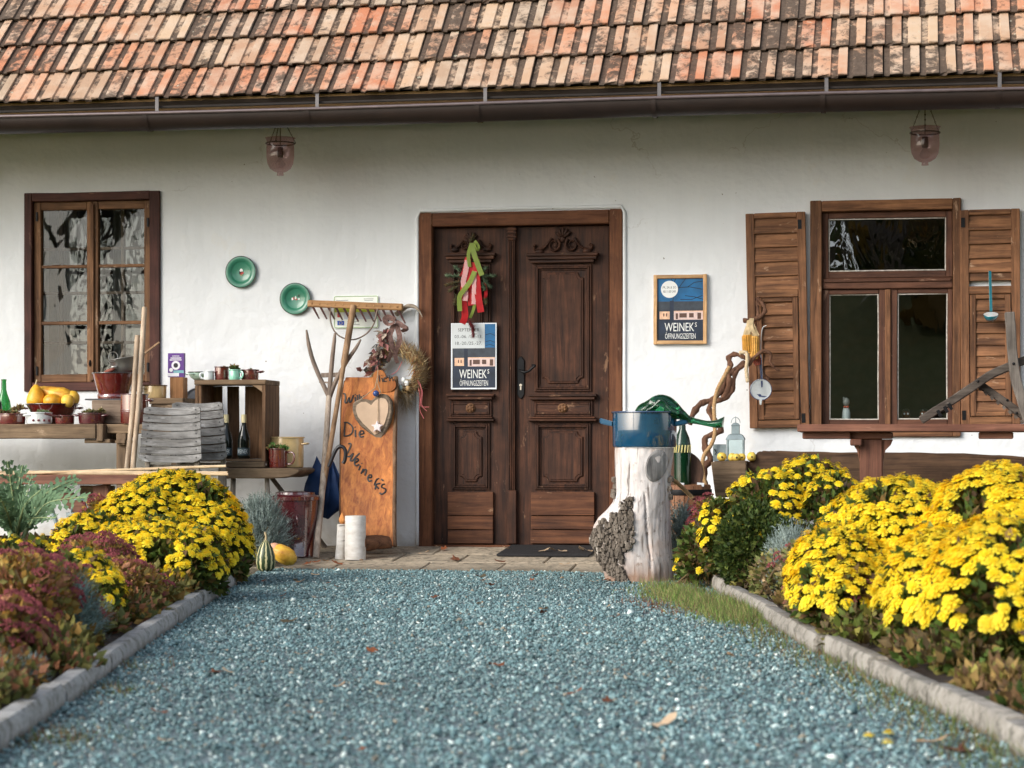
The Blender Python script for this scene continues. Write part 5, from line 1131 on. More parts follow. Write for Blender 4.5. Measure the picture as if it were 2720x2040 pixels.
# wine bottles in the crate
G_DARK = glass('dark_bottle_glass', (0.008, 0.012, 0.010), 0.15, 0.06)
def bottle(label, pxc, py0, py1, wpx, Y, zb, body, capm, lab=None, name='wine_bottle', group=None):
    p = at(pxc, py1, Y); s = (p - CAM).dot(FWD) / FPX; r = wpx / 2 * s; H = (py1 - py0) * s
    t = thing(name, label, 'bottle', (p.x, Y, zb), group)
    MB().lathe([(r * 0.8, 0.0), (r * 0.97, 0.006), (r, 0.02), (r, H * 0.42), (r * 0.86, H * 0.53), (r * 0.5, H * 0.68), (r * 0.36, H * 0.78), (r * 0.34, H * 0.97), (r * 0.39, H * 0.975), (r * 0.39, H), (r * 0.28, H)], (p.x, Y, zb), 26).build('body', body, t, smooth=50)
    if capm: MB().lathe([(r * 0.42, H * 0.82), (r * 0.42, H * 1.003), (r * 0.3, H * 1.006), (0.001, H * 1.006)], (p.x, Y, zb), 20).build('capsule', capm, t, smooth=40)
    return t, p, r, H
M_LAB = plain('slate_label', (0.035, 0.06, 0.075), 0.6, 0, 0.1); M_CAP = plain('cream_capsule', (0.62, 0.55, 0.32), 0.5, 0, 0.08); M_LW = plain('label_ink_white', (0.62, 0.70, 0.72), 0.6, 0, 0.05)
for pxc, lab, word in ((648, 'dark wine bottle with cream neck and WEINEK label in the crate', 'WEINEK'), (601, 'dark wine bottle half hidden behind the folding chairs', 'WEINEK')):
    T, p, r, H = bottle(lab, pxc, 1109, 1226, 33, -0.60, CZ0 + 0.016, G_DARK, M_CAP, group='wine bottles in the crate')
    b = MB(); n = 16; z0 = CZ0 + 0.016 + H * 0.08; z1 = z0 + H * 0.17
    for k in range(n + 1):
        a = rad(-165 + 150 * k / n); b.v += [(p.x + (r + .001) * math.cos(a), -0.60 + (r + .001) * math.sin(a), z0), (p.x + (r + .001) * math.cos(a), -0.60 + (r + .001) * math.sin(a), z1)]
    b.f = [(2 * k, 2 * k + 2, 2 * k + 3, 2 * k + 1) for k in range(n)]; b.build('label', M_LAB, T, smooth=60)
    o = text_mesh(word, M_LW, T, p.x - r * 0.9, p.x + r * 0.9, z0 + (z1 - z0) * 0.25, z0 + (z1 - z0) * 0.78, -0.60)
    for v in o.data.vertices:
        th = (v.co.x - p.x) / r; v.co.x = p.x + (r + .002) * math.sin(th); v.co.y = -0.60 - (r + .002) * math.cos(th)
# things on the plank
T = thing('pebble', 'smooth white pebble on the plank bench beside the crate', 'stone', at(693, 1243, -0.74)); q = at(693.5, 1235.5, -0.74); MB().ball((q.x, -0.74, zP + 0.021), (0.038, 0.026, 0.0185), 16, 10).build('stone', plain('white_pebble', (0.70, 0.64, 0.55), 0.6, 0, 0.1), T, smooth=80)
pot('stock_pot', 'large cream enamel stock pot on the plank bench', 'pot', (712, 1160, 808, 1240), -0.52, E_CREAM, zP, rb=0.97, handles='r', rimr=0.005)
T = pot('enamel_pot', 'maroon enamel mug pot with leafy houseleeks on the plank bench', 'pot', (713, 1192, 765, 1242), -0.70, E_RED, zP, rb=0.92, handles='e', fill='soil'); succulents(T[0], T[1].x, -0.70, zP + T[4] - 0.002, T[2], 12, 0.036, ((0.10, 0.22, 0.05), (0.17, 0.30, 0.09), (0.30, 0.34, 0.14), (0.36, 0.20, 0.08)), sq=1.0)

# ---- carpenter's bench with its pots
Yt0, Yt1 = -0.82, -0.22; BZ = Z_(150, 1126, Yt0)
t = thing('carpenter_bench', 'old thick timber carpenter bench under the left window', 'workbench', at(150, 1320, -0.5))
x_l = X_(-260, Yt0)
MB().box(x_l, X_(253, Yt0), Yt0, Yt0 + 0.30, Z_(150, 1165, Yt0), BZ).build('top_beam', W_BEN, t, bevel=0.005, cuts=4, warp=0.005, wsc=4)
MB().box(x_l, X_(270, Yt0), Yt0 + 0.302, Yt1, Z_(150, 1160, Yt0), BZ - 0.002).build('rear_plank', W_BEN, t, bevel=0.004, cuts=3, warp=0.004)
MB().box(X_(254, Yt0), X_(272, Yt0), Yt0 + 0.012, Yt0 + 0.29, Z_(262, 1172, Yt0), BZ - 0.002).build('end_cap', W_BENZ, t, bevel=0.004, cuts=2, warp=0.004)
MB().box(X_(219, Yt0), X_(288, Yt0), Yt0 + 0.03, Yt0 + 0.27, Z_(255, 1177, Yt0), Z_(255, 1166, Yt0)).build('bearer', W_BEN, t, bevel=0.004)
MB().box(X_(274, Yt0), X_(500, Yt0), Yt0 + 0.06, Yt1 + 0.02, Z_(300, 1150, Yt0), BZ - 0.001).build('side_plank', W_BEN, t, bevel=0.004, cuts=4, warp=0.005)
pbox(304, 336, 1165, 1182, Yt0 + 0.02, Yt0 + 0.15).build('vise_nut', W_BENZ, t, bevel=0.012, seg=2)
pbox(308, 335, 1150, 1400, Yt0 + 0.06, Yt0 + 0.14).build('leg', W_BENZ, t, bevel=0.005, cuts=3, warp=0.004)
MB().box(x_l + 0.5, x_l + 0.6, Yt0 + 0.06, Yt0 + 0.16, 0.09, Z_(150, 1166, Yt0)).build('leg', W_BENZ, t, bevel=0.005)
MB().box(X_(440, Yt0), X_(462, Yt0), Yt0 + 0.10, Yt0 + 0.18, 0.09, Z_(300, 1151, Yt0)).build('leg', W_BENZ, t, bevel=0.005)
HOUSEL = ((0.16, 0.17, 0.06), (0.28, 0.20, 0.09), (0.36, 0.26, 0.13), (0.22, 0.12, 0.07))
T = pot('enamel_pot', 'shallow maroon pot of houseleeks at the left end of the bench', 'pot', (-2, 1098, 68, 1125), -0.66, E_RED, BZ, rb=0.96, fill='soil'); succulents(T[0], T[1].x, -0.66, BZ + T[4], T[2], 9, 0.03, HOUSEL); succulents(T[0], T[1].x + 0.03, -0.62, BZ + T[4] + 0.03, 0.04, 5, 0.034, HOUSEL)
T = pot('enamel_pot', 'white enamel pot with tiny flower prints on the carpenter bench', 'pot', (70, 1095, 139, 1125), -0.70, E_WHITE, BZ, rb=0.97, handles='f', fill='soil', rim=E_WHITE); succulents(T[0], T[1].x + 0.03, -0.70, BZ + T[4], T[2] * 0.6, 6, 0.026, ((0.13, 0.20, 0.08), (0.2, 0.26, 0.12)))
for k in range(4):
    a = rad(-95 + 24 * k); c_ = Vector((T[1].x + T[2] * math.cos(a), -0.70 + T[2] * math.sin(a), BZ + T[4] * 0.33)); MB().ball(c_, (0.009, 0.004, 0.008), 8, 6).build('print', plain('print_maroon', (0.12, 0.02, 0.03), 0.3), T[0], smooth=60)
T = pot('enamel_pan', 'small maroon saucepan with raised handle on the carpenter bench', 'pan', (146, 1103, 198, 1125), -0.70, E_RED, BZ, rb=0.95, handles='s')
T = pot('enamel_pot', 'dark maroon two handled pot of pale succulents on the bench', 'pot', (208, 1097, 279, 1125), -0.68, E_PLUM, BZ, rb=0.94, handles='lr', fill='soil'); succulents(T[0], T[1].x, -0.68, BZ + T[4] + 0.002, T[2] * 0.9, 9, 0.034, ((0.28, 0.22, 0.10), (0.36, 0.30, 0.18), (0.18, 0.20, 0.08)))
T = pot('enamel_basin', 'wide maroon basin heaped with yellow squashes', 'basin', (70, 1071, 209, 1125), -0.46, E_RED, BZ, handles='lr', rim=E_BLACK, flare=[(0.5, 0), (0.55, 0.03), (0.72, 0.35), (0.92, 0.8), (1, 1)])
bz_rim = T[3] + T[4]
def m_squash(name, c1, c2, ribs=0.0):
    t = NT(name); v = t.coords((1, 1, 1)); g = t.noise(v, 16, 5, 0.6); t.P('Base Color', t.ramp(g, [(0.35, c1), (0.65, c2)]).outputs[0]); t.P('Roughness', 0.45); t.bump(g, 0.15, 0.006); MATS[name] = t.m; return t.m
M_SQ1 = m_squash('orange_squash', (0.62, 0.27, 0.012), (0.85, 0.45, 0.03)); M_SQ2 = m_squash('yellow_squash', (0.80, 0.46, 0.04), (0.88, 0.58, 0.10)); M_SQ3 = m_squash('ribbed_squash', (0.50, 0.20, 0.012), (0.85, 0.52, 0.06))
M_STEM = wood('dry_stem', (0.40, 0.30, 0.16), (0.60, 0.50, 0.32), 'z', 2)
def squash(label, c, prof, mat, stem=True, ribs=0, rotm=None, n=28, group='squashes in the maroon basin'):
    t = thing('squash', label, 'squash', c, group); b = MB(); b.lathe(prof, (0, 0, 0), n)
    if ribs: b.v = [(x * (1 + 0.05 * math.cos(ribs * math.atan2(y, x))), y * (1 + 0.05 * math.cos(ribs * math.atan2(y, x))), z) for x, y, z in b.v]
    M = Matrix.Translation(c) @ (rotm or Matrix.Identity(4)); b.v = [tuple(M @ Vector(q)) for q in b.v]; b.build('fruit', mat, t, smooth=80)
    if stem:
        zt = prof[-1][1]; b = MB(); b.tube([M @ Vector((0, 0, zt - 0.004)), M @ Vector((0.003, 0, zt + 0.016)), M @ Vector((0.010, 0, zt + 0.03))], [0.008, 0.006, 0.007], 7); b.build('stem', M_STEM, t, smooth=60)
    return t
s_ = mpp(110, -0.46); c = at(98.5, 1070, -0.50)
rp = lambda R_, H_: [(0.001, 0)] + [(R_ * math.sin(math.pi * k / 10) ** 0.8, H_ * (1 - math.cos(math.pi * k / 10)) / 2) for k in range(1, 10)] + [(0.001, H_)]
squash('pear shaped orange squash at the left of the maroon basin', (c.x, -0.52, bz_rim - 0.03), [(0.001, 0), (0.035, 0.004), (0.058, 0.025), (0.063, 0.055), (0.055, 0.09), (0.040, 0.118), (0.026, 0.142), (0.012, 0.158), (0.001, 0.16)], M_SQ1)
c = at(145, 1066, -0.50); squash('round orange squash in front of the basin heap', (c.x, -0.54, bz_rim - 0.028), rp(0.06, 0.095), M_SQ1, False)
c = at(184, 1066, -0.50); squash('small yellow squash at the right edge of the basin', (c.x, -0.53, bz_rim - 0.025), rp(0.044, 0.088), M_SQ2, False)
c = at(182, 1040, -0.50); squash('yellow squash behind the right edge of the basin heap', (c.x, -0.44, bz_rim - 0.01), rp(0.052, 0.10), M_SQ2, False)
c = at(135, 1035, -0.46); squash('long ribbed orange squash lying on top of the heap', (c.x - 0.105, -0.46, bz_rim + 0.10), [(0.001, 0), (0.02, 0.01), (0.032, 0.05), (0.045, 0.12), (0.056, 0.19), (0.048, 0.235), (0.02, 0.262), (0.001, 0.265)], M_SQ3, False, 10, Matrix.Rotation(rad(104), 4, 'Y'))
# bottles at the frame edge
G_GRN = glass('green_bottle_glass', (0.03, 0.30, 0.06), 0.75, 0.05); G_GRN2 = glass('deep_green_glass', (0.006, 0.04, 0.016), 0.4, 0.05)
bottle('bright green glass swing top bottle beside the yellow squashes', 10, 999, 1120, 38, -0.34, BZ, G_GRN, None, name='glass_bottle')
bottle('dark green glass bottle at the left edge of the bench', -12, 1010, 1120, 36, -0.50, BZ, G_GRN2, None, name='glass_bottle')
# timber block, bowl, colander
tb = thing('timber_block', 'rough grey timber block on the bench under the flared basin', 'block', at(282, 1124, -0.5))
W_ROUGH = wood('rough_block_wood', (0.13, 0.09, 0.065), (0.28, 0.21, 0.155), 'x', 0.8, 0.85)
MB().box(X_(243, -0.62), X_(345, -0.62), -0.62, -0.30, BZ, Z_(280, 1063, -0.62)).build('block', W_ROUGH, tb, bevel=0.006, cuts=3, warp=0.006)
MB().box(X_(228, -0.60), X_(340, -0.60), -0.615, -0.28, Z_(280, 1063, -0.62) + 0.001, Z_(280, 1060, -0.62) + 0.003).build('slate', plain('dark_slate', (0.05, 0.05, 0.055), 0.6), tb)
TBZ = Z_(280, 1060, -0.62) + 0.004
T = pot('enamel_basin', 'flared maroon footed basin holding a tin colander', 'basin', (245, 992, 359, 1060), -0.47, E_RED, TBZ, rim=E_BLACK, flare=[(0.74, 0), (0.75, 0.06), (0.74, 0.16), (0.71, 0.19), (0.73, 0.24), (0.88, 0.65), (1, 1)])
M_TIN = plain('old_tin', (0.40, 0.40, 0.38), 0.42, 0.75, 0.3, 10)
t = thing('tin_colander', 'tin colander with ring handle tilted in the flared basin', 'colander', at(330, 990, -0.47)); c = at(333, 962, -0.47)
M = Matrix.Translation(c) @ Matrix.Rotation(rad(-9), 4, 'Y'); rr_ = 0.105
MB().lathe([(0.03, -0.075), (0.055, -0.066), (0.085, -0.03), (0.105, 0.018), (0.110, 0.02), (0.108, 0.023), (0.100, 0.02), (0.08, -0.028), (0.05, -0.062), (0.001, -0.07)], (0, 0, 0), 32, M).build('bowl', M_TIN, t, smooth=50)
MB().tube([M @ Vector((-0.045 + 0.032 * math.cos(a), -0.09 + 0.006 * math.sin(a), 0.04 + 0.032 * math.sin(a))) for a in np.linspace(0, 2 * math.pi, 20)[:-1]], 0.003, 6, closed=True).build('ring_handle', M_TIN, t, smooth=60)
MB().tube([M @ Vector((-0.075 + 0.014 * k, -0.085 - 0.004 * k * (3 - k), -0.025)) for k in range(4)], 0.004, 6).build('handle', M_TIN, t, smooth=60)
t = thing('wooden_spoon', 'dark red wooden ladle head leaning in the flared basin', 'ladle', at(292, 985, -0.47)); c = at(291, 985, -0.53); MB().ball(c, (0.042, 0.02, 0.014), 14, 8, Matrix.Translation(c) @ Matrix.Rotation(rad(-18), 4, 'Y') @ Matrix.Translation(-c)).build('bowl', wood('red_wood', (0.18, 0.05, 0.035), (0.30, 0.10, 0.07), 'x'), t, smooth=80)
t = thing('wooden_stick', 'thin flat wooden stick poking up from the colander', 'stick', at(350, 965, -0.45)); MB().beam(at(345, 968, -0.45), at(424, 909, -0.40), 0.012, 0.018).build('stick', W_TOOL, t, bevel=0.002)
T = pot('enamel_canister', 'tall maroon enamel canister with raised bands on the bench', 'canister', (320, 1047, 394, 1125), -0.70, E_RED, BZ, rb=0.98, handles='r', rim=E_PLUM)
for f in (0.42, 0.47): MB().tube([(T[1].x + (T[2] * 0.99) * math.cos(k * math.pi / 20), -0.70 + T[2] * 0.99 * math.sin(k * math.pi / 20), T[3] + T[4] * f) for k in range(40)], 0.003, 6, closed=True).build('band', E_RED, T[0], smooth=60)
# shelf box behind, cream pot, purple packet on its block
ts = thing('shelf_box', 'low dark wooden box under the cream pot and purple packet', 'box', at(440, 1124, -0.35)); SBZ = Z_(440, 1057, -0.42)
MB().box(X_(396, -0.42), X_(486, -0.42), -0.42, -0.14, SBZ - 0.04, SBZ).build('lid', W_BEN, ts, bevel=0.004, cuts=2, warp=0.003)
MB().box(X_(399, -0.42), X_(483, -0.42), -0.41, -0.15, BZ, SBZ - 0.041).build('case', W_BEN, ts, bevel=0.004)
pot('enamel_pot', 'small cream enamel pot beside the purple packet', 'pot', (377, 1022, 443, 1056), -0.30, E_CREAM, SBZ, rb=0.97, handles='f', rim=plain('brown_rim', (0.16, 0.08, 0.03), 0.4))
t = thing('wood_block', 'upright orange brown wood block carrying the purple packet', 'block', at(468, 1057, -0.25)); MB().box(X_(451, -0.28), X_(487, -0.28), -0.28, -0.19, SBZ, Z_(468, 1002, -0.28)).build('block', wood('orange_block', (0.27, 0.12, 0.045), (0.48, 0.25, 0.11), 'z', 0.8), t, bevel=0.003)
t = thing('purple_packet', 'purple printed cardboard packet standing on the wood block', 'packet', at(468, 1002, -0.25)); PZ0, PZ1 = Z_(468, 1002, -0.28) + 0.001, Z_(468, 938, -0.28); X0, X1 = X_(446, -0.28), X_(488, -0.28)
MB().box(X0, X1, -0.28, -0.245, PZ0, PZ1).build('box', plain('purple_card', (0.10, 0.025, 0.22), 0.45, 0, 0.1), t)
def pk(u0, u1, v0, v1, mat, nm, d=0.0008): MB().box(X0 + (X1 - X0) * u0, X0 + (X1 - X0) * u1, -0.28 - d, -0.2795, PZ0 + (PZ1 - PZ0) * v0, PZ0 + (PZ1 - PZ0) * v1).build(nm, mat, t)
M_PW = plain('packet_white', (0.8, 0.78, 0.82), 0.5, 0, 0.05)
for v0, v1, u0, u1 in ((0.86, 0.895, 0.27, 0.73), (0.765, 0.82, 0.17, 0.85), (0.69, 0.74, 0.12, 0.87)):
    b = MB(); n = 9
    for k in range(n):
        a0 = u0 + (u1 - u0) * (k + 0.08) / n; a1 = u0 + (u1 - u0) * (k + 0.86) / n; vv = v0 + R.uniform(0, 0.006)
        b.box(X0 + (X1 - X0) * a0, X0 + (X1 - X0) * a1, -0.2809, -0.2795, PZ0 + (PZ1 - PZ0) * vv, PZ0 + (PZ1 - PZ0) * v1)
    stuff(b.build('print_line', M_PW, t))
def disc(u, v, r, mat, nm, d): c_ = (X0 + (X1 - X0) * u, PZ0 + (PZ1 - PZ0) * v); MB().prism([(c_[0] + r * math.cos(a), c_[1] + r * math.sin(a)) for a in np.linspace(0, 2 * math.pi, 20)[:-1]], -0.28 - d, -0.2795).build(nm, mat, t)
disc(0.5, 0.49, 0.030, M_PW, 'emblem', 0.001); disc(0.5, 0.49, 0.016, plain('packet_black', (0.015, 0.012, 0.02), 0.5), 'emblem_centre', 0.0016); disc(0.2, 0.30, 0.013, M_PW, 'small_emblem', 0.001)
pk(0.0, 0.7, 0.03, 0.17, M_PW, 'print_band'); pk(0.35, 1.0, 0.17, 0.28, plain('packet_teal', (0.18, 0.42, 0.45), 0.5), 'print_band', 0.0009)
# round grey sieve behind the crate
t = thing('grey_sieve', 'round grey metal lid leaning on the wall behind the crate', 'lid', at(515, 1080, -0.2)); c = at(524, 1068, -0.12); M = Matrix.Translation(c) @ Matrix.Rotation(rad(82), 4, 'X')
MB().lathe([(0.001, 0), (0.085, 0.002), (0.092, 0.012), (0.096, 0.012), (0.096, -0.006), (0.001, -0.006)], (0, 0, 0), 36, M).build('disc', plain('grey_zinc', (0.30, 0.33, 0.36), 0.5, 0.4), t, smooth=40)

# ---- long poles leaning over the bench
for (a, b_), lab in ((((384, 818), (348, 1330)), 'longer bare wooden pole leaning before the left window'), (((365, 893), (331, 1330)), 'shorter bare wooden pole leaning before the left window')):
    t = thing('wooden_pole', lab, 'pole', at(b_[0], b_[1], -1.12), 'poles leaning before the window'); A = at(a[0], a[1], -0.98 if a[0] > 380 else -0.99); B = at(b_[0], b_[1], -1.16); d_ = (B - A).normalized(); B = B + d_ * ((B.z - 0.05) / -d_.z)
    MB().tube(smooth_path([A, A + (B - A) * 0.03, A + (B - A) * 0.35 + Vector((0.006, 0, 0)), A + (B - A) * 0.7 + Vector((-0.004, 0, 0)), B], 3), [0.012, 0.0155, 0.016] + [0.0165] * 10, 9).build('pole', W_POLE, t, smooth=60)

# ---- two slatted folding chairs
def chair(label, x0, x1, y0, y1, Y, skew):
    t = thing('folding_chair', label, 'chair', (X_((x0 + x1) / 2, Y), Y, 0.06), 'grey folding chairs'); n = 7
    s = mpp((x0 + x1) / 2, Y); W_ = (x1 - x0) * s; Hh = (y1 - y0) * s; zt = Z_((x0 + x1) / 2, y0, Y); xc = X_((x0 + x1) / 2, Y); st = Hh / n
    for k in range(n):
        f = (k + 0.5) / n; wk = W_ * (0.44 + 0.06 * f); dx = -skew * (f - 0.5); z1 = zt - k * st - 0.0015; z0 = zt - (k + 1) * st + 0.0025; b = MB(); m = 12
        for i in range(m + 1):
            u = -1 + 2 * i / m; X = xc + dx + u * wk; y = Y + 0.035 * u * u * -1 + 0.035 - 0.10 * (f - 0.5) * -1 * 0.6; e = 0.014 if (k == 0 and abs(u) > 0.95) else 0; e2 = 0.016 if (k == n - 1 and abs(u) > 0.9) else 0
            sg = -0.011 * (1 - u * u)
            b.v += [(X, y, z0 + e2 + sg), (X, y, z1 - e + sg), (X, y + 0.013, z1 - e + sg), (X, y + 0.013, z0 + e2 + sg)]
        for i in range(m):
            for j in range(4): b.f.append((4 * i + j, 4 * i + (j + 1) % 4, 4 * i + 4 + (j + 1) % 4, 4 * i + 4 + j))
        b.f += [(0, 1, 2, 3), tuple(4 * m + j for j in (3, 2, 1, 0))]; b.build('slat', W_GREY, t, bevel=0.002)
        for sg_ in (-0.82, 0.82): MB().ball((xc + dx + sg_ * wk, Y - 0.001 + 0.035 - 0.0235 + 0.06 * (f - 0.5), (z0 + z1) / 2), (0.006, 0.0025, 0.005), 8, 6).build('bolt', plain('dark_bolt', (0.06, 0.06, 0.06), 0.6), t)
    for sg_ in (-0.82, 0.82):
        xa = xc + skew * 0.5 + sg_ * W_ * 0.44; xb = xc - skew * 0.55 + sg_ * W_ * 0.48
        MB().beam((xa, Y + 0.015, zt - 0.01), (xb, Y + 0.085, zt - Hh), 0.032, 0.024).build('stile', W_GREYZ, t, bevel=0.003)
        MB().beam((xb, Y + 0.085, zt - Hh), (xb - 0.01, Y + 0.16, 0.06), 0.032, 0.024).build('leg', W_GREYZ, t, bevel=0.003)
        MB().beam((xb + 0.03 * -sg_, Y + 0.12, zt - Hh - 0.02), (xb + 0.03 * -sg_, Y + 0.05, 0.06), 0.030, 0.022).build('leg', W_GREYZ, t, bevel=0.003)
    b = MB(); b.beam((xc - W_ * 0.4 - skew * .5, Y + 0.11, zt - Hh - 0.035), (xc + W_ * 0.4 - skew * .5, Y + 0.11, zt - Hh - 0.035), 0.03, 0.02); b.build('rail', W_GREYZ, t, bevel=0.003)
    return t
chair('front grey slatted folding chair with rounded backrest', 366, 542, 1078, 1226, -1.20, 0.035)
chair('rear grey slatted folding chair half hidden behind the front one', 446, 604, 1066, 1221, -1.02, 0.012)

# ---- low maroon table with bamboo canes
Yt = -1.75; tz = Z_(200, 1262, Yt)
t = thing('painted_bench', 'maroon painted bench with bamboo canes behind the left flowers', 'bench', at(200, 1350, -1.6))
MB().box(X_(-200, Yt), X_(372, Yt), Yt, Yt + 0.05, Z_(200, 1287, Yt), tz).build('front_board', W_MAR, t, bevel=0.005, cuts=4, warp=0.004)
MB().box(X_(-200, Yt), X_(372, Yt), Yt + 0.052, Yt + 0.34, Z_(200, 1270, Yt), tz - 0.004).build('seat', W_MAR, t, bevel=0.005)
for q in (250, 20): MB().beam(at(q + 20, 1288, Yt + 0.1), Vector((at(q + 40, 1400, Yt + 0.1).x, Yt + 0.1, 0.04)), 0.10, 0.05).build('leg', W_MARZ, t, bevel=0.005)
MB().beam(at(140, 1284, Yt + 0.12), at(255, 1390, Yt + 0.12), 0.085, 0.04).build('brace', W_MAR, t, bevel=0.005)
pbox(212, 300, 1290, 1330, Yt + 0.16, Yt + 0.2).build('back_board', W_BEN, t, bevel=0.004)
M_BAM = wood('bamboo_cane', (0.52, 0.36, 0.20), (0.74, 0.58, 0.38), 'x', 1, 0.5)
for k, (a, b_, lab) in enumerate((((-60, 1262), (600, 1238), 'bamboo cane lying topmost on the maroon bench'), ((-60, 1253), (604, 1256), 'bamboo cane lying level along the maroon bench edge'), ((-60, 1257), (606, 1260), 'bamboo cane lying lowest with a split right end'))):
    t = thing('bamboo_cane', lab, 'cane', at(a[0], a[1], Yt + 0.05), 'bamboo canes on the maroon bench'); A = at(a[0], a[1], Yt + 0.06 + 0.03 * k); B = at(b_[0], b_[1], Yt + 0.10 + 0.05 * (2 - k)); n = 46; pts = [A + (B - A) * (i / n) for i in range(n + 1)]
    MB().tube(pts, [0.0085 if i % 6 else 0.0105 for i in range(n + 1)], 7).build('cane', M_BAM, t, smooth=50)

# ================================================================ DOOR: wreath, poster, mat
t = thing('ribbon_wreath', 'fir sprig door wreath with red, striped and green ribbons', 'wreath', at(1254, 760, LY - 0.03))
z6 = lambda x, y, Y: at(1080 + x / 3.318, 540 + y / 3.318, Y)
RY = LY - 0.075
M_RED = leafmat('red_ribbon', (0.58, 0.025, 0.03), 0.55, 0.15, 0.12); M_GRN = leafmat('green_ribbon', (0.26, 0.34, 0.07), 0.5, 0.15, 0.12)
def m_stripe():
    t = NT('striped_ribbon'); tc = t.n('TexCoord'); mp = t.n('Mapping'); t.put(mp.inputs[0], tc.outputs['Object']); mp.inputs['Rotation'].default_value = (0, rad(6), 0)
    wv = t.n('TexWave'); t.put(wv.inputs[0], mp.outputs[0]); wv.inputs['Scale'].default_value = 55; wv.bands_direction = 'X'
    t.P('Base Color', t.ramp(wv.outputs[1], [(0.45, (0.55, 0.06, 0.07)), (0.55, (0.72, 0.60, 0.58))]).outputs[0]); t.P('Roughness', 0.7); return t.m
M_STR = m_stripe()
def rb(pts, wd, mat, tw=0.0, d0=0.0): ribbon([z6(x, y, RY - d0 - 0.004 * i) for i, (x, y) in enumerate(pts)], wd, mat, t, tw)
rb([(575, 350), (590, 430), (620, 520), (650, 600), (665, 635)], 0.034, M_GRN, 0.2, 0.03)
rb([(600, 600), (560, 690), (500, 770), (465, 830), (470, 950)], 0.032, M_GRN, 0.5, 0.035)
rb([(575, 350), (545, 450), (555, 560)], 0.024, M_GRN, 0.4, 0.01)
rb([(600, 890), (585, 950), (560, 1010)], 0.020, M_GRN, 0.8, 0.005)
rb([(600, 330), (635, 380), (620, 415), (600, 350)], 0.018, M_GRN, 1.2, 0.02)
rb([(540, 480), (510, 600), (480, 650)], 0.034, M_RED, 0.3); rb([(540, 490), (530, 640), (505, 740), (500, 850), (515, 990), (490, 1060)], 0.045, M_RED, 0.6, 0.006)
rb([(600, 560), (620, 680), (630, 800), (655, 960)], 0.044, M_RED, 0.3, 0.02); rb([(580, 520), (575, 650), (560, 800), (570, 900)], 0.04, M_RED, 0.2, 0.0)
rb([(680, 700), (700, 780), (690, 840)], 0.024, M_RED, 1.0, 0.0)
rb([(535, 500), (520, 600), (500, 700), (520, 780), (515, 860)], 0.034, M_STR, 0.2, 0.012); rb([(600, 600), (595, 720), (590, 890)], 0.028, M_STR, 0.1, 0.026)
# sprigs: each with its needles
M_NEED = vcol('fir_needle', 0.6, 0.1)
for (x0, y0), (x1, y1), green in (((500, 640), (350, 640), 1), ((480, 600), (430, 560), 1), ((470, 690), (350, 720), 0), ((450, 730), (380, 770), 0), ((660, 640), (775, 640), 1), ((670, 650), (740, 740), 1), ((650, 620), (700, 570), 1), ((660, 690), (690, 760), 1), ((440, 800), (425, 890), 0), ((690, 830), (700, 880), 0), ((560, 350), (590, 290), 0), ((540, 1020), (580, 1090), 2), ((580, 1060), (590, 1170), 2)):
    A, B = z6(x0, y0, RY), z6(x1, y1, RY - 0.02); n = int(260 * (B - A).length / 0.12) + 60; f = NR.random(n)
    L = np.array(A)[None] + (np.array(B) - np.array(A))[None] * f[:, None]; ax_ = (np.array(B) - np.array(A)); ax_ /= np.linalg.norm(ax_)
    D = NR.normal(0, 1, (n, 3)) + ax_ * 1.2
    cc = {1: [(0.09, 0.15, 0.08), (0.16, 0.22, 0.13)], 0: [(0.15, 0.09, 0.03), (0.09, 0.10, 0.05)], 2: [(0.28, 0.03, 0.04), (0.20, 0.04, 0.04)]}[green]
    sp = scatter('fir_sprig', SPK_V, SPK_F, rotmats(n, D), np.stack([np.full(n, .0042), np.full(n, .003), NR.uniform(0.016, 0.032, n)], 1), L, pal(n, cc, None, 0.2), M_NEED, t); stuff(sp)

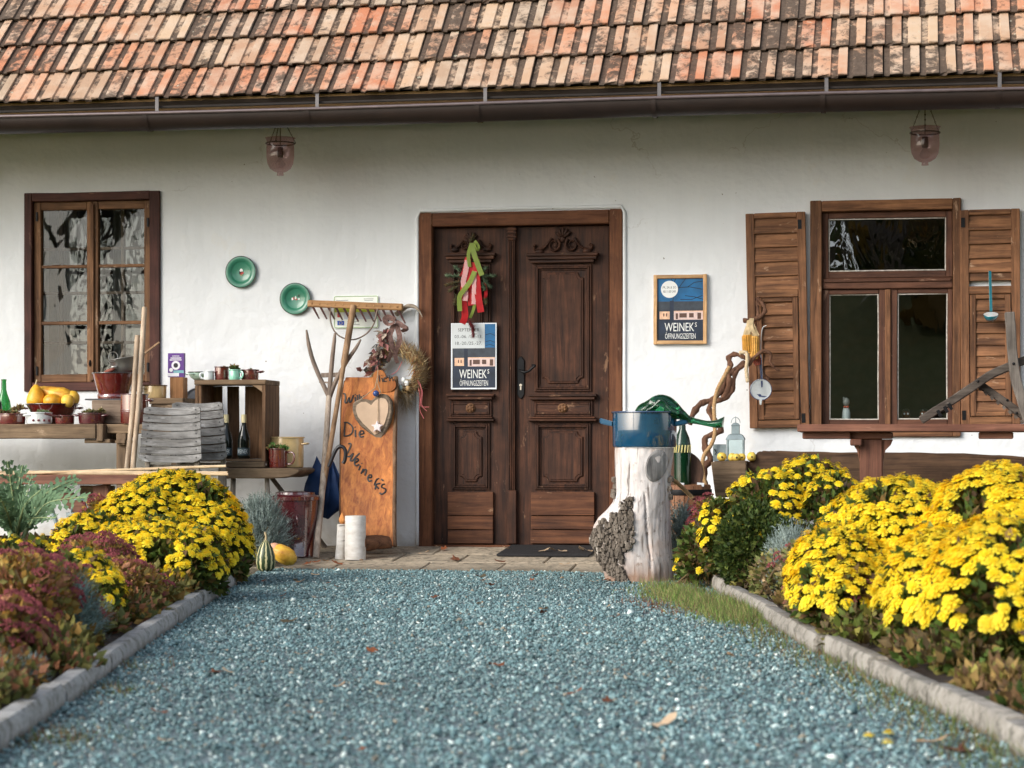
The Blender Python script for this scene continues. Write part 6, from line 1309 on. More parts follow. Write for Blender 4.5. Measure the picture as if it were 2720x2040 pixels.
M_NIGHT = plain('print_night', (0.012, 0.022, 0.045), 0.4, 0, 0.4, 14); M_SKYB = plain('print_blue', (0.006, 0.11, 0.27), 0.4, 0, 0.3, 10); M_PAPER = plain('paper_white', (0.72, 0.75, 0.78), 0.5, 0, 0.03); M_GLOW = plain('print_warm', (0.72, 0.45, 0.30), 0.5, 0, 0.25, 40); M_PWH = plain('print_white', (0.74, 0.75, 0.73), 0.5, 0, 0.03); M_BR = plain('print_twig', (0.008, 0.012, 0.018), 0.5)
M_PINKW = plain('print_pink_wall', (0.66, 0.50, 0.46), 0.5, 0, 0.15, 40); M_DKB = plain('print_dark_brown', (0.10, 0.05, 0.035), 0.5); M_ROOFP = plain('print_dusk_roof', (0.035, 0.045, 0.06), 0.5, 0, 0.3, 20)
def picture(t, fx, fz, Y, twig=True, sheet=None):
    """night view print; fx, fz map 0..1 to x and z on the sheet"""
    def q(u0, u1, v0, v1, m, nm, d): MB().box(fx(u0), fx(u1), Y - d, Y, fz(v0), fz(v1)).build(nm, m, t)
    q(0, 1, 0, 1, M_NIGHT, 'night_print', 0.0006); q(0.0, 1, 0.63, 1, M_SKYB, 'sky_print', 0.001); q(0, 1, 0.46, 0.63, M_ROOFP, 'roof_print', 0.0013)
    q(0.05, 0.27, 0.345, 0.47, M_GLOW, 'house_print', 0.0016); q(0.36, 0.99, 0.335, 0.475, M_PINKW, 'house_print', 0.0016); q(0.36, 0.99, 0.465, 0.478, M_GLOW, 'eave_print', 0.0019)
    for u0, u1, v0, v1 in ((0.13, 0.155, 0.39, 0.44), (0.19, 0.215, 0.39, 0.44), (0.40, 0.45, 0.345, 0.44), (0.48, 0.64, 0.37, 0.44), (0.69, 0.79, 0.37, 0.44), (0.87, 0.95, 0.345, 0.445)): q(u0, u1, v0, v1, M_DKB, 'opening_print', 0.002)
    q(0.27, 0.36, 0.32, 0.64, M_NIGHT, 'trunk_print', 0.0021)
    if twig:
        b = MB()
        for ln in (((0.33, 0.6), (0.36, 0.75), (0.35, 0.9), (0.40, 1.0)), ((0.37, 0.72), (0.5, 0.88), (0.62, 1.0)), ((0.45, 0.85), (0.7, 0.86), (0.98, 0.82)), ((0.6, 0.72), (0.8, 0.7), (0.99, 0.66)), ((0.36, 0.9), (0.3, 1.0)), ((0.5, 0.66), (0.75, 0.66), (0.98, 0.72)), ((0.66, 0.86), (0.8, 0.93), (0.98, 0.95))):
            b.tube([(fx(u), Y - 0.0014, fz(v)) for u, v in ln], 0.0022, 5, flat=0.3)
        stuff(b.build('twig_print', M_BR, t))
    text_mesh("WEINEK", M_PWH, t, fx(0.16), fx(0.80), fz(0.15), fz(0.285), Y - 0.0024); text_mesh("S", M_PWH, t, fx(0.815), fx(0.86), fz(0.22), fz(0.29), Y - 0.0024)
    text_mesh("ÖFFNUNGSZEITEN", M_PWH, t, fx(0.17), fx(0.83), fz(0.03), fz(0.135), Y - 0.0024)
# poster taped to the left door leaf
Yp = LY - 0.032; t = thing('door_poster', 'paper poster of September opening dates taped to the door', 'poster', at(1258, 1034, Yp))
px0, px1 = X_(1198, Yp), X_(1319, Yp); pz0, pz1 = Z_(1258, 1034, Yp), Z_(1258, 858, Yp)
MB().box(px0, px1, Yp, Yp + 0.0008, pz0, pz1).build('sheet', M_PAPER, t)
fx = lambda u: px0 + 0.010 + (px1 - px0 - 0.018) * u; fz = lambda v: pz0 + 0.010 + (pz1 - pz0 - 0.017) * v
picture(t, fx, fz, Yp, False)
MB().box(fx(-0.01), fx(0.755), Yp - 0.0032, Yp - 0.0012, fz(0.62), fz(1.005)).build('date_slip', plain('slip_paper', (0.55, 0.59, 0.60), 0.5, 0, 0.04), t)
M_INKG = plain('slip_ink', (0.03, 0.035, 0.04), 0.6)
text_mesh('SEPTEMBER', M_INKG, t, fx(0.13), fx(0.63), fz(0.885), fz(0.935), Yp - 0.0036); text_mesh('03.-06. /10.-13.', M_INKG, t, fx(0.05), fx(0.70), fz(0.78), fz(0.83), Yp - 0.0036); text_mesh('18.-20./25.-27.', M_INKG, t, fx(0.065), fx(0.69), fz(0.675), fz(0.725), Yp - 0.0036)
b = MB()
for v in (0.66, 0.72, 0.83): b.tube([(fx(0.77), Yp - 0.0014, fz(v)), (fx(0.88), Yp - 0.0014, fz(v + 0.02)), (fx(0.99), Yp - 0.0014, fz(v - 0.01))], 0.0018, 5, flat=0.3)
stuff(b.build('twig_print', M_BR, t))
# framed poster on the wall
Yp = -0.018; t = thing('framed_poster', 'pine framed poster of a house at night right of the door', 'poster', at(1808, 915, 0))
W_PINE = wood('pine_frame', (0.50, 0.28, 0.12), (0.68, 0.43, 0.22), 'z', 1, 0.5); W_PINEX = wood('pine_frame_x', (0.50, 0.28, 0.12), (0.68, 0.43, 0.22), 'x', 1, 0.5)
ox0, ox1 = X_(1737, 0), X_(1879, 0); oz0, oz1 = Z_(1808, 915, 0), Z_(1808, 730, 0); fw = 0.024
MB().box(ox0, ox1, -0.016, -0.002, oz0, oz1).build('backing', M_PAPER, t)
fr(None, ox0, ox1, oz0, oz1, fw, fw, fw, fw, -0.034, -0.0165, W_PINE, W_PINEX, t, 'frame', 0.003)
fx = lambda u: ox0 + fw + (ox1 - ox0 - 2 * fw) * u; fz = lambda v: oz0 + fw + (oz1 - oz0 - 2 * fw) * v
picture(t, fx, fz, Yp)
c = (fx(0.265), fz(0.825)); rr_ = (fx(1) - fx(0)) * 0.185; MB().prism([(c[0] + rr_ * math.cos(a), c[1] + rr_ * math.sin(a)) for a in np.linspace(0, 2 * math.pi, 37)[:-1]], Yp - 0.0026, Yp - 0.0018).build('moon_disc', M_PWH, t)
text_mesh('FR, SA & SO', M_INKG, t, fx(0.12), fx(0.41), fz(0.83), fz(0.875), Yp - 0.0029); text_mesh('AB 11:00 UHR', M_INKG, t, fx(0.125), fx(0.405), fz(0.77), fz(0.81), Yp - 0.0029)
# door mat
t = thing('door_mat', 'black door mat strewn with leaves before the right door leaf', 'mat', (X_(1460, -0.3), -0.35, FZ))
x0, x1 = X_(1338, -0.3), X_(1586, -0.2); b = MB(); n = 24
MB().box(x0, x1, -0.56, -0.03, pz(-0.56) + 0.002, pz(-0.56) + 0.018).build('mat', plain('black_rubber', (0.016, 0.016, 0.017), 0.85, 0, 0.3, 60, 0.5, 90), t, bevel=0.004, cuts=3, warp=0.004)
t_mat = t; M0 = Matrix.Translation((0, -0.295, pz(-0.295) + 0.01)) @ Matrix.Rotation(math.atan2(FZ - 0.012, 1.27), 4, 'X') @ Matrix.Translation((0, 0.295, -(pz(-0.56) + 0.01)))
for o in t.children:
    o.data.transform(M0)

# ================================================================ RIGHT OF THE DOOR
zs = lambda x, y, Y: at(1540 + x / 2.9625, 1020 + y / 2.9625, Y)
# ---- driftwood stump with blue pot and slumped bottle
YS = gnd(1700, 1549).y + 0.14
def m_stump():
    t = NT('bleached_wood'); v = t.coords((1, 1, 0.12), False); v2 = t.coords((1, 1, 1), False); g = t.noise(v, 26, 8, 0.65, 0.5); m = t.noise(v2, 5, 6, 0.65); k = t.noise(v2, 22, 4, 0.6)
    c = t.ramp(g, [(0.25, (0.34, 0.29, 0.265)), (0.5, (0.60, 0.555, 0.53)), (0.75, (0.76, 0.725, 0.70))]).outputs[0]
    c = t.mix(t.ramp(m, [(0.50, 0.0), (0.68, 0.65)]).outputs[0], c, (0.52, 0.36, 0.27))
    c = t.mix(t.ramp(k, [(0.60, 0.0), (0.70, 0.8)]).outputs[0], c, (0.22, 0.15, 0.11)); fc = t.noise(t.coords((1, 1, 0.05), False), 60, 4, 0.5, 0.4); c = t.mix(t.ramp(fc, [(0.33, 0.85), (0.40, 0.0)]).outputs[0], c, (0.11, 0.085, 0.07))
    sx = t.n('SeparateXYZ'); tc = t.n('TexCoord'); t.put(sx.inputs[0], tc.outputs['Object']); lowz = t.math('ADD', sx.outputs[2], t.math('MULTIPLY', m, 0.16))
    c = t.mix(t.ramp(lowz, [(0.10, 0.85), (0.22, 0.0)]).outputs[0], c, (0.30, 0.17, 0.10))
    t.P('Base Color', c); t.P('Roughness', 0.85); t.bump(t.math('ADD', g, t.math('MULTIPLY', k, 0.5)), 0.5, 0.012); return t.m
t = thing('tree_stump', 'bleached knotty tree stump with bark patch beside the path', 'stump', (at(1700, 1549, YS).x, YS, 0))
rows_ = [(500, 278, 742), (560, 277, 735), (700, 280, 715), (850, 286, 715), (930, 262, 713), (990, 215, 712), (1050, 150, 713), (1120, 108, 715), (1200, 100, 718), (1280, 118, 724), (1360, 152, 732), (1450, 182, 738), (1530, 200, 741), (1578, 205, 742)]
ys_ = np.array([q[0] for q in rows_]); 
b = MB(); nA, nZ = 150, 90; YT, YB = 500.0, 1578.0; zbot = 0.0
def stump_pt(a, f, off=0.0):
    y = YB + (YT - YB) * f; l = np.interp(y, ys_, [q[1] for q in rows_]); r = np.interp(y, ys_, [q[2] for q in rows_])
    pl_, pr_ = zs(l, y, YS), zs(r, y, YS); hw = (pr_.x - pl_.x) / 2; cx = (pl_.x + pr_.x) / 2; z = Z_(1680, 1020 + y / 2.9625, YS) ; z = max(0.0, z) if f > 0 else -0.02
    dep = 0.165 + 0.02 * (1 - f); R_ = 1.0 + 0.05 * noise.noise(Vector((math.cos(a) * 2.2, math.sin(a) * 2.2, f * 5))) + 0.02 * noise.noise(Vector((math.cos(a) * 9, math.sin(a) * 9, f * 14)))
    ca, sa = math.cos(a), math.sin(a); crack = 0.0
    xf = cx + hw * ca
    # drying crack that runs down the front right
    if sa < -0.2:
        xc = np.interp(y, [840, 960, 1100, 1300, 1450], [zs(535, 840, YS).x, zs(548, 960, YS).x, zs(552, 1100, YS).x, zs(578, 1300, YS).x, zs(590, 1450, YS).x])
        if 830 < y < 1460: crack = 0.022 * max(0, 1 - abs(xf - xc) / 0.0075) * min(1, (y - 830) / 60) * min(1, (1460 - y) / 60)
        xk, yk = zs(430, 960, YS).x, 960
        dk = math.hypot((xf - xk) / 0.018, (y - yk) / 75); crack += 0.025 * max(0, 1 - dk)
    k = off - crack
    return Vector((cx + (hw * R_ if abs(ca) < 0.8 else hw) * ca + k * ca, YS + dep * R_ * sa + k * sa, z))
for i in range(nZ + 1):
    for k in range(nA): b.v.append(stump_pt(2 * math.pi * k / nA, i / nZ))
for i in range(nZ):
    for k in range(nA): b.f.append((i * nA + k, i * nA + (k + 1) % nA, (i + 1) * nA + (k + 1) % nA, (i + 1) * nA + k))
b.f += [tuple(nZ * nA + k for k in range(nA))]
b.build('trunk', m_stump(), t, smooth=55)
zST = Z_(1680, 1020 + 500 / 2.9625, YS)
# bark plates: on the bulge and a few up the left edge
def bark_chips(n, rng, size, nm):
    b = MB()
    for _ in range(n):
        x, y = rng()
        f = (YB - y) / (YB - YT); l = np.interp(y, ys_, [q[1] for q in rows_]); r = np.interp(y, ys_, [q[2] for q in rows_]); ca = max(-0.98, min(0.98, (x - (l + r) / 2) / ((r - l) / 2))); a = -math.acos(ca)
        c = stump_pt(a, f, 0.004 + R.uniform(0, 0.012)); nn = (stump_pt(a, f, 0.05) - c).normalized(); up_ = Vector((0, 0, 1)); tx = nn.cross(up_).normalized(); tz = tx.cross(nn)
        w_, h_, d_ = size * R.uniform(0.5, 1.0), size * R.uniform(0.6, 1.3), 0.012 * R.uniform(0.6, 1.3); rt = R.uniform(-0.4, 0.4); tx, tz = tx * math.cos(rt) + tz * math.sin(rt), tz * math.cos(rt) - tx * math.sin(rt)
        k = len(b.v); 
        for dd, sc in ((-0.01, 1.1), (d_, 0.8)):
            for i, j in ((-1, -1), (1, -1), (1, 1), (-1, 1)): b.v.append(c + tx * (i * w_ * sc * R.uniform(0.75, 1.1)) + tz * (j * h_ * sc * R.uniform(0.75, 1.1)) + nn * (dd + R.uniform(-0.003, 0.003)))
        b.f += [tuple(k + q for q in f_) for f_ in ((4, 5, 6, 7), (0, 1, 5, 4), (1, 2, 6, 5), (2, 3, 7, 6), (3, 0, 4, 7))]
    stuff(b.build(nm, wood('grey_bark', (0.10, 0.08, 0.062), (0.30, 0.25, 0.20), 'z', 1.5, 0.9, (0.45, 0.40, 0.34), 0.4), t))
def rng1():
    while True:
        y = R.uniform(1010, 1545); x = R.uniform(100, 470)
        le_ = np.interp(y, [1010, 1100, 1200, 1350, 1420, 1545], [290, 190, 105, 160, 200, 340]); re_ = np.interp(y, [1010, 1060, 1150, 1240, 1300, 1400, 1545], [430, 440, 455, 450, 390, 365, 410])
        if le_ < x < re_ and not (215 < x < 290 and 1010 < y < 1060): return x, y
bark_chips(400, rng1, 0.0135, 'bark')
bark_chips(45, lambda: (R.uniform(350, 450), R.uniform(890, 1080)), 0.0105, 'bark')
bark_chips(9, lambda: (R.uniform(281, 296), R.uniform(720, 880)), 0.013, 'bark')
bark_chips(9, lambda: (R.uniform(700, 712), R.uniform(740, 960)), 0.014, 'bark')
# sawn limb scar
b = MB(); c0 = zs(622, 640, YS); n = 26
for k in range(n):
    a = 2 * math.pi * k / n; x, y = 622 + 78 * math.cos(a) + 20 * math.sin(a), 640 - 125 * math.sin(a); f = (YB - y) / (YB - YT); l = np.interp(y, ys_, [q[1] for q in rows_]); r = np.interp(y, ys_, [q[2] for q in rows_]); ca = max(-0.98, min(0.98, (x - (l + r) / 2) / ((r - l) / 2)))
    b.v.append(stump_pt(-math.acos(ca), f, 0.003)); b.v.append(stump_pt(-math.acos(ca), f, 0.012) * 0.88 + c0 * 0.12 + Vector((0, -0.016, 0)))
b.f = [(2 * k, 2 * ((k + 1) % n), 2 * ((k + 1) % n) + 1, 2 * k + 1) for k in range(n)] + [tuple(2 * k + 1 for k in range(n))]
b.build('limb_scar', wood('grey_scar', (0.20, 0.19, 0.185), (0.44, 0.42, 0.40), 'z', 1.3, 0.85), t, smooth=50)

T = pot('enamel_pot', 'large petrol blue enamel pot standing on the stump', 'pot', (1540 + 255 / 2.9625, 1020 + 240 / 2.9625, 1540 + 766 / 2.9625, 1020 + 515 / 2.9625), YS, E_BLUE, zST + 0.001, rb=0.985, rimr=0.006, rim=enamel('blue_rim', (0.004, 0.03, 0.09)), n=48)
pr_, ph_ = T[2], T[4]
for s in (-1, 1):
    b = MB(); x = T[1].x + s * (pr_ - 0.004); z = zST + ph_ * 0.74; o_ = 0.078; up_ = 0.016
    b.add([(x, YS - 0.05, z), (x + s * o_ * 0.85, YS - 0.042, z + up_ + 0.004), (x + s * o_, YS, z + up_ + 0.006), (x + s * o_ * 0.85, YS + 0.042, z + up_ + 0.004), (x, YS + 0.05, z), (x, YS - 0.05, z - 0.026), (x + s * o_ * 0.85, YS - 0.042, z - 0.012), (x + s * o_, YS, z - 0.008), (x + s * o_ * 0.85, YS + 0.042, z - 0.012), (x, YS + 0.05, z - 0.026)],
          [(0, 1, 2, 3, 4), (9, 8, 7, 6, 5), (0, 5, 6, 1), (1, 6, 7, 2), (2, 7, 8, 3), (3, 8, 9, 4)]); b.build('handle', plain('blue_handle_enamel', (0.006, 0.075, 0.15), 0.35), T[0], bevel=0.005, seg=2, smooth=60)
# slumped green bottle lying over the pot
t = thing('slumped_bottle', 'melted drooping green glass bottle lying in the blue pot', 'bottle', zs(650, 240, YS))
path = [(430, 242), (470, 226), (520, 212), (580, 196), (630, 188), (680, 198), (730, 218), (790, 240), (860, 264), (950, 288), (1040, 306), (1095, 304), (1126, 298)]
rr_ = [0.010, 0.042, 0.07, 0.105, 0.120, 0.105, 0.078, 0.050, 0.033, 0.026, 0.029, 0.037, 0.044]
pts = smooth_path([zs(x, y, YS - 0.02) for x, y in path], 3); n = len(pts); rs = list(np.interp(np.linspace(0, 1, n), np.linspace(0, 1, len(rr_)), rr_))
b = MB(); b.tube(pts, [r * 0.62 for r in rs], 20, flat=1.25); G_SL = glass('slumped_green_glass', (0.03, 0.24, 0.10), 0.9, 0.04)
b.build('bottle', G_SL, t, smooth=28, warp=0.032, wsc=9)
b = MB(); b.tube(smooth_path([zs(x, y, YS - 0.075) for x, y in ((480, 232), (570, 190), (640, 140), (700, 195), (775, 232))], 4), 0.018, 10, flat=1.4); b.build('fold', G_SL, t, smooth=60, warp=0.01, wsc=14)

# ---- barrel with leaning round lid, bottle behind
W_BAR = wood('barrel_wood', (0.15, 0.06, 0.028), (0.33, 0.155, 0.075), 'z', 0.9, 0.6)
Yb = -1.15; c = zs(840, 1010, Yb); r = 0.15; ztop = zs(840, 790, Yb).z
t = thing('wooden_barrel', 'brown wooden barrel with black hoop hidden behind the stump', 'barrel', (c.x, Yb, 0.06))
for k in range(16):
    b = MB(); a0, a1 = 2 * math.pi * (k + 0.03) / 16, 2 * math.pi * (k + 0.97) / 16; prof = [(0.135, 0.04), (0.15, 0.25), (0.152, 0.35), (0.145, ztop - 0.01), (0.14, ztop)]
    for rr2, z in prof:
        for a in (a0, (a0 + a1) / 2, a1): b.v.append((c.x + rr2 * math.cos(a), Yb + rr2 * math.sin(a), z))
    for i in range(4):
        for j in range(2): b.f.append((3 * i + j, 3 * i + j + 1, 3 * i + 4 + j, 3 * i + 3 + j))
    b.build('stave', W_BAR, t, smooth=40)
MB().lathe([(0.138, ztop - 0.012), (0.001, ztop - 0.012)], (c.x, Yb, 0), 30).build('head', W_BAR, t)
for z in (zs(840, 850, Yb).z, 0.2): MB().lathe([(0.151, z - 0.017), (0.153, z), (0.151, z + 0.017), (0.148, z + 0.017), (0.148, z - 0.017)], (c.x, Yb, 0), 32, close=True).build('hoop', M_IRON, t, smooth=40)
t = thing('round_board', 'round brown board leaning upright on the barrel', 'board', (c.x - 0.02, Yb + 0.08, ztop)); cc = zs(795, 690, Yb + 0.2)
MB().lathe([(0.001, 0.0), (0.138, 0.0), (0.14, 0.006), (0.138, 0.018), (0.001, 0.02)], (0, 0, 0), 40, Matrix.Translation((cc.x, Yb + 0.2, cc.z - 0.01)) @ Matrix.Rotation(rad(80), 4, 'X')).build('board', wood('round_board_wood', (0.055, 0.025, 0.014), (0.13, 0.062, 0.034), 'z', 0.7, 0.6), t, smooth=40)
M_TAGW = plain('price_tag', (0.66, 0.68, 0.70), 0.6)
for x, y, lab in ((793, 755, 'small white tag on the left of the barrel top'), (950, 772, 'small white tag at the right edge of the barrel top')):
    p = zs(x, y, Yb - 0.10); t = thing('paper_tag', lab, 'tag', (p.x, Yb - 0.10, ztop), 'tags on the barrel'); MB().prism([(p.x - 0.022, ztop - 0.011), (p.x + 0.02, ztop - 0.011), (p.x + 0.022, ztop + 0.010), (p.x - 0.02, ztop + 0.014)], Yb - 0.1, Yb - 0.095).build('card', M_TAGW, t)
T = thing('dark_bottle', 'dark green wine bottle with yellow label behind the blue pot', 'bottle', (zs(805, 560, -1.3).x, -1.3, ztop)); p = zs(808, 560, -1.0); r = 0.052
MB().lathe([(r, 0), (r, 0.24), (r * 0.8, 0.29), (r * 0.4, 0.34), (r * 0.34, 0.40), (r * 0.34, 0.42), (0.001, 0.42)], (p.x, -1.0, ztop - 0.01), 24).build('body', G_GRN2, T, smooth=50)
b = MB()
for k in range(7): a = rad(-150 + 20 * k); b.tube([(p.x + (r + .002) * math.cos(a), -1.0 + (r + .002) * math.sin(a), ztop + 0.19), (p.x + (r + .002) * math.cos(a + 0.1), -1.0 + (r + .002) * math.sin(a + 0.1), ztop + 0.235)], 0.005, 5)
stuff(b.build('straw_label', plain('straw_label', (0.60, 0.52, 0.22), 0.7), T))

# ---- twisted vine stem with rope, corn cobs, strainer
zv = lambda x, y, Y: at(1560 + x / 2.765, 700 + y / 2.765, Y)
W_VINE = wood('vine_bark', (0.075, 0.032, 0.018), (0.20, 0.10, 0.058), 'z', 2.0, 0.8)
t = thing('twisted_vine', 'twisted brown vine stem spiralling up the wall beside the shutter', 'vine', (zv(855, 1640, -0.6).x, -0.6, FZ))
def vine(pts, r0, r1, Y0, Y1, n=4):
    P_ = smooth_path([zv(x, y, Y0 + (Y1 - Y0) * i / (len(pts) - 1)) for i, (x, y) in enumerate(pts)], n); m = len(P_)
    MB().tube(P_, [(r0 + (r1 - r0) * i / m) * (1 + 0.18 * math.sin(i * 1.7) + R.uniform(-.08, .08)) for i in range(m)], 9, flat=0.85).build('stem', W_VINE, t, smooth=60, cuts=1, warp=0.006, wsc=20)
vine([(862, 1760), (858, 1640), (852, 1540), (880, 1470), (905, 1430), (868, 1350), (872, 1280), (950, 1245), (985, 1215), (960, 1180), (905, 1110), (900, 1040), (960, 1010), (1020, 985), (1065, 930), (1085, 820), (1130, 760), (1195, 735), (1230, 690), (1290, 645), (1345, 660), (1345, 720), (1380, 770), (1415, 785)], 0.024, 0.008, -0.55, -0.26)
vine([(845, 1500), (800, 1480), (770, 1470)], 0.012, 0.006, -0.55, -0.5)
vine([(745, 1180), (785, 1090), (840, 1025), (920, 1000), (985, 930), (1015, 850), (1085, 780), (1160, 725)], 0.022, 0.018, -0.45, -0.32)
vine([(1000, 990), (1050, 880), (1030, 800), (1050, 740), (1040, 690), (1090, 668), (1155, 690), (1200, 740)], 0.022, 0.013, -0.38, -0.28)
vine([(1145, 418), (1200, 415), (1265, 395), (1305, 350), (1290, 295), (1245, 260), (1262, 300)], 0.016, 0.010, -0.20, -0.14)
vine([(1255, 420), (1250, 300), (1262, 240)], 0.012, 0.008, -0.10, -0.10); vine([(1262, 700), (1275, 790), (1330, 850)], 0.012, 0.016, -0.13, -0.11)
M_ROPE = plain('hemp_rope', (0.40, 0.25, 0.12), 0.9, 0, 0.3, 60, 0.4, 120); M_ROPE2 = plain('pale_rope', (0.58, 0.46, 0.30), 0.9, 0, 0.25, 60, 0.4, 120)
def rope(name, label, pts, r, mat, turns):
    t = thing(name, label, 'rope', pts[-1]); P_ = smooth_path(pts, 16); m = len(P_); L = 0
    for k in range(3):
        b = MB(); q = []
        for i, p in enumerate(P_):
            d_ = (P_[min(i + 1, m - 1)] - P_[max(i - 1, 0)]).normalized(); a = (Vector((0, 1, 0)) - d_ * d_.y).normalized(); c_ = d_.cross(a); th = 2 * math.pi * (turns * i / m + k / 3); q.append(p + (a * math.cos(th) + c_ * math.sin(th)) * r * 0.55)
        b.tube(q, r * 0.56, 6); b.build('strand', mat, t, smooth=70)
rope('hemp_rope', 'thick hemp rope wound down the twisted vine', [zv(x, y, Y) for x, y, Y in ((1042, 760, -0.42), (1000, 840, -0.44), (955, 930, -0.46), (932, 1040, -0.50), (935, 1160, -0.55), (935, 1260, -0.58), (905, 1340, -0.60), (862, 1400, -0.62), (845, 1480, -0.62), (860, 1580, -0.64), (875, 1660, -0.66), (868, 1740, -0.68))], 0.0125, M_ROPE, 26)
rope('hemp_rope', 'rope draped over the barrel towards the stump', [zs(x, y, Y) for x, y, Y in ((690, 745, -1.55), (740, 760, -1.50), (800, 810, -1.42), (860, 870, -1.36), (920, 925, -1.34), (965, 938, -1.30), (990, 910, -1.2))], 0.0125, M_ROPE, 15)
rope('hemp_rope', 'short pale rope end hanging from the top of the vine', [zv(x, y, -0.36) for x, y in ((1120, 655), (1165, 655), (1175, 700), (1168, 780), (1178, 868))], 0.012, M_ROPE2, 10)
t = thing('corn_cobs', 'dried corn cobs with husks hanging from the vine', 'corn', zv(1200, 760, -0.24))
M_CORN = plain('corn_kernel', (0.68, 0.38, 0.08), 0.45, 0, 0.25, 40); M_CORNR = plain('red_corn_kernel', (0.30, 0.06, 0.03), 0.45, 0, 0.3, 40); M_HUSK = leafmat('corn_husk', (0.56, 0.44, 0.26), 0.8, 0.2)
for (xa, ya, xb, yb, r), mt in (((1175, 525, 1180, 660, 0.030), M_CORN), ((1225, 535, 1228, 700, 0.026), M_CORN), ((1205, 560, 1250, 745, 0.022), M_CORNR)):
    A, B = zv(xa, ya, -0.26), zv(xb, yb, -0.26); b = MB(); nz = 18
    dirv = (B - A); L = dirv.length; d_ = dirv.normalized(); q = d_.cross(Vector((0, 1, 0))).normalized(); w_ = d_.cross(q); yo = 0.0 if mt is M_CORN else 0.03
    for i in range(nz):
        f = (i + 0.5) / nz; rr2 = r * min(1, 1.5 * math.sin(math.pi * min(1, 0.1 + 0.87 * f)) ** 0.6)
        for k in range(14): a = 2 * math.pi * k / 14; b.ball(A + d_ * (L * f) + (q * math.cos(a) + w_ * math.sin(a)) * rr2 + Vector((0, yo, 0)), (r * 0.25, r * 0.25, L / nz * 0.62), 5, 4)
    b.tube([A + Vector((0, yo, 0)), B + Vector((0, yo, 0))], r * 0.92, 10); stuff(b.build('cob', mt, t, smooth=60))
for k in range(9):
    x0_, x1_ = R.uniform(1165, 1240), R.uniform(1150, 1275); ribbon([zv(1190 + R.uniform(-15, 25), R.uniform(400, 440), -0.22), zv((x0_ + x1_) / 2, 470, -0.25 - R.uniform(0, 0.03)), zv(x1_, R.uniform(520, 570), -0.27)], R.uniform(0.015, 0.03), M_HUSK, t, R.uniform(-1, 1), 'husk')
t = thing('enamel_strainer', 'white enamel strainer with blue handle hanging by the shutter', 'ladle', zv(1275, 925, -0.15)); c = zv(1275, 926, -0.19); r = 78 / 2.765 * mpp(2020, -0.19)
MB().lathe([(r, 0.0), (r * 0.97, -0.004), (r * 0.75, 0.012), (r * 0.4, 0.022), (0.001, 0.026), (0.001, 0.03), (r * 0.45, 0.026), (r * 0.8, 0.016), (r * 1.0, 0.003)], (0, 0, 0), 36, Matrix.Translation(c) @ Matrix.Rotation(rad(-82), 4, 'X')).build('bowl', E_WHITE, t, smooth=60)
MB().tube([c + Vector((r * math.cos(k * math.pi / 18), 0.0, r * 0.99 * math.sin(k * math.pi / 18))) for k in range(36)], 0.003, 6, closed=True).build('rim', E_NAVY, t, smooth=60)
MB().prism([(zv(x, y, c.y).x, zv(x, y, c.y).z) for x, y in ((1262, 675), (1280, 672), (1291, 860), (1288, 905), (1278, 912), (1274, 870))], c.y - 0.008, c.y - 0.002).build('handle', E_NAVY, t, bevel=0.002)
MB().tube(smooth_path([zv(x, y, c.y - 0.006) for x, y in ((1315, 455), (1285, 480), (1276, 580), (1272, 690))], 4), 0.0032, 6).build('hook_wire', E_WHITE, t, smooth=60)
MB().prism([(zv(x, y, c.y).x, zv(x, y, c.y).z) for x, y in ((1235, 950), (1262, 945), (1280, 970), (1320, 975), (1300, 982), (1262, 978))], c.y - 0.012 + 0.016, c.y - 0.006 + 0.016).build('decoration', E_NAVY, t)
MB().prism([(zv(x, y, c.y).x, zv(x, y, c.y).z) for x, y in ((1262, 1000), (1285, 1000), (1280, 1038), (1268, 1038))], c.y - 0.004, c.y + 0.004).build('spout', E_WHITE, t, bevel=0.002)

# ---- log bench with live edge back
W_LOGB = wood('dark_log', (0.06, 0.032, 0.018), (0.17, 0.095, 0.052), 'x', 0.8, 0.75, None, 0, 0.6, 0.45)
YL = -0.62; t = thing('log_bench', 'dark live edge log bench along the wall under the shuttered window', 'bench', (X_(2300, YL), YL, FZ))
edge = [(1980, 1235), (1996, 1222), (2008, 1203), (2024, 1196), (2050, 1198), (2060, 1196), (2100, 1198), (2200, 1201), (2320, 1201), (2450, 1203), (2600, 1206), (2720, 1212), (2900, 1220)]; low = [(2900, 1330), (2500, 1332), (1985, 1330)]
MB().prism([(at(x, y, YL).x, at(x, y, YL).z) for x, y in edge + low], YL, YL + 0.13).build('back_log', W_LOGB, t, bevel=0.012, seg=2, cuts=3, warp=0.012, wsc=5, smooth=40)
blk = [(1889, 1226), (1983, 1224), (1982, 1320), (1900, 1320), (1894, 1280)]
MB().prism([(at(x, y, YL - 0.1).x, at(x, y, YL - 0.1).z) for x, y in blk], YL - 0.1, YL + 0.12).build('end_block', W_BEN, t, bevel=0.006, cuts=3, warp=0.006, wsc=6)
SZB = Z_(2300, 1330, YL - 0.3); MB().box(X_(1900, YL - 0.3), X_(2900, YL - 0.3), YL - 0.40, YL - 0.002, SZB - 0.09, SZB).build('seat', W_LOGB, t, bevel=0.01, cuts=3, warp=0.008)
for q in (1940, 2500): MB().box(X_(q, YL - 0.2), X_(q + 60, YL - 0.2), YL - 0.33, YL - 0.05, FZ - 0.05, SZB - 0.088).build('leg', W_LOGB, t, bevel=0.01)
ZB = Z_(1935, 1225, YL - 0.02)
M_APP = m_squash('quince_skin', (0.70, 0.46, 0.04), (0.82, 0.62, 0.14))
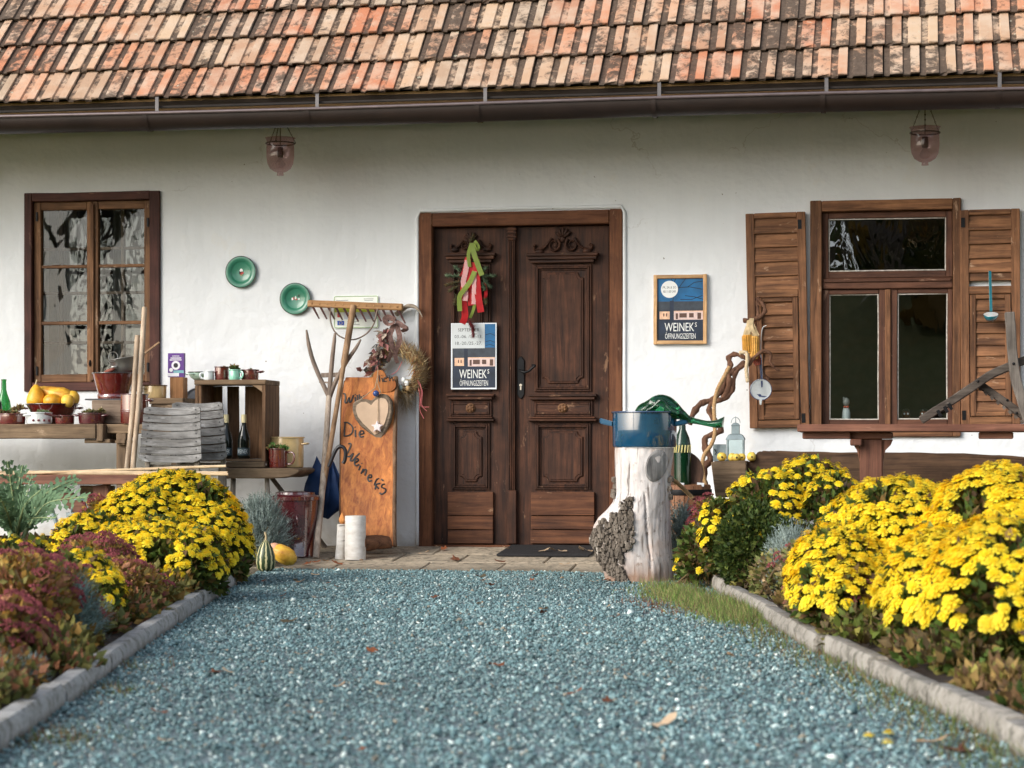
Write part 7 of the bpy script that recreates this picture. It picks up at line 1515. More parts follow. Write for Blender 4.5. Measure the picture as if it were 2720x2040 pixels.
for x, y, r, lab in ((1917, 1212, 0.029, 'yellow quince on the log end left of the lantern'), (1945, 1214, 0.026, 'yellow quince leftmost before the glass lantern'), (1956, 1216, 0.025, 'small yellow quince between two others before the lantern'), (1970, 1214, 0.026, 'yellow quince at the right foot of the lantern'), (1996, 1214, 0.030, 'large lone yellow quince right of the lantern')):
    Y = YL - 0.02 - (0.03 if x == 1956 else 0); p = at(x, y, Y); t = thing('quince', lab, 'fruit', (p.x, Y, ZB), 'quinces on the log end')
    zb = ZB if x < 1985 else ZB; b = MB(); b.lathe([(0.001, 0.004), (r * 0.5, 0.0), (r * 0.9, r * 0.45), (r, r * 0.95), (r * 0.85, r * 1.5), (r * 0.45, r * 1.85), (r * 0.12, r * 1.8), (0.001, r * 1.74)], (p.x, Y, ZB), 18); b.build('fruit', M_APP, t, smooth=80, warp=0.003, wsc=25)
    MB().ball((p.x + r * 0.15, Y - r * 0.97, ZB + r * 0.9), (0.006, 0.003, 0.006), 8, 6).build('calyx', plain('dark_calyx', (0.05, 0.03, 0.02), 0.8), t)
# ---- zinc glass lantern
t = thing('zinc_lantern', 'small square zinc lantern with glass panes on the log end', 'lantern', (X_(1952, YL + 0.05), YL + 0.05, ZB)); Y = YL + 0.05; M_ZN = plain('zinc_patina', (0.27, 0.33, 0.34), 0.55, 0.5, 0.25)
x0, x1 = X_(1931, Y), X_(1977, Y); hw = (x1 - x0) / 2; cx = (x0 + x1) / 2; z0, z1 = ZB, Z_(1952, 1168, Y)
MB().box(cx - hw, cx + hw, Y - hw, Y + hw, z0, z0 + 0.008).build('base', M_ZN, t)
for i, j in ((-1, -1), (1, -1), (1, 1), (-1, 1)): MB().box(cx + i * (hw - 0.004) - 0.003, cx + i * (hw - 0.004) + 0.003, Y + j * (hw - 0.004) - 0.003, Y + j * (hw - 0.004) + 0.003, z0 + 0.008, z1).build('post', M_ZN, t)
G_LAN = pane_mat('lantern_glass', (0.85, 0.93, 0.94), 1.7, 0.05, 5)
for a in range(4):
    M = Matrix.Translation((cx, Y, 0)) @ Matrix.Rotation(a * math.pi / 2, 4, 'Z'); b = MB(); b.add([(-hw + .005, -hw + .004, z0 + .008), (hw - .005, -hw + .004, z0 + .008), (hw - .005, -hw + .004, z1), (-hw + .005, -hw + .004, z1)], [(0, 1, 2, 3)], M); b.build('pane', G_LAN, t)
zr = Z_(1952, 1152, Y); zc = Z_(1952, 1132, Y); k_ = hw * 1.414
b = MB(); b.lathe([(k_ * 1.06, z1 - 0.002), (k_ * 1.06, z1 + 0.006), (k_ * 0.8, zr - 0.008), (k_ * 0.5, zr), (k_ * 0.46, zr), (k_ * 0.44, zc), (k_ * 0.5, zc + 0.004), (k_ * 0.3, zc + 0.018), (0.001, zc + 0.024)], (cx, Y, 0), 4, Matrix.Translation((cx, Y, 0)) @ Matrix.Rotation(math.pi / 4, 4, 'Z') @ Matrix.Translation((-cx, -Y, 0))); b.build('roof', M_ZN, t)
MB().tube([(cx + 0.028 * math.cos(a), Y, zc + 0.02 + 0.035 * math.sin(a)) for a in np.linspace(0, math.pi, 10)], 0.0025, 6).build('handle', M_ZN, t, smooth=60); MB().tube([(cx, Y, zc + 0.02), (cx, Y, zc + 0.06)], 0.003, 6).build('spike', M_ZN, t)
MB().box(X_(1893, Y), X_(1928, Y), Y + 0.02, Y + 0.028, ZB, Z_(1912, 1180, Y)).build('open_door', M_ZN, t)
MB().tube([at(1897, 1192, Y + 0.01), at(1903, 1202, Y + 0.01), at(1899, 1208, Y + 0.01)], 0.003, 6).build('door_hook', M_IRON, t)

# ---- maroon pedestal table, weathered frame on it
Yq = -1.75; TZ = Z_(2400, 1127, Yq)
t = thing('pedestal_table', 'reddish brown wooden pedestal table before the shuttered window', 'table', (X_(2315, Yq), Yq + 0.3, 0.07))
for k in range(3): MB().box(X_(2117, Yq), X_(2117, Yq) + 2.0, Yq + 0.205 * k, Yq + 0.2 + 0.205 * k, Z_(2400, 1147, Yq), TZ).build('top_plank', W_MAR, t, bevel=0.005, cuts=4, warp=0.003)
bx = lambda a, b_, c_, d_, y0, y1, nm, m=W_MARZ: pbox(a, b_, c_, d_, y0, y1).build(nm, m, t, bevel=0.006)
bx(2131, 2260, 1148, 1166, Yq + 0.06, Yq + 0.14, 'bearer', W_MAR); bx(2600, 2692, 1148, 1166, Yq + 0.06, Yq + 0.14, 'bearer', W_MAR)
bx(2252, 2372, 1148, 1166, Yq + 0.10, Yq + 0.22, 'cross_bearer', W_MAR); bx(2258, 2290, 1166, 1184, Yq + 0.05, Yq + 0.12, 'block')
pbox(2284, 2345, 1166, 1500, Yq + 0.12, Yq + 0.22).build('post', W_MARZ, t, bevel=0.008, cuts=3, warp=0.004)
pr = [(2345, 1167), (2372, 1167), (2366, 1182), (2352, 1196), (2347, 1215), (2345, 1230)]; MB().prism([(at(x, y, Yq + .13).x, at(x, y, Yq + .13).z) for x, y in pr], Yq + 0.135, Yq + 0.20).build('brace', W_MARZ, t, bevel=0.004)
pr = [(2284, 1184), (2268, 1184), (2276, 1196), (2281, 1215), (2284, 1230)]; MB().prism([(at(x, y, Yq + .13).x, at(x, y, Yq + .13).z) for x, y in pr], Yq + 0.135, Yq + 0.20).build('brace', W_MARZ, t, bevel=0.004)
MB().box(X_(2200, Yq), X_(2430, Yq), Yq + 0.10, Yq + 0.26, 0.05, 0.12).build('foot', W_MARZ, t, bevel=0.01)
zw = lambda x, y, Y: at(1960 + x / 2.242, 500 + y / 2.242, Y)
W_WG = wood('weathered_frame_wood', (0.055, 0.043, 0.035), (0.14, 0.115, 0.095), 'x', 1.3, 0.9, (0.30, 0.27, 0.24), 0.3); W_WGZ = wood('weathered_frame_wood_z', (0.10, 0.083, 0.070), (0.24, 0.21, 0.18), 'z', 1.3, 0.9)
t = thing('wooden_yoke', 'weathered grey timber yoke frame propped on the pedestal table', 'yoke', (zw(1500, 1400, Yq + 0.2).x, Yq + 0.2, TZ)); Yk = Yq + 0.14
def plate(ptsl, wpx, Y, th, mat, nm):
    P_ = smooth_path([zw(x, y, Y) for x, y in ptsl], 5); b = MB(); m = len(P_); hw = wpx / 2.242 / 2 * mpp(2600, Y)
    for i, p in enumerate(P_):
        d_ = (P_[min(i + 1, m - 1)] - P_[max(i - 1, 0)]).normalized(); q = d_.cross(Vector((0, 1, 0))).normalized() * hw
        b.v += [p + q, p - q, p - q + Vector((0, th, 0)), p + q + Vector((0, th, 0))]
    for i in range(m - 1):
        for j in range(4): b.f.append((4 * i + j, 4 * i + (j + 1) % 4, 4 * i + 4 + (j + 1) % 4, 4 * i + 4 + j))
    b.f += [(0, 1, 2, 3), tuple(4 * (m - 1) + j for j in (3, 2, 1, 0))]; return b.build(nm, mat, t, bevel=0.005, cuts=1, warp=0.004, wsc=8)
plate([(1090, 1382), (1200, 1310), (1350, 1215), (1460, 1140), (1560, 1085), (1700, 1030), (1850, 1000)], 50, Yk, 0.06, W_WG, 'curved_beam')
plate([(1620, 735), (1632, 900), (1650, 1100), (1690, 1250), (1730, 1390)], 58, Yk - 0.07, 0.05, W_WGZ, 'upright')
plate([(1440, 1165), (1550, 1245), (1640, 1310), (1730, 1380)], 46, Yk + 0.07, 0.05, W_WG, 'brace'); plate([(1730, 1000), (1745, 1200), (1755, 1392)], 50, Yk + 0.01, 0.05, W_WGZ, 'upright')
for x, y in ((1200, 1345), (1240, 1322), (1265, 1305)): MB().beam(zw(x - 12, y - 22, Yk - 0.004), zw(x + 10, y + 14, Yk - 0.004), 0.018, 0.03).build('iron_strap', M_IRON, t)
for k in range(8): f = k / 7; MB().beam(zw(1435 + 250 * f, 1185 + 195 * f, Yk + 0.062), zw(1449 + 250 * f, 1203 + 195 * f, Yk + 0.062), 0.016, 0.012).build('tooth', W_WG, t)
for x, y, Y in ((1605, 1262, Yk + 0.068), (1660, 1340, Yk + 0.068), (1642, 1045, Yk - 0.072), (1430, 1150, Yk - 0.002)): MB().ball(zw(x, y, Y), (0.008, 0.005, 0.008), 8, 6).build('bolt', M_IRON, t, smooth=60)
# turquoise ladle on the right shutter
E_TQ = enamel('turquoise_enamel', (0.006, 0.15, 0.20), None, 0.2); Y = -0.10
t = thing('enamel_ladle', 'turquoise enamel ladle hanging on the right shutter', 'ladle', zw(1507, 790, Y)); a, b_ = zw(1501, 492, Y), zw(1508, 735, Y)
MB().beam(a, b_, 0.018, 0.006).build('handle', E_TQ, t, bevel=0.002); c = zw(1507, 752, Y - 0.05); r = 0.047
MB().lathe([(0.001, -0.045), (r * 0.6, -0.038), (r * 0.9, -0.018), (r, 0.0), (r * 0.97, 0.002), (r * 0.97, 0.0)], (0, 0, 0), 28, Matrix.Translation(c) @ Matrix.Rotation(rad(22), 4, 'X')).build('bowl', E_TQ, t, smooth=60)
MB().lathe([(r * 0.97, 0.001), (r * 0.86, -0.015), (r * 0.55, -0.034), (0.001, -0.04)], (0, 0, 0), 28, Matrix.Translation(c) @ Matrix.Rotation(rad(22), 4, 'X')).build('inner_bowl', E_WHITE, t, smooth=60)
# figurines behind the panes
SZW = RZ0 + 0.056
def fig(label, x, parts, cat='figurine'):
    c = zw(x, 1380, 0.14); t = thing('figurine', label, cat, (c.x, 0.14, SZW), 'figurines on the window sill')
    for nm, off, r, col_ in parts: MB().ball((c.x + off[0], 0.14 + off[1], SZW + off[2]), r, 14, 10).build(nm, plain('fig_%s_%d%d%d' % (nm, *[int(v * 50) for v in col_]), col_, 0.3), t, smooth=60)
WH, GR, RD, BRN, BK, PK_ = (0.62, 0.72, 0.76), (0.30, 0.32, 0.32), (0.55, 0.10, 0.05), (0.10, 0.035, 0.018), (0.01, 0.01, 0.01), (0.55, 0.3, 0.2)
fig('slim white figurine with grey head and red bow tie behind the glass', 645, [('body', (0, 0, 0.075), (0.027, 0.025, 0.078), WH), ('head', (0, -0.004, 0.17), (0.022, 0.022, 0.028), GR), ('bow', (-0.008, -0.024, 0.138), (0.010, 0.005, 0.007), RD), ('bow', (0.009, -0.024, 0.138), (0.010, 0.005, 0.007), RD), ('ear', (-0.016, 0, 0.192), (0.007, 0.006, 0.012), GR), ('foot', (-0.02, -0.02, 0.01), (0.012, 0.016, 0.01), WH)])
for x, lab in ((1002, 'round brown mole figurine with dark hat behind the right pane'), (1108, 'round brown mole figurine half hidden by the timber yoke')):
    fig(lab, x, [('body', (0, 0, 0.04), (0.036, 0.032, 0.042), BRN), ('head', (0, -0.006, 0.085), (0.027, 0.026, 0.027), BRN), ('hat', (0, 0, 0.113), (0.024, 0.024, 0.013), BK), ('eye', (-0.011, -0.028, 0.092), (0.006, 0.004, 0.007), WH), ('eye', (0.011, -0.028, 0.092), (0.006, 0.004, 0.007), WH), ('belly', (0, -0.022, 0.035), (0.022, 0.014, 0.026), PK_)])

# ================================================================ PLANTS
M_LEAF = vcol('bush_leaf', 0.65, 0.2, 0.25)
M_CHRY = leafmat('yellow_petal', (0.96, 0.79, 0.05), 0.6, 0.32, 0.16, 3, (0.93, 0.64, 0.012))
def flower_mesh(seed):
    rr = random.Random(seed); b = MB()
    for n, r0, r1, z0, z1, wd in ((9, 0.15, 1.0, 0.10, -0.12, 0.42), (8, 0.1, 0.82, 0.22, 0.20, 0.36), (6, 0.05, 0.52, 0.34, 0.42, 0.30)):
        ph = rr.uniform(0, 6)
        for k in range(n):
            a = ph + 2 * math.pi * k / n + rr.uniform(-.12, .12); ca, sa = math.cos(a), math.sin(a); q = r1 * rr.uniform(0.85, 1.08); zz = z1 + rr.uniform(-0.08, 0.08); m = len(b.v)
            b.v += [(ca * r0 + sa * wd * .3, sa * r0 - ca * wd * .3, z0), (ca * r0 - sa * wd * .3, sa * r0 + ca * wd * .3, z0), (ca * q - sa * wd * .62, sa * q + ca * wd * .62, zz), (ca * q * 1.1, sa * q * 1.1, zz - 0.03), (ca * q + sa * wd * .62, sa * q - ca * wd * .62, zz)]
            b.f.append((m, m + 1, m + 2, m + 3, m + 4))
    m = len(b.v); b.v += [(0.28 * math.cos(k * 1.05), 0.28 * math.sin(k * 1.05), 0.46) for k in range(6)]; b.f.append(tuple(range(m, m + 6)))
    return b.mesh('flower', M_CHRY, smooth=60)
FLM = [flower_mesh(s) for s in range(5)]
def lobes_surface(lobes, n, zmin=0.05, keep=0.97):
    """points and normals on the union surface of ellipsoids (c, r)"""
    P, N = [], []; A = np.array([l[1][0] * l[1][1] + l[1][1] * l[1][2] for l in lobes]); idx = NR.choice(len(lobes), n, p=A / A.sum())
    d = NR.normal(0, 1, (n, 3)); d[:, 2] = np.where(d[:, 2] < 0, d[:, 2] * 0.8, d[:, 2]); d /= np.linalg.norm(d, axis=1, keepdims=True)
    C = np.array([l[0] for l in lobes]); Rr = np.array([l[1] for l in lobes]); p = C[idx] + d * Rr[idx]; nn = d / Rr[idx]; nn /= np.linalg.norm(nn, axis=1, keepdims=True)
    ok = p[:, 2] > zmin
    for j in range(len(lobes)):
        inside_ = (((p - C[j]) / Rr[j]) ** 2).sum(1) < keep; inside_ &= idx != j; ok &= ~inside_
    return p[ok], nn[ok]
def foliage(name, parent, lobes, n, size, cols, wts=None, mat=None, deep=0.35, upb=0.4, asp=1.0, zmin=0.04):
    p, nn = lobes_surface(lobes, n * 2, zmin); p, nn = p[:n], nn[:n]; n = len(p)
    C = np.array([l[0] for l in lobes]).mean(0)
    p = p - nn * (NR.random((n, 1)) ** 1.5 * deep * np.mean([l[1] for l in lobes])); p[:, 2] = np.maximum(p[:, 2], 0.03)
    D = nn + NR.normal(0, 0.6, (n, 3)); D[:, 2] += upb; S = size * NR.uniform(0.6, 1.25, n)
    return stuff(scatter(name, LEAF_V, LEAF_F, rotmats(n, D), np.stack([S * asp, S, S], 1), p, pal(n, cols, wts, 0.25), mat or M_LEAF, parent, jit=0.15))
def stems(parent, lobes, base, n, r=0.004, col_=(0.16, 0.11, 0.05)):
    b = MB(); p, nn = lobes_surface(lobes, n * 3, 0.1)
    for q in p[:n]:
        a = Vector((base[0] + R.uniform(-.12, .12), base[1] + R.uniform(-.12, .12), 0.03)); e = Vector(q); m = (a + e) / 2 + Vector((R.uniform(-.03, .03), R.uniform(-.03, .03), 0.03)); b.tube([a, m, e], [r, r * 0.8, r * 0.5], 5)
    return stuff(b.build('stems', plain('stem_brown', col_, 0.8, 0, 0.2), parent, smooth=60))
def flowers(parent, p, nn, size, nmax=300, name='flower', meshes=FLM, mind=0.75, clump=0.0, csc=6.0, up=0.6, off=0.02, seed=3, face=None):
    chosen = []; grid = {}; cell = size * 2
    for q, n_ in zip(p, nn):
        if clump and noise.noise(Vector(q) * csc + Vector((seed, 0, 0))) < clump: continue
        key = tuple((q // cell).astype(int)); ok = True
        for dx in (-1, 0, 1):
            for dy in (-1, 0, 1):
                for dz in (-1, 0, 1):
                    for r in grid.get((key[0] + dx, key[1] + dy, key[2] + dz), ()):
                        if np.linalg.norm(r - q) < size * 2 * mind: ok = False
        if not ok: continue
        grid.setdefault(key, []).append(q); chosen.append((q, n_))
    # nearest / most visible first
    chosen.sort(key=lambda c: -(np.dot(c[1], np.array([0.15, -0.75, 0.6])) + R.uniform(0, 0.25)))
    rest = []
    for i, (q, n_) in enumerate(chosen):
        d_ = Vector(n_) + Vector((R.uniform(-.3, .3), R.uniform(-.3, .3), up + R.uniform(-.2, .3))); d_.normalize(); s = size * R.uniform(0.72, 1.18)
        M = Matrix.Translation(Vector(q) + Vector(n_) * off * R.uniform(0.3, 1.6)) @ d_.to_track_quat('Z', 'Y').to_matrix().to_4x4() @ Matrix.Rotation(R.uniform(0, 6.28), 4, 'Z') @ Matrix.Diagonal((s, s, s * R.uniform(0.8, 1.3), 1))
        if i < nmax:
            o = bpy.data.objects.new(name, meshes[R.randrange(len(meshes))]); col.objects.link(o); o.matrix_local = M; o.parent = parent; o.matrix_parent_inverse = world_of(parent).inverted()
        elif i < nmax + 900: rest.append(M)
    if rest:
        b = MB()
        for M in rest: me = meshes[R.randrange(len(meshes))]; b.add([v.co for v in me.vertices], [tuple(f.vertices) for f in me.polygons], M)
        stuff(b.build('far_side_' + name + 's', meshes[0].materials[0], parent, smooth=60))
    return len(chosen)
CH_LEAF = [(0.055, 0.095, 0.018), (0.085, 0.12, 0.02), (0.12, 0.13, 0.025), (0.16, 0.10, 0.03), (0.10, 0.06, 0.03)]
def chrysanthemum(label, lobes, leaves, fsize, clump, seed, nsamp=6000, low=None, fz=0.12, mind=0.72):
    c0 = lobes[0][0]; t = thing('chrysanthemum_bush', label, 'flowers', (c0[0], c0[1], 0.04), 'yellow chrysanthemums')
    foliage('foliage', t, lobes, leaves, 0.042, CH_LEAF, [4, 5, 3, 2, 1.5]); stems(t, lobes, c0, 60)
    p, nn = lobes_surface(lobes, nsamp, fz); k = np.arange(len(p))
    # flowers sit on top and on the light side, thinning out towards the ground
    h = np.max([l[0][2] + l[1][2] for l in lobes]); pr = np.clip((p[:, 2] - fz) / (0.30 * h), 0, 1) * np.clip(0.35 + nn[:, 2] + 0.35 * (-nn[:, 1]), 0.0, 1); ok = NR.random(len(p)) < pr
    return t, flowers(t, p[ok], nn[ok], fsize, 300, clump=clump, seed=seed, mind=mind)
def P3(px, py, dep):                                               # point at a photo pixel and a distance along the view
    d = ray(px, py); return CAM + d * dep
def lobe(px, pytop, dep, rpx, ry, zc_f=0.45):
    """ellipsoid whose top is at pytop, half width rpx photo pixels, at distance dep"""
    top = P3(px, pytop, dep); rx = rpx * dep / FPX; z1 = top.z; zc = z1 * zc_f; return ((top.x, top.y, zc), (rx, ry, z1 - zc))
# left, dome and lower front tier
r1 = chrysanthemum('big domed yellow chrysanthemum bush left of the path, in front of the chairs', [lobe(462, 1262, 12.1, 180, 0.42), lobe(565, 1345, 11.9, 92, 0.32), lobe(380, 1300, 11.8, 130, 0.34)], 9000, 0.027, -0.28, 1, 16000, mind=0.58)
r2 = chrysanthemum('low spreading yellow chrysanthemum in front of the big left dome', [lobe(400, 1385, 10.7, 185, 0.36), lobe(250, 1372, 10.9, 110, 0.32), lobe(520, 1410, 10.6, 70, 0.28)], 7000, 0.026, -0.2, 2, 13000, mind=0.58)
r3 = chrysanthemum('sparse yellow chrysanthemum sprigs among the sedum at the left', [lobe(215, 1470, 8.9, 75, 0.22), lobe(270, 1530, 8.7, 50, 0.18)], 1800, 0.024, 0.02, 5, 3000)
r4 = chrysanthemum('small yellow blooms at the far left edge of the bed', [lobe(30, 1440, 9.6, 70, 0.2), lobe(95, 1435, 9.8, 40, 0.15)], 900, 0.018, 0.05, 6, 1200)
# right: far loose bush, near big masses
r5 = chrysanthemum('loose yellow chrysanthemum bush in front of the log bench', [lobe(2150, 1222, 11.6, 120, 0.32, 0.55), lobe(2040, 1255, 11.4, 110, 0.28, 0.6), lobe(2220, 1262, 11.2, 90, 0.26, 0.55)], 5000, 0.026, -0.05, 3, 7000, fz=0.25)
r6 = chrysanthemum('few yellow chrysanthemum stems beside the stump', [lobe(1860, 1395, 11.7, 55, 0.18, 0.5), lobe(1905, 1330, 11.4, 45, 0.14, 0.6), lobe(1840, 1480, 11.9, 40, 0.14, 0.5)], 2200, 0.026, 0.1, 8, 2400, fz=0.08)
r7 = chrysanthemum('largest yellow chrysanthemum mass at the right of the path', [lobe(2390, 1285, 8.9, 215, 0.42, 0.5), lobe(2255, 1400, 8.7, 150, 0.36, 0.5), lobe(2235, 1470, 8.5, 115, 0.3, 0.5)], 9000, 0.029, -0.34, 4, 20000, mind=0.55)
r8 = chrysanthemum('yellow chrysanthemum mass cut by the right edge of the photo', [lobe(2660, 1255, 8.3, 210, 0.42, 0.5), lobe(2500, 1420, 7.6, 150, 0.34, 0.5), lobe(2670, 1390, 7.1, 200, 0.38, 0.5)], 9000, 0.029, -0.32, 7, 20000, mind=0.55)
print('FLOWERS', [q[1] for q in (r1, r2, r3, r4, r5, r6, r7, r8)])

# ---- boxwood, grey santolina, sedum
def shrub(name, label, lobes, n, size, cols, cat='shrub', group=None, mat=None, deep=0.4, asp=1.0, upb=0.4):
    c0 = lobes[0][0]; t = thing(name, label, cat, (c0[0], c0[1], 0.03), group); foliage('foliage', t, lobes, n, size, cols, None, mat, deep, upb, asp); stems(t, lobes, c0, 30, 0.004); return t
shrub('box_shrub', 'dark green clipped box shrub between the right chrysanthemums', [lobe(2000, 1335, 11.0, 95, 0.22, 0.5), lobe(2060, 1370, 10.9, 70, 0.2, 0.5)], 9000, 0.026, [(0.03, 0.055, 0.010), (0.05, 0.08, 0.014), (0.09, 0.115, 0.02)])
shrub('box_shrub', 'small dark box shrub low under the nearest right flowers', [lobe(2420, 1620, 8.2, 75, 0.18, 0.5)], 3000, 0.024, [(0.018, 0.045, 0.010), (0.03, 0.07, 0.014)])
M_SANT = vcol('grey_foliage', 0.85, 0.1, 0.15)
def santolina(label, px, pytop, dep, rpx, ry, n=2600, ln=0.06, cols=((0.24, 0.30, 0.27), (0.33, 0.40, 0.36), (0.17, 0.22, 0.19)), wid=0.006):
    l = [lobe(px, pytop, dep, rpx, ry, 0.4)]; c0 = l[0][0]; t = thing('santolina_bush', label, 'shrub', (c0[0], c0[1], 0.03), 'grey santolina')
    p, nn = lobes_surface(l, n * 2, 0.03); p, nn = p[:n], nn[:n]; m = len(p); p = p - nn * NR.random((m, 1)) ** 1.2 * 0.14; p[:, 2] = np.maximum(p[:, 2], 0.02)
    # each shoot: a spike with finer side spikes
    D = nn * 0.8 + NR.normal(0, 0.3, (m, 3)); D[:, 2] += 0.7; S = ln * NR.uniform(0.6, 1.3, m); cl = pal(m, cols, None, 0.18)
    stuff(scatter('shoots', SPK_V, SPK_F, rotmats(m, D), np.stack([np.full(m, wid), np.full(m, wid), S], 1), p, cl, M_SANT, t))
    k = 5; pp = np.repeat(p, k, 0); DD = np.repeat(D / np.linalg.norm(D, axis=1, keepdims=True), k, 0); f = NR.random((m * k, 1)); pp = pp + DD * np.repeat(S, k)[:, None] * f; D2 = DD + NR.normal(0, 0.7, (m * k, 3))
    stuff(scatter('needles', SPK_V, SPK_F, rotmats(m * k, D2), np.stack([np.full(m * k, wid * .7), np.full(m * k, wid * .7), np.repeat(S, k) * 0.35], 1), pp, np.repeat(cl, k, 0), M_SANT, t))
    stems(t, l, c0, 25, 0.004, (0.20, 0.19, 0.16)); return t
santolina('grey santolina bush before the plum bin, behind the gourds', 692, 1325, 13.62, 72, 0.2, 2600)
santolina('grey green lavender clump behind the left kerb in the foreground', 165, 1560, 7.9, 72, 0.18, 3000, 0.07, ((0.17, 0.25, 0.22), (0.25, 0.33, 0.30), (0.13, 0.17, 0.13)))
santolina('pale grey lavender clump beside the left kerb, right of another', 238, 1625, 8.35, 48, 0.15, 1800, 0.05, ((0.26, 0.29, 0.29), (0.34, 0.38, 0.38)))
santolina('grey santolina at the lower left corner of the photo', 18, 1770, 6.55, 70, 0.16, 1800, 0.05, ((0.20, 0.26, 0.23), (0.32, 0.38, 0.36), (0.10, 0.17, 0.05)))
santolina('grey santolina low beside the stump', 1815, 1352, 12.6, 50, 0.15, 1600)
santolina('grey santolina between red sedum heads right of the path', 2110, 1412, 10.3, 70, 0.2, 2200)
santolina('grey santolina at the lower right corner of the photo', 2715, 1855, 6.5, 45, 0.14, 1300, 0.05, ((0.22, 0.29, 0.27), (0.36, 0.43, 0.42)))

def sedum_head(seed):
    rr = random.Random(seed); b = MB()
    for k in range(42):
        a = rr.uniform(0, 6.28); q = math.sqrt(rr.random()); s = rr.uniform(0.12, 0.2); c = Vector((q * math.cos(a), q * math.sin(a), 0.32 * (1 - q * q) + rr.uniform(-.06, .06)))
        m = len(b.v); b.v += [c + Vector((s, 0, 0)), c + Vector((-s, 0, 0)), c + Vector((0, s, 0)), c + Vector((0, -s, 0)), c + Vector((0, 0, s * 1.2))]; b.f += [(m, m + 2, m + 4), (m + 2, m + 1, m + 4), (m + 1, m + 3, m + 4), (m + 3, m, m + 4)]
    for k in range(5):
        a = k * 1.256 + rr.random(); m = len(b.v); b.v += [(0.05, 0, -0.7), (-0.05, 0, -0.7), (0.6 * math.cos(a), 0.6 * math.sin(a), 0.1)]; b.f.append((m, m + 1, m + 2))
    return b.mesh('flower_head', M_SED)
M_SED = leafmat('sedum_maroon', (0.225, 0.055, 0.06), 0.85, 0.05, 0.4, 5)
SDM = [sedum_head(s) for s in range(4)]
def sedum(label, lobes, fs, leaves=1600, seed=1, cols=((0.40, 0.23, 0.05), (0.46, 0.32, 0.09), (0.22, 0.20, 0.06), (0.36, 0.17, 0.09)), mind=0.6, ns=900, clump=0.0):
    c0 = lobes[0][0]; t = thing('sedum_plant', label, 'sedum', (c0[0], c0[1], 0.03), 'red sedum plants'); foliage('foliage', t, lobes, int(leaves * 1.8), 0.034, cols, None, None, 0.7, 0.3); stems(t, lobes, c0, 50, 0.005, (0.26, 0.16, 0.08))
    p, nn = lobes_surface(lobes, ns, 0.10); ok = NR.random(len(p)) < np.clip(nn[:, 2] * 1.2 + 0.2, 0, 1); flowers(t, p[ok], nn[ok], fs, 300, 'flower_head', SDM, mind, clump, 7, 1.4, 0.02, seed); return t
sedum('maroon sedum with amber leaves filling the left foreground', [lobe(60, 1470, 7.6, 120, 0.24, 0.55), lobe(150, 1500, 8.0, 90, 0.22, 0.55)], 0.032, 3600, 1, mind=0.8, clump=-0.12)
sedum('maroon sedum at the left edge behind the corner santolina', [lobe(20, 1600, 6.9, 80, 0.2, 0.55)], 0.034, 1500, 2)
sedum('maroon sedum tucked between the left kerb and the low yellow bush', [lobe(310, 1490, 9.5, 105, 0.24, 0.55), lobe(370, 1520, 9.6, 60, 0.18, 0.55)], 0.028, 2600, 3, mind=0.8, clump=-0.1)
sedum('maroon sedum strip in front of the low yellow bush', [lobe(250, 1430, 9.9, 95, 0.22, 0.6)], 0.032, 1500, 4)
sedum('rusty sedum head cluster beside the maroon bench', [lobe(258, 1322, 11.9, 28, 0.10, 0.75)], 0.036, 250, 5)
sedum('rosy sedum by the right kerb among pale leaves', [lobe(2075, 1465, 10.3, 78, 0.2, 0.5), lobe(2130, 1440, 10.1, 60, 0.18, 0.55)], 0.030, 1500, 6, ((0.34, 0.28, 0.10), (0.40, 0.28, 0.16), (0.22, 0.24, 0.08), (0.16, 0.18, 0.05)), 1.1, 500, 0.05)
sedum('dark red sedum drooping below the largest yellow mass', [lobe(2140, 1545, 9.6, 45, 0.14, 0.5), lobe(2290, 1545, 8.35, 45, 0.12, 0.6)], 0.034, 700, 7, ((0.24, 0.10, 0.06), (0.20, 0.16, 0.05)), 0.8, 300)
sedum('dark red sedum behind the stump by the barrel', [lobe(1880, 1325, 12.3, 40, 0.14, 0.6)], 0.036, 400, 8)
# leafy filler plants along the right kerb
def filler(label, px, py, dep, rpx, n, cols, size=0.05):
    l = [lobe(px, py, dep, rpx, 0.15, 0.4)]; t = thing('leafy_plant', label, 'plant', (l[0][0][0], l[0][0][1], 0.03), 'leafy plants in the beds'); foliage('foliage', t, l, n, size, cols, None, None, 0.8, 0.5); stems(t, l, l[0][0], 20); return t
GRN = [(0.07, 0.12, 0.02), (0.13, 0.17, 0.03), (0.24, 0.22, 0.05), (0.10, 0.07, 0.03)]
filler('yellow green leafy plant under the largest right flowers', 2215, 1600, 9.1, 65, 600, GRN); filler('pale green leafy plant trailing over the right kerb', 2365, 1680, 8.2, 50, 400, GRN); filler('brown green leafy plant low at the right edge', 2610, 1690, 6.9, 110, 1600, GRN)
filler('green leafy plant low against the middle of the left kerb', 350, 1625, 9.0, 60, 600, [(0.14, 0.12, 0.03), (0.24, 0.17, 0.04), (0.10, 0.10, 0.03)]); filler('green leafy plant under the dome near the gourds', 575, 1470, 11.9, 70, 800, CH_LEAF[:4])
ORD = ['first', 'second', 'third', 'fourth', 'fifth', 'sixth', 'seventh', 'eighth', 'ninth', 'tenth', 'eleventh', 'twelfth', 'thirteenth', 'fourteenth']
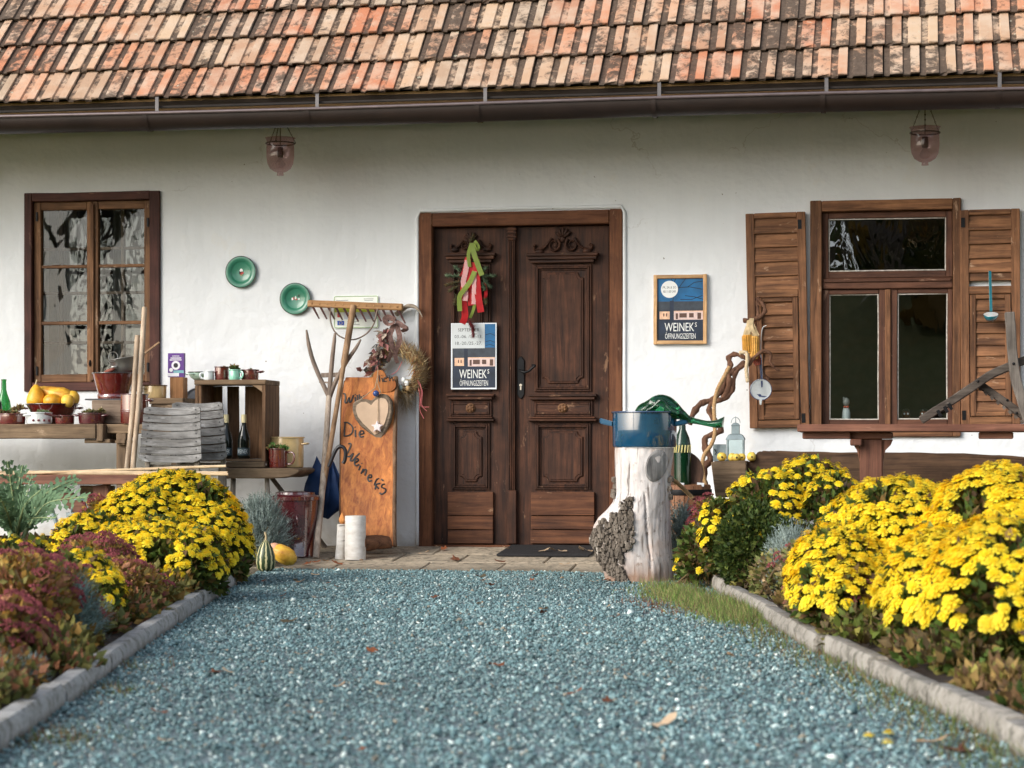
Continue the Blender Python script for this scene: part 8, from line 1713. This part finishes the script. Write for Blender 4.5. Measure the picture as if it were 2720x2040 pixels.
def kerb_row(line, side, step, n, cols, label):
    for k, (p, d) in enumerate(along(line, step)[:n]):
        q = p + Vector((d.y, -d.x, 0)) * side * R.uniform(0.19, 0.30); h = R.uniform(0.10, 0.20); r = R.uniform(0.13, 0.20)
        l = [((q.x, q.y, h * 0.4), (r, r, h * 0.6))]; t = thing('edging_plant', ORD[k] + label, 'plant', (q.x, q.y, 0.03), 'low plants edging the kerbs')
        foliage('foliage', t, l, 520, R.uniform(0.034, 0.05), [cols[k % len(cols)], cols[(k + 1) % len(cols)], cols[(k * 2 + 1) % len(cols)]], None, None, 0.8, 0.5); stems(t, l, l[0][0], 14)
kerb_row(RK, -1, 0.5, 14, GRN + [(0.30, 0.20, 0.07), (0.20, 0.12, 0.06), (0.045, 0.08, 0.015)], ' low leafy plant along the right kerb, counted from the stump')
kerb_row(LK, 1, 0.48, 14, [(0.34, 0.20, 0.05), (0.16, 0.15, 0.04), (0.10, 0.11, 0.03), (0.28, 0.12, 0.06), (0.22, 0.20, 0.06)], ' low leafy plant along the left kerb, counted from the gourds')
# ---- cardoon in a wicker basket
M_CARD = leafmat('cardoon_leaf', (0.13, 0.215, 0.115), 0.7, 0.2, 0.2, 14); M_RIBC = plain('cardoon_rib', (0.28, 0.34, 0.16), 0.6)
Pc = P3(45, 1430, 11.4); t = thing('cardoon_plant', 'silvery green cardoon with jagged arching leaves at the left edge', 'plant', (Pc.x, Pc.y, 0.25)); base = Vector((Pc.x, Pc.y, 0.27))
def cardoon_leaf(tip, bend, wd):
    A, B = base + Vector((R.uniform(-.05, .05), R.uniform(-.05, .05), 0)), tip; mid = A + (B - A) * 0.45 + Vector((0, 0, bend)); P_ = smooth_path([A, A + (mid - A) * 0.5 + Vector((0, 0, bend * 0.35)), mid, B], 6); m = len(P_); b = MB(); rb_ = MB(); rb_.tube(P_, [0.009 * (1 - 0.8 * i / m) for i in range(m)], 6); rb_.build('leaf_rib', M_RIBC, t, smooth=60)
    for i in range(3, m - 1):
        f = i / m; d_ = (P_[i + 1] - P_[i - 1]).normalized(); sd_ = d_.cross(Vector((0.2, -0.8, 0.5))).normalized(); L = wd * math.sin(math.pi * (0.12 + 0.82 * f)) * R.uniform(0.75, 1.15)
        for s in (-1, 1):
            q0 = P_[i]; dirv = (sd_ * s + d_ * 0.75 + Vector((0, 0, R.uniform(-.25, .2)))).normalized(); tip_ = q0 + dirv * L; nrm = d_ * 0.5 * 0.03
            pts = [q0 - d_ * 0.012, q0 + dirv * L * 0.35 - d_ * 0.022, q0 + dirv * L * 0.45 - d_ * 0.006, q0 + dirv * L * 0.72 - d_ * 0.016, tip_, q0 + dirv * L * 0.62 + d_ * 0.018, q0 + dirv * L * 0.5 + d_ * 0.008, q0 + dirv * L * 0.25 + d_ * 0.022, q0 + d_ * 0.014]
            k = len(b.v); b.v += [tuple(q + Vector((R.uniform(-.003, .003), R.uniform(-.006, .006), R.uniform(-.003, .003)))) for q in pts]; b.f += [(k, k + 1, k + 7, k + 8), (k + 1, k + 2, k + 6, k + 7), (k + 2, k + 3, k + 5, k + 6), (k + 3, k + 4, k + 5)]
    b.build('leaf', M_CARD, t)
for x, y, dd, bend, wd in ((235, 1320, 11.2, 0.10, 0.10), (205, 1270, 11.6, 0.10, 0.10), (60, 1235, 11.5, 0.02, 0.09), (20, 1225, 11.2, 0.02, 0.09), (110, 1300, 10.9, 0.08, 0.09), (-40, 1240, 11.4, 0.05, 0.10), (150, 1375, 10.9, 0.06, 0.08), (-20, 1290, 10.9, 0.06, 0.09), (5, 1330, 10.8, 0.04, 0.08), (85, 1260, 11.9, 0.03, 0.09)):
    cardoon_leaf(P3(x, y, dd), bend, wd)
t = thing('wicker_basket', 'dark wicker basket holding the cardoon', 'basket', (Pc.x, Pc.y, 0.05)); W_WK = wood('wicker', (0.05, 0.025, 0.014), (0.14, 0.075, 0.04), 'x', 2)
for k in range(12):
    z = 0.07 + 0.019 * k; r = 0.17 + 0.004 * k; MB().tube([(Pc.x + (r + 0.006 * (1 if (i + k) % 2 else -1)) * math.cos(i * math.pi / 18), Pc.y + (r + 0.006 * (1 if (i + k) % 2 else -1)) * math.sin(i * math.pi / 18), z) for i in range(36)], 0.0095, 6, closed=True).build('weave_ring', W_WK, t, smooth=60)
MB().lathe([(0.001, 0.272), (0.20, 0.272)], (Pc.x, Pc.y, 0), 24).build('soil', M_SOILP, t)
t = thing('watering_can', 'small grey zinc watering can behind the left flowers', 'can', (P3(208, 1400, 12.2).x, P3(208, 1400, 12.2).y, 0.08)); q = P3(210, 1390, 12.2)
MB().lathe([(0.07, 0.08), (0.072, q.z + 0.06), (0.066, q.z + 0.06), (0.064, 0.1)], (q.x, q.y, 0), 24).build('body', M_ZN, t, smooth=40); MB().tube(smooth_path([(q.x - 0.05, q.y, q.z + 0.03), (q.x - 0.02, q.y - 0.02, q.z + 0.13), (q.x + 0.04, q.y, q.z + 0.12), (q.x + 0.06, q.y, q.z + 0.05)], 4), 0.006, 6).build('handle', M_ZN, t, smooth=60); MB().tube([(q.x - 0.06, q.y - 0.02, 0.16), (q.x - 0.15, q.y - 0.04, q.z + 0.09)], [0.018, 0.012], 8).build('spout', M_ZN, t, smooth=60)

# ---- gourds by the paving edge
g = gnd(706, 1521); 
def m_stripeg():
    t = NT('striped_gourd'); tc = t.n('TexCoord'); sx = t.n('SeparateXYZ'); t.put(sx.inputs[0], tc.outputs['Object']); at_ = t.math('ARCTAN2', sx.outputs[1], sx.outputs[0]); nz = t.noise(tc.outputs['Object'], 40, 4); a = t.math('ADD', t.math('MULTIPLY', at_, 10.0), t.math('MULTIPLY', nz, 3.0)); s = t.math('SINE', a)
    t.P('Base Color', t.ramp(s, [(0.35, (0.03, 0.055, 0.02)), (0.62, (0.62, 0.56, 0.30))]).outputs[0]); t.P('Roughness', 0.4); return t.m
t = thing('striped_gourd', 'dark green and cream striped gourd beside the orange squash', 'gourd', (g.x, g.y, 0)); r = 26 * mpp(706, g.y)
o = MB().lathe([(0.001, 0.0), (r * 0.5, 0.004), (r * 0.9, 0.025), (r, 0.06), (r * 0.95, 0.10), (r * 0.72, 0.145), (r * 0.4, 0.178), (r * 0.2, 0.192), (0.001, 0.195)], (0, 0, 0), 32).build('fruit', m_stripeg()); o.location = (g.x, g.y, 0.002); adopt(o, t)
for q in o.data.polygons: q.use_smooth = True
MB().tube([(g.x, g.y, 0.19), (g.x + 0.002, g.y, 0.215), (g.x - 0.004, g.y, 0.245)], [0.009, 0.006, 0.008], 7).build('stem', M_STEM, t, smooth=60)
g2 = gnd(758, 1517); t = thing('squash', 'elongated orange squash lying tilted at the paving edge', 'squash', (g2.x, g2.y, 0)); prof = [(0.001, 0), (0.025, 0.008), (0.05, 0.04), (0.056, 0.08), (0.05, 0.13), (0.036, 0.165), (0.02, 0.178), (0.001, 0.18)]
b = MB(); b.lathe(prof, (0, 0, 0), 30); b.v = [(x * (1 + 0.035 * math.cos(10 * math.atan2(y, x))), y * (1 + 0.035 * math.cos(10 * math.atan2(y, x))), z) for x, y, z in b.v]; M = Matrix.Translation((g2.x + 0.068, g2.y, 0.058)) @ Matrix.Rotation(rad(-62), 4, 'Y'); b.v = [tuple(M @ Vector(q)) for q in b.v]; b.build('fruit', M_SQ3, t, smooth=80)
MB().ball(M @ Vector((0, 0, 0.155)), (0.046, 0.042, 0.042), 14, 10).build('pale_top', plain('salmon_skin', (0.72, 0.38, 0.24), 0.5, 0, 0.1), t, smooth=80)

# ---- grass at the right kerb and moss tufts
def grass(name, label, pts, n, h, cols):
    P_ = np.array([[p.x, p.y, 0.0] for p in pts]); i = NR.integers(0, len(P_), n); L = P_[i] + NR.normal(0, 1, (n, 3)) * np.array([[0.075, 0.10, 0]]); L[:, 2] = 0.0; D = NR.normal(0, 0.45, (n, 3)); D[:, 2] = 1; h = h * (0.45 + 1.1 * np.clip(0.5 + 0.5 * np.sin(31 * L[:, 0] + 3 * np.sin(23 * L[:, 1])) * np.sin(27 * L[:, 1]), 0, 1))
    return stuff(tag(scatter(name, SPK_V, SPK_F, rotmats(n, D), np.stack([np.full(n, 0.0045), np.full(n, 0.003), h * NR.uniform(0.4, 1.2, n)], 1), L, pal(n, cols, None, 0.25), M_LEAF), label, 'grass'))
GC = [(0.10, 0.16, 0.03), (0.16, 0.21, 0.05), (0.26, 0.24, 0.09), (0.20, 0.13, 0.06)]
grass('grass_patch', 'short grass between the stump and the right kerb', [gnd(1760 + 28 * k, 1560 + 9 * k + j * 14) for k in range(9) for j in range(3)], 8000, 0.055, [(0.13, 0.24, 0.04), (0.20, 0.31, 0.06), (0.34, 0.34, 0.12), (0.30, 0.20, 0.10)])
grass('kerb_weeds', 'thin grass and weeds along the right kerb', [p - Vector((0.05, 0, 0)) for p, d in along(RK[1:], 0.25)], 4500, 0.05, GC)
grass('left_weeds', 'small weed tufts along the left kerb', [gnd(330, 1775), gnd(110, 1965), gnd(160, 1968), gnd(480, 1612), gnd(300, 1840)], 900, 0.03, [(0.10, 0.15, 0.03), (0.22, 0.19, 0.07), (0.17, 0.08, 0.04)])
grass('moss', 'green moss in the paving joint before the door', [gnd(1480, 1517), gnd(1500, 1518), gnd(1470, 1519)], 900, 0.014, [(0.12, 0.14, 0.02), (0.20, 0.20, 0.04)])
grass('red_weeds', 'reddish weeds at the edge of the gravel before the grass', [gnd(1720 + 25 * k, 1600 + 7 * k) for k in range(6)], 900, 0.03, [(0.20, 0.07, 0.04), (0.28, 0.12, 0.06), (0.15, 0.12, 0.05)])

# ---- fallen leaves, one by one
def leaf_mesh(seed, lobed):
    rr = random.Random(seed); b = MB(); n = 18
    for k in range(n):
        a = 2 * math.pi * k / n; r = (0.55 + 0.45 * abs(math.cos(2.5 * a)) if lobed else 0.45 + 0.55 * abs(math.cos(a)) ** 1.5) * rr.uniform(0.8, 1.1); x, y = r * math.cos(a), r * 0.8 * math.sin(a); b.v.append((x, y, 0.30 * (x * x + 0.6 * y * y) * rr.uniform(0.4, 1.3)))
    b.v.append((0, 0, 0.02)); b.f = [(k, (k + 1) % n, n) for k in range(n)]; return b
LCOL = [('rust', (0.30, 0.10, 0.04)), ('tan', (0.46, 0.29, 0.16)), ('brown', (0.16, 0.06, 0.03)), ('pale', (0.58, 0.42, 0.27))]
LMS = [leaf_mesh(i, i % 2 == 0).mesh('fallen_leaf', leafmat('dry_%s_leaf' % LCOL[i % 4][0], LCOL[i % 4][1], 0.8, 0.15), smooth=60) for i in range(8)]
def drop(px, py, z, size, kind, label, group):
    p = gnd(px, py, z) if z < 0.05 else at(px, py, z)
    o = bpy.data.objects.new('fallen_leaf', LMS[kind % 8]); col.objects.link(o); o.location = p; o.scale = (size, size, size); o.rotation_euler = (R.uniform(-.35, .35), R.uniform(-.35, .35), R.uniform(0, 6.28)); tag(o, label, 'leaf', group); return o
for px, py, s, k, lab in ((1320, 1767, 0.034, 0, 'rust leaf alone in the middle of the gravel path'), (1765, 1920, 0.055, 3, 'large pale leaf on the gravel at the front centre'), (988, 1728, 0.030, 4, 'small orange leaf on the gravel left of the middle'), (2545, 1995, 0.05, 2, 'dark curled leaf at the lower right of the gravel'), (2480, 1968, 0.05, 1, 'tan leaf beside the dark curled leaf at lower right'), (1940, 1742, 0.035, 5, 'tan leaf on the gravel near the right kerb'), (575, 1786, 0.035, 6, 'dark brown leaf on the left of the gravel'), (770, 1650, 0.045, 3, 'pale flat leaf on the gravel near the left kerb'), (545, 1560, 0.05, 6, 'brown leaf at the far end of the left kerb')):
    drop(px, py, 0.014, s, k, lab, None)
for k in range(26):
    px = R.uniform(700, 1650); py = R.choice([R.uniform(1525, 1545), R.uniform(1530, 1640)]); drop(px, py, 0.014, R.uniform(0.018, 0.034), R.randrange(8), 'small dry leaf scattered on the far half of the gravel', 'small leaves on the far gravel')
for k in range(14):
    px = R.uniform(350, 2300); py = R.uniform(1700, 2030); p = gnd(px, py)
    if inside(np.array([p.x]), np.array([p.y]), pg)[0]: drop(px, py, 0.014, R.uniform(0.016, 0.03), R.randrange(8), 'small dry leaf scattered on the near half of the gravel', 'small leaves on the near gravel')
def drop2(px, Y, s, k, lab, grp, dz=0.012):
    o = drop(1000, 1600, 0.0, s, k, lab, grp); o.location = (X_(px, Y), Y, pz(Y) + dz)
for px, Y in ((1345, -0.3), (1445, -0.42), (1470, -0.38), (1495, -0.45), (1545, -0.36), (1560, -0.4)): drop2(px, Y, R.uniform(0.03, 0.05), R.choice([1, 3, 5, 7]), 'dry tan leaf lying on the black door mat', 'leaves on the door mat', 0.026)
for px, Y in ((1165, -0.12), (1180, -0.25), (840, -1.0), (865, -0.95), (895, -1.05), (1125, -0.5), (1330, -0.9), (960, -0.9), (1500, -1.0), (1210, -0.8), (1620, -0.3), (815, -1.1)): drop2(px, Y, R.uniform(0.025, 0.045), R.randrange(8), 'dry leaf lying on the sandstone paving', 'leaves on the paving')
for k, (px, py) in enumerate(((2308, 1952), (2360, 1945), (2358, 1970))):
    o = bpy.data.objects.new('fallen_flower', FLM[k]); col.objects.link(o); o.location = gnd(px, py, 0.02); o.scale = (0.016,) * 3; tag(o, 'yellow flower head fallen on the gravel at lower right', 'flower', 'fallen flower heads')

# ================================================================ BEHIND THE CAMERA: trees that the windows mirror
def tree(label, x, y, z, h, seed, leaves, cols, lean=0.0, r0=0.22):
    rr = random.Random(seed); t = thing('garden_tree', label, 'tree', (x, y, z), 'trees across the garden'); b = MB(); tips = []
    def grow(p, d, L, r, lvl):
        n = 4; pts = [p]; q = p
        for i in range(n): d = (d + Vector((rr.uniform(-.16, .16), rr.uniform(-.16, .16), 0.06))).normalized(); q = q + d * (L / n); pts.append(q)
        b.tube(pts, [r * (1 - 0.45 * i / n) for i in range(n + 1)], 7 if lvl < 2 else 5)
        if lvl >= 3: tips.append(q); return
        for k in range(3 if lvl else 4): grow(pts[-1] if k else pts[3], (d + Vector((rr.uniform(-.9, .9), rr.uniform(-.9, .9), rr.uniform(-.1, .5)))).normalized(), L * rr.uniform(0.6, 0.8), r * 0.55, lvl + 1)
        tips.append(q)
    grow(Vector((x, y, z)), Vector((lean, 0, 1)).normalized(), h * 0.36, r0, 0); b.build('trunk', wood('tree_bark', (0.06, 0.045, 0.035), (0.2, 0.16, 0.12), 'z', 0.5), t, smooth=60)
    T_ = np.array([tuple(q) for q in tips]); i = NR.integers(0, len(T_), leaves); L = T_[i] + NR.normal(0, h * 0.055, (leaves, 3)); stuff(scatter('crown', LEAF_V, LEAF_F, rotmats(leaves, NR.normal(0, 1, (leaves, 3))), NR.uniform(0.08, 0.16, leaves), L, pal(leaves, cols, None, 0.25), M_LEAF, t))
AUT = [(0.16, 0.12, 0.03), (0.10, 0.12, 0.03), (0.22, 0.12, 0.03)]
tree('leafy tree across the garden, mirrored in the left window', -9.2, -17.5, 0.0, 7.5, 3, 1600, AUT)
tree('tall bare tree across the garden, mirrored in the left window', -13.5, -25, 0.6, 10, 4, 900, AUT)
tree('old tree behind the path, mirrored in the upper right pane', 3.9, -19.0, 0.1, 8.5, 9, 900, AUT, -0.05, 0.3)
tree('autumn tree behind the path, mirrored in the right window', 0.4, -27, 0.8, 9, 6, 2400, AUT)
def wood_mass():
    n = 9000; x = NR.uniform(1, 90, n); y = NR.uniform(-75, -46, n); zz = np.minimum(0.12 * (-17 - y), 0.12 * 28) + np.maximum(0, -45 - y) * 0.2; L = np.stack([x, y, zz + NR.random(n) ** 0.8 * 7.5], 1)
    return stuff(tag(scatter('far_wood', LEAF_V, LEAF_F, rotmats(n, NR.normal(0, 1, (n, 3))), NR.uniform(1.2, 2.4, n), L, pal(n, [(0.04, 0.06, 0.02), (0.09, 0.09, 0.03), (0.20, 0.12, 0.03)], None, 0.25), M_LEAF), 'dark wooded slope beyond the meadow', 'wood'))
wood_mass()
